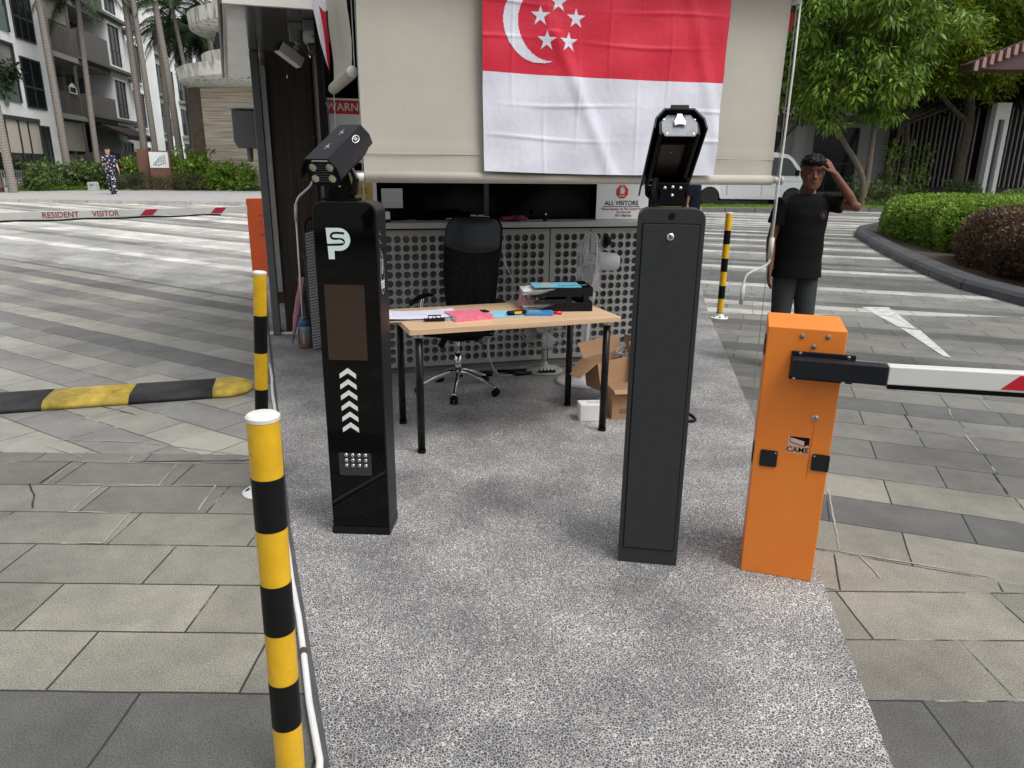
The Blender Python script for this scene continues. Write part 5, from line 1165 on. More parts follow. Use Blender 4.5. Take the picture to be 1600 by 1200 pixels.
def head_shape(b, T, s=1):
    prof = [(-.122,.030,-.082,-.020),(-.112,.042,-.092,.0),(-.09,.053,-.094,.03),(-.065,.060,-.093,.055),(-.04,.065,-.091,.075),(-.01,.070,-.086,.088),(.02,.073,-.084,.094),(.045,.074,-.092,.096),(.07,.0735,-.088,.094),(.095,.066,-.072,.082),(.112,.050,-.05,.06),(.124,.025,-.02,.03)]
    rings = []
    for z, w, f, k in prof:
        ring = []
        for i in range(24):
            a = 2*PI*i/24; cy, hy = (f+k)/2, (k-f)/2; c, s_ = math.cos(a), math.sin(a)
            ring.append(T @ Vector((1.07*w*s*math.copysign(abs(c)**.85, c), (cy+hy*math.copysign(abs(s_)**.9, s_))*s, z*s)))
        rings.append(ring)
    b.loft(rings)
    def bl(c, r):
        o = MB(); o.ball(c, r, 10); b.add([T @ (Vector(p)*s) for p in o.v], o.f)
    o = MB(); o.loft([ering((0,-.088,.020),.007,.008,10), ering((0,-.100,-.005),.010,.010,10), ering((0,-.108,-.022),.0125,.012,10), ering((0,-.094,-.034),.015,.010,10)]); b.add([T @ (Vector(p)*s) for p in o.v], o.f)
    bl((.012,-.095,-.029), (.008,.009,.006)); bl((-.012,-.095,-.029), (.008,.009,.006))
    bl((0,-.090,-.054), (.024,.008,.0045)); bl((0,-.090,-.064), (.020,.0085,.005)); bl((0,-.085,-.108), (.018,.012,.013))
    bl((.042,-.070,-.018), (.018,.014,.014)); bl((-.042,-.070,-.018), (.018,.014,.014))
    for sx in (-1, 1): bl((sx*.075,.008,.0), (.008,.018,.030)); bl((sx*.080,.014,.012), (.007,.014,.016))
def hand_shape(b, wr, dirv, palmn, side, curl=.3, s=1, spread=.12):
    d = Vector(dirv).normalized(); pn = Vector(palmn); pn = (pn-d*pn.dot(d)).normalized(); lat = d.cross(pn)*side; wr = Vector(wr)
    b.loft([[wr+d*(z*s)+lat*(w*s*math.cos(a))+pn*(t*s*math.sin(a)) for a in [2*PI*k/14 for k in range(14)]] for z, w, t in ((-.01,.024,.020),(.02,.032,.017),(.055,.040,.015),(.085,.041,.013),(.092,.034,.010))])
    for i, (off, ln) in enumerate(((.030,.070),(.011,.080),(-.009,.074),(-.029,.058))):
        a = spread*(1.5-i)/1.5; p = wr+d*(.080*s)+lat*(off*s); dd = (d+lat*a).normalized(); pts = [p]; c = curl*(1+.12*i); cur = dd
        for j, fr in enumerate((.46,.31,.23)):
            cur = (cur+pn*math.tan(min(1.2, c*(.55 if j == 0 else .8)))).normalized(); p = p+cur*(ln*s*fr); pts.append(p)
        b.tube(pts, [.0092*s,.0088*s,.0082*s,.0062*s], 10); b.ball(pts[-1], .0063*s, 8)
    p = wr+d*.018*s+lat*.026*s; th = (d*.75+lat*.75+pn*.25).normalized(); q = p+th*.045*s; th2 = (d*.95+lat*.25+pn*.35).normalized(); r_ = q+th2*.032*s
    b.tube([p-th*.01, q, r_], [.013*s,.0105*s,.0085*s], 10); b.ball(r_, .0085*s, 8)
def person(label, loc, rz, J, skin, shirt, trousers, shoe, hair, vox=.006, sleeve=.55, wide=1.0, longhair=False, loose=0):
    t = thing('person', label, 'person', loc, rz)
    V = {k: Vector(v) for k, v in J.items() if k not in ('hyaw','hpitch')}
    T = Matrix.Translation(V['head']) @ Matrix.Rotation(J.get('hyaw', 0), 4, 'Z') @ Matrix.Rotation(J.get('hpitch', 0), 4, 'X') @ Matrix.Diagonal((1.10,1.04,.96,1))
    nk = V['neck']; W = wide
    b = MB(); head_shape(b, T)
    b.tube([nk-Vector((0,0,.06)), nk, V['head']+Vector((0,.015,-.07))], [.066,.060,.057], 16)
    pel = V['pelvis']; ch_ = nk.lerp(pel, .35)
    def torso(g):
        L = []
        for f, rx, ry in ((-.02,.055,.05),(.05,.12,.075),(.12,.168,.095),(.28,.165,.112),(.45,.148,.108),(.62,.140,.103),(.80,.150,.110),(1.0,.158,.118),(1.12,.12,.10)):
            c = nk.lerp(pel, f); L.append(ering(c, rx*W+g, ry*W+g, 24))
        return L
    b.loft(torso(-.006))
    arms = (('shL','elL','wrL'),('shR','elR','wrR'))
    for s_, e, w_ in arms:
        b.tube([V[s_]+(nk-V[s_])*.25-Vector((0,0,.03)), V[s_], V[s_].lerp(V[e],.4), V[e], V[e].lerp(V[w_],.3), V[w_]], [.05,.052,.046,.039,.038,.026], 14); b.ball(V[e], .039, 12)
    for side in 'LR':
        h, k, a = V['hip'+side], V['kn'+side], V['an'+side]
        b.tube([h, h.lerp(k,.4), k, k.lerp(a,.3), a], [.085,.072,.055,.054,.038], 16); b.ball(k, .055, 10)
    hand_shape(b, V['wrL'], V['hdL'], V['pnL'], J.get('sdL', Vector((1,0,0)))[0], .35); hand_shape(b, V['wrR'], V['hdR'], V['pnR'], J.get('sdR', Vector((1,0,0)))[0], .30)
    body = fused('body', b, skin, t, vox, 3)
    # shirt
    b = MB(); g = .014+loose
    L = []
    hem = V['hem'].z
    for f, rx, ry in ((-.005,.066,.062),(.03,.098,.078),(.075,.140,.092),(.13,.172,.106),(.20,.184,.116),(.30,.180,.122),(.45,.172,.124),(.62,.168,.124),(.80,.172,.128),(1.0,.178,.132)):
        c = nk.lerp(pel, f); L.append(ering(c, rx*W+g*.7+.004*math.sin(f*17), ry*W+g*.7+.005*math.sin(f*23), 28))
    c = nk.lerp(pel, 1.0); c.z = hem; L.append(ering(c, .182*W+g, .136*W+g, 28)); L = [r for r in L[:-1] if r[0][2] > hem+.02]+[L[-1]]
    b.loft(L)
    for s_, e, w_ in arms:
        en = V[s_].lerp(V[e], sleeve); b.tube([V[s_]+(nk-V[s_])*.30-Vector((0,0,.035)), V[s_]+(nk-V[s_])*.06, V[s_].lerp(V[e],.25), en], [.058,.066+loose,.064+loose,.066+loose], 18)
    fused('shirt', b, shirt, t, vox, 4)
    # trousers
    b = MB(); b.loft([ering(pel+Vector((0,0,z)), rx*W, ry*W, 24) for z, rx, ry in ((.10,.150,.112),(.02,.165,.125),(-.06,.172,.130),(-.13,.150,.115))])
    for side in 'LR':
        h, k, a = V['hip'+side], V['kn'+side], V['an'+side]; an = a+Vector((0,0,.01))
        b.tube([h+Vector((0,0,.02)), h.lerp(k,.4), k, k.lerp(a,.5), an], [.098+loose,.088+loose,.072+loose,.066+loose,.060+loose*1.4], 20)
    fused('trousers', b, trousers, t, vox, 4)
    for side in 'LR':
        a = V['an'+side]; d = V.get('toe'+side, Vector((0,-1,0))).normalized(); q = Matrix.Rotation(math.atan2(d.y, d.x)+PI/2, 4, 'Z')
        b = MB(); b.loft([[Vector((a.x, a.y, 0))+q @ Vector((x*s2, y*s2+sh, z)) for x, y in ell(0,-.05,.046,.135,20)] for z, s2, sh in ((-.0,.96,0),(.025,1.0,0),(.05,.93,.006),(.075,.75,.03),(.095,.5,.05))]); sh_ = b.build('shoe', shoe, t, smooth=True)
        b = MB(); b.loft([[Vector((a.x, a.y, 0))+q @ Vector((x, y, z)) for x, y in ell(0,-.05,.048,.138,20)] for z in (-.004,.018)]); b.build('sole', WPL, sh_)
    # hair
    b = MB(); rs = random.Random(2); rings = []
    for z, w, f, k in ((.030,.080,.0,.106),(.055,.085,-.060,.112),(.078,.088,-.104,.114),(.105,.084,-.108,.108),(.128,.070,-.090,.092),(.147,.046,-.056,.060),(.156,.014,-.02,.022)):
        cy, hy = (f+k)/2, (k-f)/2; rings.append([T @ Vector((w*math.cos(a)+.004*rs.uniform(-1,1), cy+hy*math.sin(a)+.006*rs.uniform(-1,1), z+.009*rs.uniform(-1,1))) for a in [2*PI*q/28 for q in range(28)]])
    b.loft(rings); b.loft([[T @ Vector(p) for p in ering((0,.052,z),w,dd,20)] for z, w, dd in ((.07,.078,.054),(.0,.074,.050),(-.045,.062,.040),(-.06,.045,.025))])
    if longhair: b.loft([[T @ Vector(p) for p in ering((0,.11,z),w,w,14)] for z, w in ((.09,.01),(.075,.035),(.05,.038),(.03,.02))])
    
    for k_ in range(90):
        a_ = rs.uniform(0, 2*PI); e_ = rs.uniform(.35, 1.45); ce, se = math.cos(e_), math.sin(e_); c_ = Vector((.080*ce*math.cos(a_), .004+.104*ce*math.sin(a_), .052+.098*se))
        if c_.y < -.06 and c_.z < .07: continue
        d_ = Vector((math.cos(a_)*ce+rs.uniform(-.5,.5), math.sin(a_)*ce+rs.uniform(-.5,.5), se*.6+rs.uniform(-.2,.4))).normalized()
        b.tube([T @ c_, T @ (c_+d_*.014), T @ (c_+d_*.022+Vector((rs.uniform(-.008,.008), -.006, -.004)))], [.011,.008,.003], 6)
    fused('hair', b, hair, t, vox*.7, 0)
    # face details
    for sx in (-1, 1):
        b = MB(); o = MB(); o.ball((sx*.030,-.0765,.018), (.0115,.0110,.0045), 12); b.add([T @ Vector(p) for p in o.v], o.f); ey = b.build('eye', M('eye_white', (.13,.10,.085), .6, spec=.1), t, smooth=True)
        b = MB(); o = MB(); o.ball((sx*.030-.003,-.0862,.018), (.0062,.0035,.0054), 10); b.add([T @ Vector(p) for p in o.v], o.f); b.build('iris', M('iris_dark', (.015,.01,.008), .2), ey, smooth=True)
        b = MB(); o = MB(); o.ball((sx*.031,-.0885,.0385), (.018,.0055,.0038), 10); b.add([T @ Vector(p) for p in o.v], o.f); b.build('eyebrow', hair, t, smooth=True)
    b = MB(); o = MB(); o.ball((0,-.0955,-.059), (.021,.0045,.0016), 10); b.add([T @ Vector(p) for p in o.v], o.f); b.build('mouth', M('mouth_dark', (.07,.02,.018), .6), t, smooth=True)
    return t
SKB = M('skin_brown', (.15,.062,.034), .55, bump=.2, bscale=120, spec=.35, var=.08, scale=9); SKL = M('skin_light', (.50,.27,.18), .45, var=.05); SKM = M('skin_tan', (.28,.13,.075), .45)
HAIR = M('black_hair', (.004,.004,.004), .6, var=.4, scale=120, spec=.2); TSB = M('black_tshirt', (.005,.005,.006), .9, spec=.15, var=.25, scale=14, bump=.35, bscale=9)
TRG = M('charcoal_trousers', (.040,.044,.047), .85, spec=.2, var=.15, scale=12, bump=.3, bscale=12)
man = person('man in black T-shirt and charcoal trousers scratching his head behind the orange barrier cabinet', (2.37,5.95,0), R(4), dict(
    head=(.012,-.03,1.612), hyaw=R(-14), hpitch=R(4), neck=(-.01,0,1.455), pelvis=(-.01,.02,.93), hem=(0,0,.79),
    shL=(-.190,0,1.372), elL=(-.245,.02,1.085), wrL=(-.265,-.06,.85), hdL=(-.03,-.08,-1), pnL=(.9,-.2,0), sdL=(-1,0,0),
    shR=(.175,0,1.395), elR=(.335,-.17,1.365), wrR=(.142,-.120,1.620), hdR=(-.50,.24,.86), pnR=(-.55,.7,-.25), sdR=(1,0,0),
    hipL=(-.09,.02,.88), knL=(-.10,0,.48), anL=(-.11,.04,.08), hipR=(.08,.02,.88), knR=(.10,-.01,.48), anR=(.12,.02,.08), toeL=(-.3,-1,0), toeR=(.25,-1,0)),
    SKB, TSB, TRG, M('sneaker_pale', (.4,.33,.25), .6), HAIR, .0055, wide=1.08, loose=.008)
b = MB(); o_ = ell(.088,1.30,.026,.034,24); i_ = ell(.088,1.30,.0235,.0315,24); 
b.add([(x,-.146,z) for x, z in o_]+[(x,-.146,z) for x, z in i_], [(k,(k+1)%24,24+(k+1)%24,24+k) for k in range(24)]); b.prism([(.08,1.285),(.096,1.28),(.10,1.30),(.088,1.318),(.078,1.305)], -.147, -.145, 'y')
b.build('chest_badge', M('badge_mauve', (.10,.05,.085), .8), man)
DRESS = bpy.data.materials.new('navy_floral_print'); DRESS.use_nodes = True; n = DRESS.node_tree.nodes; l = DRESS.node_tree.links; bs = n['Principled BSDF']
tc = n.new('ShaderNodeTexCoord'); vv = n.new('ShaderNodeTexVoronoi'); vv.inputs['Scale'].default_value = 13; l.new(tc.outputs['Object'], vv.inputs['Vector']); rp = n.new('ShaderNodeValToRGB'); rp.color_ramp.interpolation = 'CONSTANT'
rp.color_ramp.elements[0].color = (.60,.58,.58,1); rp.color_ramp.elements[1].color = (.012,.014,.04,1); rp.color_ramp.elements[1].position = .33; l.new(vv.outputs['Distance'], rp.inputs[0]); l.new(rp.outputs[0], bs.inputs['Base Color']); bs.inputs['Roughness'].default_value = .8
wz = gz(29.4)+.126
wm = person('woman in navy floral blouse and trousers walking on the far left footpath', (-16.05,29.4,wz), R(15), dict(
    head=(0,-.03,1.565), hpitch=R(8), neck=(0,0,1.415), pelvis=(0,.02,.93), hem=(0,0,.80),
    shL=(-.165,0,1.345), elL=(-.215,.0,1.07), wrL=(-.10,-.19,1.10), hdL=(1,-.4,.1), pnL=(0,.3,1), shR=(.165,0,1.345), elR=(.22,.06,1.09), wrR=(.29,-.04,.88), hdR=(.2,-.1,-1), pnR=(-1,0,0),
    hipL=(-.085,.02,.88), knL=(-.085,.06,.49), anL=(-.085,.20,.12), hipR=(.085,.02,.88), knR=(.085,-.10,.49), anR=(.08,-.08,.085)),
    SKL, DRESS, DRESS, BLK, HAIR, .012, sleeve=.75, wide=.93, longhair=True, loose=.018)
wm.scale = (1.07,)*3
person('person in dark clothes and sneakers mostly hidden behind the grey pillar', (2.80,11.5,gz(11.5)), R(60), dict(
    head=(0,-.03,1.60), neck=(0,0,1.45), pelvis=(0,.02,.92), hem=(0,0,.80), shL=(-.19,0,1.385), elL=(-.24,.03,1.10), wrL=(-.24,-.05,.86), hdL=(0,-.1,-1), pnL=(1,0,0), shR=(.19,0,1.385), elR=(.25,.0,1.10), wrR=(.24,-.12,.88), hdR=(0,-.2,-1), pnR=(-1,0,0),
    hipL=(-.09,.02,.88), knL=(-.10,.0,.48), anL=(-.12,.05,.08), hipR=(.09,.02,.88), knR=(.10,-.02,.48), anR=(.12,.0,.08)),
    SKM, M('navy_shirt', (.008,.009,.018), .9, spec=.1), M('dark_trousers', (.006,.006,.007), .9, spec=.1), BLK, HAIR, .009)
# ================================================================ VAN (points to +X)
vz = gz(28)+.035; vn = thing('parked_van', 'white passenger van parked on the inner road behind the verge', 'van', (6.15,28.0,vz), R(-1))
VW = M('van_white', (.68,.69,.70), .22, coat=.6, var=.02); VG = M('van_glass', (.012,.015,.016), .06)
def arch(cx, r, a0=180, a1=0, n=12): return [(cx+r*math.cos(R(a0+(a1-a0)*k/n)), .33+r*math.sin(R(a0+(a1-a0)*k/n))) for k in range(n+1)]
prof = [(.02,.30)]+[(.72,.30)]+[p for p in arch(1.08,.37) if p[1] >= .30]+[(1.5,.27),(3.7,.27)]+[p for p in arch(4.12,.37) if p[1] >= .30]+[(4.72,.28),(4.93,.34),(4.97,.62),(4.92,.86),(4.70,1.05),(4.45,1.22),(4.05,1.72),(3.86,1.86),(3.4,1.94),(1.2,1.97),(.35,1.94),(.12,1.86),(.04,1.4),(.0,.8)]
b = MB(); lay = []
for y, s_ in ((-.84,0),(-.80,1),(.80,1),(.84,0)): pass
n_ = len(prof); vs = []
def vy(x, z, y): return y*(1-.10*max(0, (z-1.0))/.97)
for y, ins in ((-.86,.03),(-.83,0),(.83,0),(.86,.03)):
    for x, z in prof: vs.append((x+(ins if x < .5 else (-ins if x > 4.4 else 0)), vy(x, z, y), z-(ins if z > 1.7 else 0)))
fs = [tuple(range(n_))[::-1], tuple(range(3*n_, 4*n_))]+[(r_*n_+i, r_*n_+(i+1) % n_, (r_+1)*n_+(i+1) % n_, (r_+1)*n_+i) for r_ in range(3) for i in range(n_)]
b.add(vs, fs); vb = b.build('body', VW, vn, bevel=.02, seg=2)
def side_panel(poly, y_, name, mat, parent, th=.008):
    b = MB(); v = [(x, vy(x, z, y_)+(-.002 if y_ < 0 else .002), z) for x, z in poly]+[(x, vy(x, z, y_)+(-.002-th if y_ < 0 else .002+th), z) for x, z in poly]; k = len(poly)
    b.add(v, [tuple(range(k)), tuple(range(k, 2*k))]+[(i, (i+1) % k, k+(i+1) % k, k+i) for i in range(k)]); return b.build(name, mat, parent)
for sd_ in (-.86, .86):
    for poly in ([(3.02,1.12),(4.22,1.12),(4.30,1.20),(3.93,1.66),(3.80,1.74),(3.02,1.76)], [(1.75,1.12),(2.92,1.12),(2.92,1.76),(1.75,1.76)], [(.25,1.12),(1.65,1.12),(1.65,1.75),(.35,1.74)]):
        side_panel(poly, sd_, 'side_window', VG, vn)
    for x0 in (1.70,2.97): side_panel([(x0,.42),(x0+.012,.42),(x0+.012,1.85),(x0,1.85)], sd_, 'door_seam', M('seam_dark', (.04,.04,.04), .6), vn, .003)
    side_panel([(.1,.92),(4.6,.92),(4.6,.935),(.1,.935)], sd_, 'crease', M('van_crease', (.5,.51,.52), .3), vn, .004)
    side_panel([(3.05,.98),(3.20,.98),(3.20,1.01),(3.05,1.01)], sd_, 'door_handle', VW, vn, .03)
for cx in (1.08, 4.12):
    for y in (-.80, .80):
        s_ = 1 if y > 0 else -1
        b = MB(); b.T = Matrix.Translation((cx, y-.10*s_, .325)) @ Matrix.Rotation(-PI/2*s_, 4, 'X'); b.lathe([(.19,.0),(.30,.0),(.325,.03),(.325,.17),(.30,.20),(.20,.19)], 30); wh = b.build('wheel', M('tyre', (.015,.015,.015), .8), vn, auto=40)
        b = MB(); b.T = Matrix.Translation((cx, y-.10*s_, .325)) @ Matrix.Rotation(-PI/2*s_, 4, 'X'); b.lathe([(.20,.15),(.20,.18),(.17,.165),(.08,.16),(.05,.185),(0,.188)], 24); b.build('rim', STEEL, wh, auto=40)
        b = MB(); b.T = Matrix.Translation((cx, y-.05*s_, .33)) @ Matrix.Rotation(PI/2, 4, 'X'); b.lathe([(.365,-.05),(.365,.05)], 24); b.build('wheel_arch', M('arch_black', (.01,.01,.01), .9), vn)
b = MB(); b.add([(4.44,-.70,1.24),(4.44,.70,1.24),(4.06,.64,1.73),(4.06,-.64,1.73)], [(0,1,2,3)]); 
for i in range(4): pass
b.v = [(x+.018, y, z+.014) for x, y, z in b.v]; b.build('windscreen', VG, vn)
for y in (-.62,.62):
    b = MB(); b.ball((4.87,y,.80), (.08,.16,.12), 14); b.build('headlight', M('headlight_glass', (.55,.57,.6), .1), vn, smooth=True)
    b = MB(); b.box(4.15,4.27,y*1.42-.05,y*1.42+.05,1.12,1.32); b.build('mirror', BLK, vn, bevel=.02)
b = MB(); b.box(4.90,4.985,-.70,.70,.36,.50); b.build('bumper_grille', BLK, vn)
# ================================================================ LEFT BUILDINGS
AW = M('apartment_white', (.88,.89,.895), .7, var=.07, scale=.8); AGW = M('apartment_grey', (.23,.225,.22), .7, var=.08, scale=1); ABR = M('balcony_grey_brown', (.14,.13,.122), .65, var=.08, scale=2)
WFR = M('window_frame_dark', (.035,.035,.037), .5); WGL = M('window_glass_dark', (.010,.013,.016), .12, spec=.25); WCU = M('window_curtain', (.09,.09,.095), .6, var=.4, scale=3); BEI = M('beige_shade', (.48,.44,.38), .8, var=.05)
ANG = math.atan2(.987,-.16)
def bld(name, label, s0, t0=0):
    return thing(name, label, 'building', (-21.8-.16*s0-.987*t0, 33.5+.987*s0-.16*t0, .55+.0*s0), ANG)
ZB = .55
def window(t, s0, s1, z0, z1, y, mull=3, trans=.5, glass=WGL, rev=None):
    b = MB(); fr = .06; z0 -= ZB; z1 -= ZB
    b.box(s0,s1,y-.05,y,z0,z0+fr); b.box(s0,s1,y-.05,y,z1-fr,z1); b.box(s0,s0+fr,y-.05,y,z0+fr,z1-fr); b.box(s1-fr,s1,y-.05,y,z0+fr,z1-fr)
    for k in range(1, mull): x = s0+(s1-s0)*k/mull; b.box(x-.025,x+.025,y-.045,y,z0+fr,z1-fr)
    if trans: zz = z0+(z1-z0)*trans; b.box(s0+fr,s1-fr,y-.048,y,zz-.04,zz+.04)
    w_ = b.build('window', WFR, t)
    b = MB(); b.box(s0+fr,s1-fr,y-.02,y-.001,z0+fr,z1-fr); b.build('pane', glass, w_)
    if rev:
        b = MB(); q = .10; b.box(s0-q,s0,y-rev,y,z0-q,z1+q); b.box(s1,s1+q,y-rev,y,z0-q,z1+q); b.box(s0,s1,y-rev,y,z1,z1+q); b.box(s0,s1,y-rev,y,z0-q,z0); b.build('surround', AW, w_)
def bars(t, s0, s1, z0, z1, y, name='railing', mat=None, pitch=.16):
    b = MB(); k = int((s1-s0)/pitch); z0 -= ZB; z1 -= ZB
    for i in range(k+1): x = s0+i*pitch; b.box(x,x+.05,y,y+.03,z0,z1)
    b.box(s0,s1,y+.031,y+.06,z1-.10,z1-.05); b.box(s0,s1,y+.031,y+.06,z0+.03,z0+.08); b.build(name, mat or ABR, t)
# block A
t = bld('apartment_block', 'white apartment block at the far left edge with tall dark windows', 0)
b = MB(); b.box(-16,3.7,.0,12,-.1,14); b.build('wall', AW, t)
for z0, z1, m_ in ((9.85,12.1,3),(7.03,9.25,3),(4.18,6.32,2),):
    window(t, .52, 2.42, z0, z1, 0, m_, .42)
window(t, 1.35, 2.3, 1.3, 3.47, 0, 2, 0)
for z0, z1 in ((9.9,12.2),(7.15,9.3),(4.3,6.6)):
    b = MB(); b.box(-3.4,-.15,-.002,.0,z0-ZB,z1-ZB); rc = b.build('recess', M('recess_grey', (.22,.22,.21), .8, var=.2, scale=1), t)
    b = MB(); b.box(-3.4,-.15,-.05,-.02,z0-ZB,z0+1.0-ZB); b.build('glass_balustrade', M('green_glass', (.16,.22,.20), .1), rc)
    b = MB(); b.box(-3.5,-.05,-.10,0,z1-ZB,z1+.12-ZB); b.box(-.15,-.03,-.10,0,z0-ZB,z1-ZB); b.build('frame', WFR, rc)
b = MB(); b.box(-4.5,1.25,-.12,0,3.55-ZB,3.72-ZB); b.build('lintel', WFR, t)
for s0, s1 in ((-3.2,-1.9),(-1.8,-.75),(-.65,.1),(.2,1.2)):
    b = MB(); b.box(s0,s1,-.04,-.002,2.2-ZB,3.5-ZB); b.build('sun_shade', BEI, t); b = MB(); b.box(s0,s1,-.035,-.002,1.2-ZB,2.2-ZB); b.build('opening', WGL, t)
    b = MB(); b.box(s1+.01,s1+.09,-.08,0,1.2-ZB,3.54-ZB); b.build('post', WFR, t)
bars(t, -6, 2.4, .8, 1.5, -.5, 'garden_railing', ABR, .2)
# balcony bay B
def balcony_block(label, s0, off, doors=True, n=3):
    t = bld('apartment_block', label, s0, 0); t.location.x += off
    b = MB(); b.box(.0,7.3,2.2,12,-.1,14); b.box(-.45,0,.02,12,-.1,14); b.build('wall', AGW, t)
    b = MB(); b.box(3.9,7.3,1.3,2.2,-.1,14); b.build('inner_wall', M('inner_wall_grey', (.26,.26,.25), .8, var=.1), t)
    for k, (zs, zt) in enumerate(((1.30,2.42),(4.1,5.42),(6.95,8.6),(9.75,11.3))):
        b = MB(); b.box(0,7.4,.02,2.19,zs-ZB-.12,zs+.12-ZB); sl_ = b.build('balcony_slab', M('slab_pale', (.36,.35,.33), .7, var=.15), t)
        bars(t, .05, 3.3, zs+.1, zt-.15, .05)
        b = MB(); b.box(3.35,7.4,-.02,.06,zs-.03-ZB,zt+.05-ZB); b.box(3.35,3.42,-.02,.9,zs-ZB,zt-ZB); b.build('balustrade_panel', ABR, t)
        window(t, 1.0, 2.2, zs+.15, zs+2.3, 2.19, 1, 0, WGL); window(t, 4.4, 6.8, zs+.9, zs+2.4, 1.29, 3, 0, WGL)
        b = MB(); b.box(2.5,2.62,.05,.17,zs+.13-ZB,zs+2.6-ZB); b.build('post', ABR, t)
    return t
t = balcony_block('grey apartment bay with railed balconies and a dark sloping awning, behind the woman', 4.15, 0)
b = MB(); b.box(.2,3.2,.4,.45,2.45-ZB,3.9-ZB); b.build('beige_blind', BEI, t)
b = MB(); b.box(.3,3.8,.5,.55,8.7-ZB,9.7-ZB); b.build('beige_blind', BEI, t)
b = MB(); b.prism([(-1.5,2.75),(.1,3.45),(.1,3.55),(-1.55,2.85),(-1.55,2.6),(-1.5,2.6)], 4.1, 9.0, 'x'); b.v = [(x, y, z) for x, y, z in b.v]; b.build('awning', M('dark_brown_awning', (.035,.022,.02), .8), t)
b = MB(); b.box(2.6,3.0,.9,1.3,6.2-ZB,6.25-ZB); 
for k in range(4): b.T = Matrix.Translation((2.8,1.1,6.2-ZB)) @ Matrix.Rotation(PI/2*k+.4, 4, 'Z'); b.box(.08,.6,-.05,.05,0,.015)
b.T = Matrix.Identity(4); b.tube([(2.8,1.1,6.2-ZB),(2.8,1.1,6.6-ZB)], .025, 8); b.build('ceiling_fan', BLK, t)
b = MB(); b.box(1.2,2.1,-.02,.02,5.25-ZB,5.31-ZB); b.box(1.2,1.25,-.02,.02,5.31-ZB,5.55-ZB); b.box(2.05,2.1,-.02,.02,5.31-ZB,5.55-ZB); b.prism([(1.2,5.55-ZB),(2.1,5.55-ZB),(1.85,5.68-ZB),(1.65,5.76-ZB),(1.45,5.68-ZB)], -.02, .02, 'y'); b.build('planter_frame', WHT, t)
# block C (white frames) and D
t = bld('apartment_block', 'white apartment block with boxed window surrounds and grey ledges behind the palms', 11.6, 0)
b = MB(); b.box(.0,2.9,.05,12,-.1,14); b.box(2.9,12,.9,12,-.1,14); b.build('wall', AW, t)
for z0, z1 in ((10.3,12.4),(7.42,9.65),(4.50,6.62),(1.6,3.1)):
    window(t, .12, 2.05, z0, z1, .04, 3, .38, WGL, .12); window(t, 6.3, 8.2, z0-.2, z1-.1, .89, 3, .38, WGL, .12)
for z in (7.08, 4.25, 9.95):
    b = MB(); b.box(-4.5,3.0,-.32,.04,z-ZB,z+.16-ZB); b.box(3.0,6.0,.2,.89,z-ZB-.05,z+.1-ZB); b.build('ledge', M('ledge_grey', (.13,.13,.13), .7), t)
b = MB(); b.box(2.0,5.6,-1.0,-.92,1.3-ZB,2.6-ZB); b.box(-3.2,2.0,-1.05,-.97,1.3-ZB,2.55-ZB); b.build('balustrade_panel', ABR, t)
b = MB(); b.box(-7.4,5.6,-1.1,-.9,-.2,.73); b.build('garden_wall', M('garden_wall_pale', (.45,.45,.42), .7, var=.15), t)
t = bld('apartment_block', 'distant grey and white apartment block with dark balconies beyond the palms', 24, .8)
b = MB(); b.box(-.3,40,.8,12,-.1,14); b.build('wall', AW, t)
for z in (1.4,4.2,7.0,9.9):
    for s_ in (0, 7, 14, 21):
        bars(t, s_+.3, s_+3.4, z+.1, z+1.2, .3, 'railing', ABR, .2); b = MB(); b.box(s_+.2,s_+3.5,.3,.79,z-.1-ZB,z+.1-ZB); b.build('balcony_slab', AGW, t); window(t, s_+.6, s_+3.0, z+.2, z+2.3, .79, 3, 0); window(t, s_+4.6, s_+6.2, z+.3, z+2.2, .79, 2, .4, WGL, .1)
# ================================================================ ROUND BUILDING
TR = bpy.data.materials.new('travertine'); TR.use_nodes = True; n = TR.node_tree.nodes; l = TR.node_tree.links; bs = n['Principled BSDF']
tc = n.new('ShaderNodeTexCoord'); mp = n.new('ShaderNodeMapping'); mp.inputs['Scale'].default_value = (.25,.25,7); l.new(tc.outputs['Object'], mp.inputs[0]); nz = n.new('ShaderNodeTexNoise'); nz.inputs['Scale'].default_value = 2.2; nz.inputs['Detail'].default_value = 8; l.new(mp.outputs[0], nz.inputs['Vector'])
rp = n.new('ShaderNodeValToRGB'); rp.color_ramp.elements[0].position = .36; rp.color_ramp.elements[1].position = .62; rp.color_ramp.elements[0].color = (.30,.25,.19,1); rp.color_ramp.elements[1].color = (.58,.51,.41,1); l.new(nz.outputs[0], rp.inputs[0]); l.new(rp.outputs[0], bs.inputs['Base Color']); bs.inputs['Roughness'].default_value = .6
STN = bpy.data.materials.new('stained_white'); STN.use_nodes = True; n = STN.node_tree.nodes; l = STN.node_tree.links; bs = n['Principled BSDF']
tc = n.new('ShaderNodeTexCoord'); mp = n.new('ShaderNodeMapping'); mp.inputs['Scale'].default_value = (3,3,.7); l.new(tc.outputs['Object'], mp.inputs[0]); nz = n.new('ShaderNodeTexNoise'); nz.inputs['Scale'].default_value = 1.6; nz.inputs['Detail'].default_value = 6; l.new(mp.outputs[0], nz.inputs['Vector'])
rp = n.new('ShaderNodeValToRGB'); rp.color_ramp.elements[0].position = .34; rp.color_ramp.elements[1].position = .52; rp.color_ramp.elements[0].color = (.24,.24,.21,1); rp.color_ramp.elements[1].color = (.66,.65,.60,1); l.new(nz.outputs[0], rp.inputs[0]); l.new(rp.outputs[0], bs.inputs['Base Color']); bs.inputs['Roughness'].default_value = .7
t = thing('round_pavilion', 'round pavilion with stacked stained white disc canopies above a travertine wall', 'building', (-10.2,36.5,.55), 0)
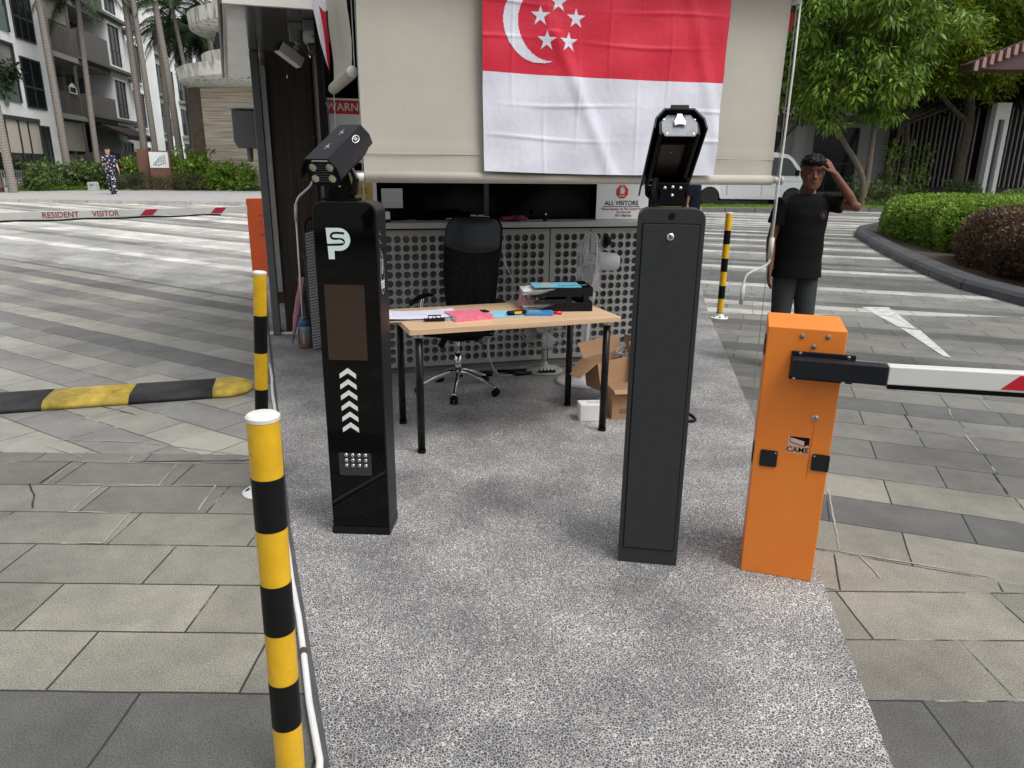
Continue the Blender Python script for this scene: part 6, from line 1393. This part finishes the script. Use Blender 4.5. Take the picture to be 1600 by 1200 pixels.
b = MB(); b.box(-4.25,7,-1.5,5,-.2,4.62); b.build('wall', TR, t)
b = MB(); b.box(-4.85,-4.26,-1.45,4,-.2,4.62); b.build('pier', M('brown_pier', (.085,.06,.045), .7, var=.3, scale=3), t)
b = MB(); b.lathe([(5.0,4.64),(5.35,4.80),(5.42,5.30),(5.2,5.34),(4.3,5.36)], 64); b.build('disc', STN, t, auto=30)
b = MB(); b.lathe([(4.2,5.37),(4.3,5.40),(4.3,5.95),(4.1,5.98)], 64); b.build('disc', STN, t, auto=30)
b = MB()
for k in range(22): a = 2*PI*k/22; b = MB(); b.tube([(3.6*math.cos(a),3.6*math.sin(a),5.98),(3.6*math.cos(a),3.6*math.sin(a),6.85)], .06, 8); b.build('column', M('column_dark', (.06,.06,.06), .6), t)
b = MB(); b.tube([(0,0,5.98),(0,0,6.86)], 3.1, 40); b.build('drum', M('drum_white', (.5,.5,.48), .7), t, auto=40)
b = MB(); b.lathe([(4.2,6.88),(4.68,7.06),(4.72,7.60),(4.5,7.64),(3.7,7.66)], 64); b.build('disc', STN, t, auto=30)
b = MB(); b.lathe([(3.55,7.67),(3.6,7.7),(3.6,8.9),(3.4,8.95)], 64); b.build('disc', STN, t, auto=30)
# signs in front
BRS = M('terracotta_brown', (.17,.075,.05), .7, var=.1)
t = thing('map_sign', 'brown monument sign with a white site map board on its top half', 'sign', (-16.05,33.6,.66), R(4))
b = MB(); b.box(-.46,.46,0,.22,0,1.72); b.build('slab', BRS, t); b = MB(); b.box(-.43,.40,-.02,-.002,.98,1.66); mb_ = b.build('map_board', PWHT, t)
b = MB(); 
LN = [(-.28,1.12),(.02,1.42),(.26,1.56),(.26,1.16),(.12,1.16),(.0,1.10),(-.28,1.12)]
b.tube([(x,-.024,z) for x, z in LN], .012, 5)
for (a, c) in (((-.15,1.12),(-.15,1.27)),((-.05,1.12),(-.02,1.38)),((.08,1.16),(.08,1.44)),((.17,1.16),(.17,1.5)),((-.2,1.2),(.26,1.3)),((-.05,1.3),(.26,1.42))): b.tube([(a[0],-.024,a[1]),(c[0],-.024,c[1])], .009, 5)
b.build('plan_drawing', M('map_ink', (.16,.2,.22), .6), mb_)
t = thing('sign_slab', 'narrow plain brown sign slab left of the site map sign', 'sign', (-16.95,33.9,.66), R(2))
b = MB(); b.box(-.24,.24,0,.2,0,1.80); b.build('slab', BRS, t); b = MB(); b.box(.0,.16,-.01,-.002,.05,.42); b.build('pale_mark', M('pale_mark', (.35,.2,.17), .7, var=.5, scale=20), t)
t = thing('house_number_sign', 'dark red sign slab at the far left edge in front of the shrubs', 'sign', (-21.55,30.3,.62), R(0))
b = MB(); b.box(-.5,.42,0,.15,0,.85); b.build('slab', M('dark_red_slab', (.16,.035,.03), .7), t); text('lettering', '7', .34, M('pink_letter', (.5,.28,.26), .6), (.28,-.004,.36), FRONT, t)
t = thing('utility_box', 'small pale grey utility box on the grass left of the woman', 'utility box', (-18.3,31.9,.64), 0)
b = MB(); b.prism(rrect(-.20,.16,0,.38,.06,4,(0,0,1,1)), 0, .25, 'y'); b.build('case', M('pale_grey', (.42,.43,.42), .6, var=.1), t); b = MB(); b.box(-.12,.08,-.008,-.002,.22,.28); b.build('vent', M('vent_grey', (.15,.15,.15), .6), t)
# ================================================================ RIGHT BUILDINGS
t = thing('white_house', 'white walled house with tall dark windows half hidden by the trees', 'house', (11.2,36.5,.62), R(-3))
b = MB(); b.box(-3.5,6.9,0,8,-.3,8.5); b.build('wall', M('house_white', (.55,.55,.54), .7, var=.06, scale=1), t)
ZB = 0
for s0, s1, z0, z1, m_ in ((3.3,5.4,.2,3.2,3),(.2,1.7,.3,3.0,2),(-2.6,-.6,.5,2.9,2),(-2.6,1.7,4.2,6.8,4),(3.3,5.4,4.2,7,3)):
    window(t, s0, s1, z0, z1, 0, m_, .45)
b = MB(); b.box(2.3,2.75,-.35,0,-.1,3.6); b.build('pillar', M('house_white', (.6,.6,.6), .7), t); b = MB(); b.box(-3.5,7.0,-.7,0,3.45,3.7); b.build('canopy', AGW, t)
t = thing('slatted_building', 'dark building clad in tall pale vertical slats behind the right trees', 'building', (17.9,35.2,.6), R(-6))
b = MB(); b.box(0,16,.25,8,-.3,8.8); b.build('wall', M('slat_backing', (.020,.016,.017), .8, var=.2), t)
b = MB()
for k in range(76):
    if k % 19 in (17, 18): continue
    b.box(.05+k*.21,.10+k*.21,0,.16,.55,8.6)
b.build('slats', M('slat_grey', (.23,.215,.21), .6, var=.1), t); b = MB(); b.box(-.05,16,-.08,.24,-.2,.52); b.build('base_wall', M('base_dark', (.035,.025,.027), .8, var=.2), t)
for x in (3.75,7.75,11.7):
    b = MB(); b.box(x,x+.25,-.06,.2,.5,8.7); b.build('dark_post', WFR, t)
t = thing('striped_canopy', 'canopy roof with ribbed maroon and pale pink edge at the upper right', 'canopy', (15.95,27.0,5.22), R(-2))
b = MB(); b.prism([(0,0),(.05,.22),(7,3.1),(7,.02)], 0, .9, 'y'); b.build('roof', M('canopy_maroon', (.10,.045,.045), .6, var=.1), t)
b = MB()
for k in range(28):
    x = .05+.25*k; z = .22+x*.41; b.box(x,x+.12,-.12,-.002,z-.30,z+.03)
b.build('ribs', M('canopy_pink', (.36,.22,.20), .6, var=.08), t)
for x in (6.2,):
    b = MB(); b.box(x,x+.2,.3,.5,-4.9,0.0); b.build('post', WFR, t)
t = thing('light_pylon', 'tall slim white light pylon with a long open slot standing among the right hedges', 'lamp', (20.15,31.3,.55), R(0))
b = MB(); H_ = 4.0; w_ = .30
b.box(-w_,w_,0,.34,0,.32); b.box(-w_,w_,0,.34,H_-.65,H_); b.box(-w_,-w_+.17,0,.34,.32,H_-.65); b.box(w_-.17,w_,0,.34,.32,H_-.65); b.build('frame', M('pylon_white', (.80,.81,.80), .6, var=.03), t, bevel=.01)
b = MB(); b.box(-.05,.05,.14,.18,.33,H_-.66); b.build('lamp_strip', M('pylon_grey', (.05,.05,.055), .5), t)
# ================================================================ VEGETATION
def leaves(name, mat, parent, C, N, size, asp=.32, droop=.4, rad=.5, flat=.7, seed=0, fold=.15, kind=None, upn=0):
    """C: (k,3) clump centres in parent coords; N leaves per clump"""
    g = np.random.default_rng(seed); K = len(C); n = K*N
    d = g.normal(size=(n,3)); d /= np.linalg.norm(d, axis=1)[:,None]; r = rad*g.random(n)**.45
    r2_ = np.repeat(rad if hasattr(rad, '__len__') else np.full(K, rad), N)*g.random(n)**.45
    pos = np.repeat(C, N, axis=0)+d*r2_[:,None]*np.array([1,1,flat])
    ax = d*np.array([1,1,.5])+g.normal(size=(n,3))*.45; ax[:,2] -= droop; ax[:,2] += upn; ax /= np.linalg.norm(ax, axis=1)[:,None]
    s = np.cross(ax, g.normal(size=(n,3))*.5+np.array([0,0,1.0])); s /= np.linalg.norm(s, axis=1)[:,None]
    nn = np.cross(s, ax); L = size*(.7+.6*g.random(n)); w_ = L*asp
    a = pos; b_ = pos+ax*L[:,None]*.45+s*w_[:,None]*.5-nn*(fold*w_)[:,None]; c = pos+ax*L[:,None]; c[:,2] -= L*.12; e = pos+ax*L[:,None]*.45-s*w_[:,None]*.5-nn*(fold*w_)[:,None]
    V = np.stack([a,b_,c,e], axis=1).reshape(-1,3)
    me = bpy.data.meshes.new(name); me.vertices.add(len(V)); me.vertices.foreach_set('co', V.astype(np.float32).ravel()); me.loops.add(4*n); me.loops.foreach_set('vertex_index', np.arange(4*n, dtype=np.int32)); me.polygons.add(n)
    me.polygons.foreach_set('loop_start', np.arange(0, 4*n, 4, dtype=np.int32)); me.polygons.foreach_set('loop_total', np.full(n, 4, dtype=np.int32)); me.update(); me.validate(); me.materials.append(mat)
    o = bpy.data.objects.new(name, me); COL.objects.link(o)
    if parent: o.parent = parent
    if kind: o['kind'] = kind
    return o
def leafmat(name, c1, c2, island=.35, rough=.5):
    mt = M(name, c1, rough, var=.1, scale=.9, col2=c2, island=island); bs = mt.node_tree.nodes['Principled BSDF']; bs.inputs['Specular IOR Level'].default_value = .35
    bs.inputs['Subsurface Weight'].default_value = 0
    n = mt.node_tree.nodes; l = mt.node_tree.links; tr = n.new('ShaderNodeBsdfTranslucent'); mx = n.new('ShaderNodeMixShader'); mx.inputs[0].default_value = .3
    src = bs.inputs['Base Color'].links[0].from_socket; l.new(src, tr.inputs[0]); l.new(bs.outputs[0], mx.inputs[1]); l.new(tr.outputs[0], mx.inputs[2]); l.new(mx.outputs[0], n['Material Output'].inputs[0]); return mt
BARK = M('bark_grey', (.13,.105,.08), .85, var=.3, scale=6, bump=.6, bscale=20)
def clumps(c, r, n, seed, shell=.6, zmin=None):
    g = np.random.default_rng(seed); d = g.normal(size=(n*3,3)); d /= np.linalg.norm(d, axis=1)[:,None]; q = shell+(1-shell)*g.random(n*3)
    p = np.array(c)+d*q[:,None]*np.array(r)
    if zmin is not None: p = p[p[:,2] > zmin]
    return p[:n]
def tree(label, loc, trunk, crown, mat, N, size, rad, ncl, seed, shell=.45, asp=.32, droop=.4, limbs=10, zmin=None, name='broadleaf_tree', tr=.16, flat=.7):
    t = thing(name, label, 'tree', loc, 0)
    C = np.concatenate([clumps(c, r, k, seed+i, shell, zmin) for i, (c, r, k) in enumerate(crown)])
    b = MB()
    for pts, r0, r1 in trunk:
        P = spline(pts, 5); b.tube(P, [r0+(r1-r0)*i/(len(P)-1) for i in range(len(P))], 12)
    top = Vector(trunk[0][0][-1]); rs = random.Random(seed)
    for i in range(limbs):
        e = Vector(C[rs.randrange(len(C))]); s_ = Vector(trunk[rs.randrange(len(trunk))][0][-1]); m_ = s_.lerp(e, .5)+Vector((rs.uniform(-.3,.3), rs.uniform(-.3,.3), rs.uniform(-.1,.4)))
        b.tube(spline([s_, m_, e], 4), [.075-.007*k for k in range(9)], 7)
    b.build('trunk', BARK, t, smooth=True)
    leaves('crown', mat, t, C, N, size, asp, droop, rad, flat, seed); return t
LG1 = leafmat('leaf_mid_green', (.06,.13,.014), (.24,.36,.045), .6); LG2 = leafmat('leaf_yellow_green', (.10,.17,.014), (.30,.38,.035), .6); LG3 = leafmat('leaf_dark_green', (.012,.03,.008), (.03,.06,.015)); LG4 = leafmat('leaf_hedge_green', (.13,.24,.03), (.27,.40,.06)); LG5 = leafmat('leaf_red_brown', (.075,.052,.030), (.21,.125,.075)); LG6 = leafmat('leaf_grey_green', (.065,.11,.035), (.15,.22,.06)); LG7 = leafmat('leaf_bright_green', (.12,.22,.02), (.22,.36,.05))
tree('broad tree with large drooping mid green leaves and a forked trunk behind the man', (13.0,27.5,.45), [([(0,0,-.2),(.02,0,.8),(-.35,0,1.6),(-1.0,.1,2.5),(-1.5,.2,3.6)],.13,.08), ([(.05,0,.3),(.12,0,1.2),(.15,.1,2.4),(.1,0,3.6)],.12,.08)],
     [((-1.3,0,6.3),(3.0,2.8,3.6),150), ((.3,.5,7.0),(3.0,2.6,3.2),110), ((-1.3,-.6,4.2),(2.4,2.0,1.6),70), ((-2.2,-.2,8.8),(3,2.5,2.4),60)], LG1, 95, .25, .50, 999, 11, .45, .30, .75, 14)
tree('large spreading tree with yellow green foliage and a thick pale trunk at the right', (19.4,32.3,.55), [([(0,0,-.3),(-.05,0,1.6),(.0,0,3.2),(-.2,0,4.6)],.24,.17), ([(-.05,0,3.3),(-1.0,-.2,3.9),(-2.2,-.5,4.9),(-3.0,-.8,5.8)],.12,.07)],
     [((-2.6,-1.5,7.6),(3.6,3,2.4),120), ((1.5,-1,8.2),(4.2,3,2.8),130), ((-1.8,-1.8,5.4),(2.8,1.6,1.3),95), ((2.4,-1.6,5.6),(2.4,1.4,1.1),60), ((4.5,0,7.6),(3,3,2.4),60)], LG2, 125, .22, .62, 999, 23, .3, .34, .3, 16)
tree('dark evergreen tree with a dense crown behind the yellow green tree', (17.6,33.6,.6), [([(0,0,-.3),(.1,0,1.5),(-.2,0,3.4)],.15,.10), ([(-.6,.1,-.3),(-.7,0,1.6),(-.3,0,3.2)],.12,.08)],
     [((0,.4,7.2),(5.4,1.0,3.6),230), ((1.5,.2,5.3),(5.4,.7,1.3),120), ((4.0,-.2,5.0),(4.0,.7,1.3),90)], LG3, 80, .26, .62, 999, 31, .0, .34, .3, 10)
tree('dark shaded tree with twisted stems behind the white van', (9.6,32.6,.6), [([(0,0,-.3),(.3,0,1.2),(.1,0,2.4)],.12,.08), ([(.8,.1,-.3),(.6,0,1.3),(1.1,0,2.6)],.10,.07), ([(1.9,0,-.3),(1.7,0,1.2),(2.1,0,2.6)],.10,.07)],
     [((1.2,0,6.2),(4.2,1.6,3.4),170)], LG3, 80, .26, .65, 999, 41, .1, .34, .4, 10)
tree('slender tree at the right frame edge with only its pale trunk showing', (21.9,29.3,.5), [([(0,0,-.3),(.08,0,1.6),(.2,0,3.6),(.3,0,5.5)],.15,.11)], [((.6,0,8.6),(3,3,2.4),90)], LG2, 90, .22, .6, 999, 47, .3, .34, .3, 8)
def shrub(label, loc, C, N, size, rad, mat, seed, name='leafy_shrub', cat='shrub', asp=.45, droop=.0, upn=.5, stems=7, group=None, flat=.9):
    t = thing(name, label, cat, loc, 0, group); C = np.array(C); b = MB(); rs = random.Random(seed)
    for i in range(stems):
        c = C[rs.randrange(len(C))]; b.tube([(c[0]*.3+rs.uniform(-.1,.1), c[1]*.3, -.05), (c[0]*.7, c[1]*.7, c[2]*.5), tuple(c)], [.025,.018,.008], 6)
    b.build('stem', BARK, t); leaves('foliage', mat, t, C, N, size, asp, droop, rad, flat, seed, upn=upn); return t
# right hedges
def hedge(label, loc, foot, h, mat, n, size, seed, asp=.6, group='clipped hedges in the right planter'):
    """foot: polygon (local xy). rounded mound, leaves over its surface"""
    t = thing('hedge', label, 'hedge', loc, 0, group); g = np.random.default_rng(seed); F = np.array(foot); cx, cy = F.mean(0); k = len(foot); rings = []
    lv = ((0,.90),(.25,1.0),(.6,1.0),(.85,.93),(.96,.82),(1.0,.6))
    for hz, s_ in lv: rings.append([((x-cx)*s_+cx+.05*math.sin(i*1.7+hz*5), (y-cy)*s_+cy+.05*math.cos(i*2.1), h*hz) for i, (x, y) in enumerate(foot)])
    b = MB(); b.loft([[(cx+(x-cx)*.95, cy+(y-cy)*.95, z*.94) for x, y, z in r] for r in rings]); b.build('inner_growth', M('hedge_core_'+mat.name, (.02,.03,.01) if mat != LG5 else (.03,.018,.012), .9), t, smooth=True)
    tri = []; 
    for i in range(len(rings)-1):
        for j in range(k): a, bb, c, d = rings[i][j], rings[i][(j+1) % k], rings[i+1][(j+1) % k], rings[i+1][j]; tri += [(a,bb,c),(a,c,d)]
    tp = rings[-1]
    for j in range(1, k-1): tri.append((tp[0], tp[j], tp[j+1]))
    T3 = np.array(tri); cr_ = np.cross(T3[:,1]-T3[:,0], T3[:,2]-T3[:,0]); ar = np.linalg.norm(cr_, axis=1); idx = g.choice(len(T3), n, p=ar/ar.sum()); u = g.random((n,2)); fl_ = u.sum(1) > 1; u[fl_] = 1-u[fl_]
    P = T3[idx,0]+(T3[idx,1]-T3[idx,0])*u[:,:1]+(T3[idx,2]-T3[idx,0])*u[:,1:]
    P += np.stack([.03*np.sin(P[:,1]*7), .03*np.sin(P[:,0]*6), .035*np.sin(P[:,0]*5+P[:,1]*4)], axis=1)
    leaves('foliage', mat, t, P, 5, size, asp, -.3, .055, 1, seed+1, upn=.5); return t
hedge('rounded bright green clipped hedge at the corner of the right planter', (9.6,15.9,.15), [(-1.4,-2.1),(-.9,-2.5),(1.5,-2.2),(3.4,-1.2),(3.6,1.0),(2.0,2.2),(.2,2.3),(-.7,1.7),(-1.15,.3)], .98, LG4, 11000, .075, 5)
hedge('reddish brown clipped hedge in the planter nearest the right edge', (8.62,11.3,.06), [(-1.2,-2.6),(.6,-3.0),(3.0,-2.6),(3.6,-.5),(3.4,1.5),(1.0,1.9),(-.5,1.8),(-1.05,1.0),(-1.35,-.8)], 1.02, LG5, 11000, .062, 6)
hedge('low pale green clipped hedge behind the corner hedge', (14.8,18.8,.22), [(-2.2,-1.4),(0,-2),(4,-1.5),(6,0),(5,1.8),(1,2.4),(-1.5,1.8),(-2.4,.3)], 1.02, LG6, 9000, .085, 8)
SOIL = M('planter_soil', (.05,.035,.025), .95, var=.4, scale=6)
kp_ = [(6.45,3),(6.62,6.8),(6.62,9.07),(6.53,10.35),(6.70,11.5),(7.09,13.27),(7.45,14.7),(7.87,16.15),(8.25,17.5),(8.9,18.8),(10.2,20.2),(12.5,21.4),(16,22.4),(24,24)]
upface(sheet('planter_bed', kp_+[(30,24),(30,3)], SOIL, .10))
b = MB(); P = [Vector((x, y, gz(y))) for x, y in kp_]; Q = []
for i in range(len(P)-1):
    k = max(1, int((P[i+1]-P[i]).length/.8))
    for j in range(k): Q.append(P[i].lerp(P[i+1], j/k))
for i in range(len(Q)-1):
    a, c = Q[i].lerp(Q[i+1], .01), Q[i].lerp(Q[i+1], .985); d = (c-a).normalized(); nn = Vector((d.y, -d.x, 0))
    def sec(p): return [p+Vector((0,0,-.05)), p+Vector((0,0,.09)), p+nn*.05+Vector((0,0,.15)), p+nn*.30+Vector((0,0,.17)), p+nn*.33+Vector((0,0,-.05))]
    b.loft([sec(a), sec(c)])
o = b.build('planter_kerb', M('slate_kerb', (.06,.063,.067), .6, var=.3, scale=5, bump=.3, bscale=40)); o['kind'] = 'structure'
# understory right
rs = random.Random(12)
for i, (x, y, h, lab) in enumerate(((14.2,28.6,.9,'leafy green shrub at the foot of the forked tree'),(16.2,30.6,2.2,'young leafy shrub in front of the white house wall'),(10.9,29.8,.8,'low green shrub to the right of the parked van'),(18.2,30.2,.7,'low dark shrub between the tree trunks on the right'))):
    C = [(rs.uniform(-.9,.9), rs.uniform(-.6,.6), rs.uniform(.15,h)) for k in range(26)]; shrub(lab, (x, y, gz(y)+.1), C, 28, .20, .28, LG6 if i != 1 else LG1, 60+i, asp=.35)
g = np.random.default_rng(3); n_ = 1500; X = g.uniform(10, 30, n_); Y = 26.9+(X-12)*.27+g.uniform(.1, 7, n_); Z = .0225*(Y-9)+.13; ok = (Y > 27.2)
leaves('ground_cover', LG6, None, np.stack([X,Y,Z], 1)[ok], 16, .17, .3, -.2, .28, .35, 77, kind='stuff', upn=.7)
n_ = 1200; X = g.uniform(-4, 13.2, n_); Y = 24.45+(X+4.3)*.092+g.uniform(.1,.95, n_); 
leaves('verge_grass_blades', LG7, None, np.stack([X,Y,gz(25)+0*X+.16], 1), 10, .08, .2, -.5, .16, .2, 78, kind='stuff', upn=.9)
# left shrubs
for i, (x, y, w_, h, lab, mt_) in enumerate(((-23.4,33.0,1.5,1.5,'tall green shrub behind the red sign slab at the left edge',LG6),(-21.4,31.9,1.6,1.25,'leftmost leafy green shrub at the foot of the white block',LG6),(-19.9,33.1,1.5,1.35,'tall dense green shrub in the middle of the left bed',LG6),(-18.9,33.7,1.0,.95,'shorter green shrub at the right end of the left bed',LG6),
      (-15.9,34.7,.8,1.5,'bright green shrub behind the brown sign slabs',LG7),(-14.2,33.7,.75,1.75,'bright green shrub right of the site map sign by the travertine wall',LG7),(-12.9,33.9,.75,1.25,'smaller bright green shrub against the travertine wall',LG7),(-17.6,35.2,.8,1.4,'bright green shrub left of the sign slabs',LG7))):
    C = [(rs.uniform(-w_,w_), rs.uniform(-.6,.6), rs.uniform(.1,1)*h*(1-.25*abs(rs.uniform(-1,1)))) for k in range(46)]; shrub(lab, (x, y, gz(y)+.1), C, 30, .20, .25, mt_, 80+i, asp=.5)
C = [(rs.uniform(-2.0,2.0), rs.uniform(-.4,.4), rs.uniform(.1,.65)) for k in range(110)]; shrub('low dark twiggy hedge in front of the sign slabs', (-15.9,33.0,.66), C, 45, .13, .2, leafmat('leaf_olive', (.045,.06,.025), (.10,.10,.05)), 95, 'low_hedge', 'hedge', .2, 0, 1.2, stems=1)
n_ = 900; Y = g.uniform(30.7, 33.4, n_); X = g.uniform(-25, -18.6, n_); ok = Y > 30.7+(X+22)*.55
leaves('ground_cover', LG7, None, np.stack([X,Y,.0225*(Y-9)+.16], 1)[ok], 26, .10, .4, -.2, .26, .4, 79, kind='stuff', upn=.6)
n_ = 500; X = g.uniform(-20.5,-9,n_); Y = g.uniform(33.6,36,n_); leaves('ground_cover', LG6, None, np.stack([X,Y,.0225*(Y-9)+.16], 1), 16, .13, .3, -.2, .3, .4, 70, kind='stuff', upn=.6)
t = thing('potted_tree', 'bushy potted tree on the far left balcony', 'plant', (-21.7,32.2,4.6), 0)
b = MB(); b.tube([(0,0,-.4),(0,0,.5)], .04, 8); b.build('stem', BARK, t); b = MB(); b.lathe([(.2,-.5),(.26,-.1)], 16); b.build('pot', AGW, t); leaves('foliage', LG3, t, np.array([(rs.uniform(-.4,.4), rs.uniform(-.7,.7), rs.uniform(.0,1.2)) for k in range(26)]), 40, .22, .5, .2, .3, .9, 99)
# palms
PB = bpy.data.materials.new('palm_bark'); PB.use_nodes = True; n = PB.node_tree.nodes; l = PB.node_tree.links; bs = n['Principled BSDF']; tc = n.new('ShaderNodeTexCoord')
wv = n.new('ShaderNodeTexWave'); wv.bands_direction = 'Z'; wv.inputs['Scale'].default_value = 3.1; wv.inputs['Distortion'].default_value = 7; wv.inputs['Detail'].default_value = 3; l.new(tc.outputs['Object'], wv.inputs['Vector'])
rp = n.new('ShaderNodeValToRGB'); rp.color_ramp.elements[0].color = (.19,.165,.145,1); rp.color_ramp.elements[1].color = (.28,.255,.225,1); l.new(wv.outputs[0], rp.inputs[0]); l.new(rp.outputs[0], bs.inputs['Base Color']); bs.inputs['Roughness'].default_value = .85
def frond_crown(seed, nf=16, L=2.6, fan=False):
    g = random.Random(seed); b = MB()
    for k in range(nf):
        az = 2*PI*k/nf+g.uniform(-.2,.2); el = g.uniform(-.5,1.1); d = Vector((math.cos(az)*math.cos(el), math.sin(az)*math.cos(el), math.sin(el)))
        P = []; p = Vector((0,0,0)); cur = d.copy()
        for i in range(10): P.append(p.copy()); p = p+cur*(L/9); cur = (cur+Vector((0,0,-.13-.03*i))).normalized()
        for i in range(1, 10):
            t_ = (P[min(i+1,9)]-P[i-1]).normalized(); s_ = t_.cross(Vector((0,0,1))); s_ = s_.normalized() if s_.length > .05 else Vector((1,0,0))
            for q in range(4):
                p0 = P[i-1].lerp(P[i], q/4); ll = .55*math.sin(min(1, (i+q/4)/9.5)*PI*.85+.25)
                for sd_ in (-1, 1):
                    e = p0+s_*sd_*ll+t_*ll*.45-Vector((0,0,ll*.35+g.uniform(0,.12))); w_ = t_*.035; b.add([p0-w_, p0+w_, e], [(0,1,2)])
    return b
LGP = leafmat('palm_leaf', (.012,.032,.008), (.04,.075,.018), .4)
crownmesh = [frond_crown(s_).mesh('crown', LGP, fix=False) for s_ in (1,2,3)]
def palm(label, x, y, h, r, lean, seed, big=1, cr=True):
    z0 = gz(y)+.05; t = thing('palm_tree', label, 'palm', (x, y, z0), 0, 'palms in front of the apartment blocks'); b = MB()
    P = spline([(0,0,-.2),(lean*.2,0,h*.35),(lean*.55,0,h*.7),(lean,0,h)], 6); b.tube(P, [r*(1.15 if i == 0 else 1)-(.35*r)*i/(len(P)-1) for i in range(len(P))], 14); b.build('trunk', PB, t, smooth=True)
    if cr:
        for k in range(1 if big == 1 else 2):
            o = bpy.data.objects.new('crown', crownmesh[(seed+k) % 3]); COL.objects.link(o); o.parent = t; o.location = (lean,0,h-.1); o.scale = (big,)*3; o.rotation_euler = (0,0,seed*1.3+k*.6)
    return t
PL = [(-20.6,30.2,9.6,.17,-.3,'leftmost palm with a pale trunk cut by the left edge of view'),(-20.5,34.0,11.5,.17,-.2,'palm with grey ringed trunk along the corner of the white block'),(-19.9,35.4,8.75,.14,.25,'shorter palm whose dark crown hangs before the upper balcony'),
      (-18.25,36.8,12,.18,.0,'palm with a thick pale trunk, fourth from the left'),(-17.6,36.6,12.5,.15,-.35,'palm with a straight light brown trunk, fifth from the left'),(-17.3,37.6,12,.14,.2,'slim shaded palm just right of the fifth palm'),
      (-16.5,36.9,12.5,.17,-.8,'palm with a curved trunk leaning left near the sign slabs'),(-16.2,38.4,8.6,.13,-.6,'short dark palm behind the sign slabs'),(-15.6,39.6,12.5,.15,.1,'palm behind the round pavilion pier'),(-15.5,41.8,12.5,.15,.3,'rightmost palm rising behind the disc canopies')]
for i, (x, y, h, r_, ln, lab) in enumerate(PL): palm(lab, x, y, h, r_, ln, i)
for i, (x, y, h) in enumerate(((-17.2,42.5,7.6),(-19.0,44,8.3),(-15.6,44.5,8.2),(-18.2,47,9.2))):
    palm(['dense dark palm in the background left of the pavilion','dark background palm behind the fourth palm trunk','dark background palm half hidden by the disc canopies','farthest dark background palm beyond the blocks'][i], x, y, h, .13, .1, 20+i, big=1.15)
tree('dark dense tree filling the gap behind the palms', (-17.5,52,1.0), [([(0,0,-.3),(0,0,3)],.2,.15)], [((0,0,6.5),(4.0,2.5,5.0),150)], LG3, 60, .4, .9, 999, 71, .1, .4, .3, 6)
tree('tall dark tree far behind the round pavilion', (-9.0,50,1.0), [([(0,0,-.3),(0,0,3)],.2,.15)], [((0,0,7.5),(5.0,2.5,6.0),150)], LG3, 60, .4, .9, 999, 73, .1, .4, .3, 6)

# unseen trees added behind the camera to block low sky light and darken reflections
C_ = np.concatenate([clumps((0,0,5.2),(3.4,2.2,3.6),120,91,.3), clumps((0,0,2.0),(3.2,1.4,1.6),50,92,.2)])
base = thing('sky_block_tree', 'dense unseen tree added behind the viewer to block low sky light', 'tree', (-14,-13,0), 0, 'unseen trees added to block low sky light')
b = MB(); b.tube([(0,0,-.2),(0,0,4)], [.2,.12], 10); b.build('trunk', BARK, base, smooth=True); leaves('crown', LG3, base, C_, 34, .55, .55, .3, .9, .8, 93)
for i in range(1, 7):
    c = copy_tree(base); c.location = (-14+5.2*i, -13+1.2*math.sin(i*2), 0); c.rotation_euler.z = i*1.1
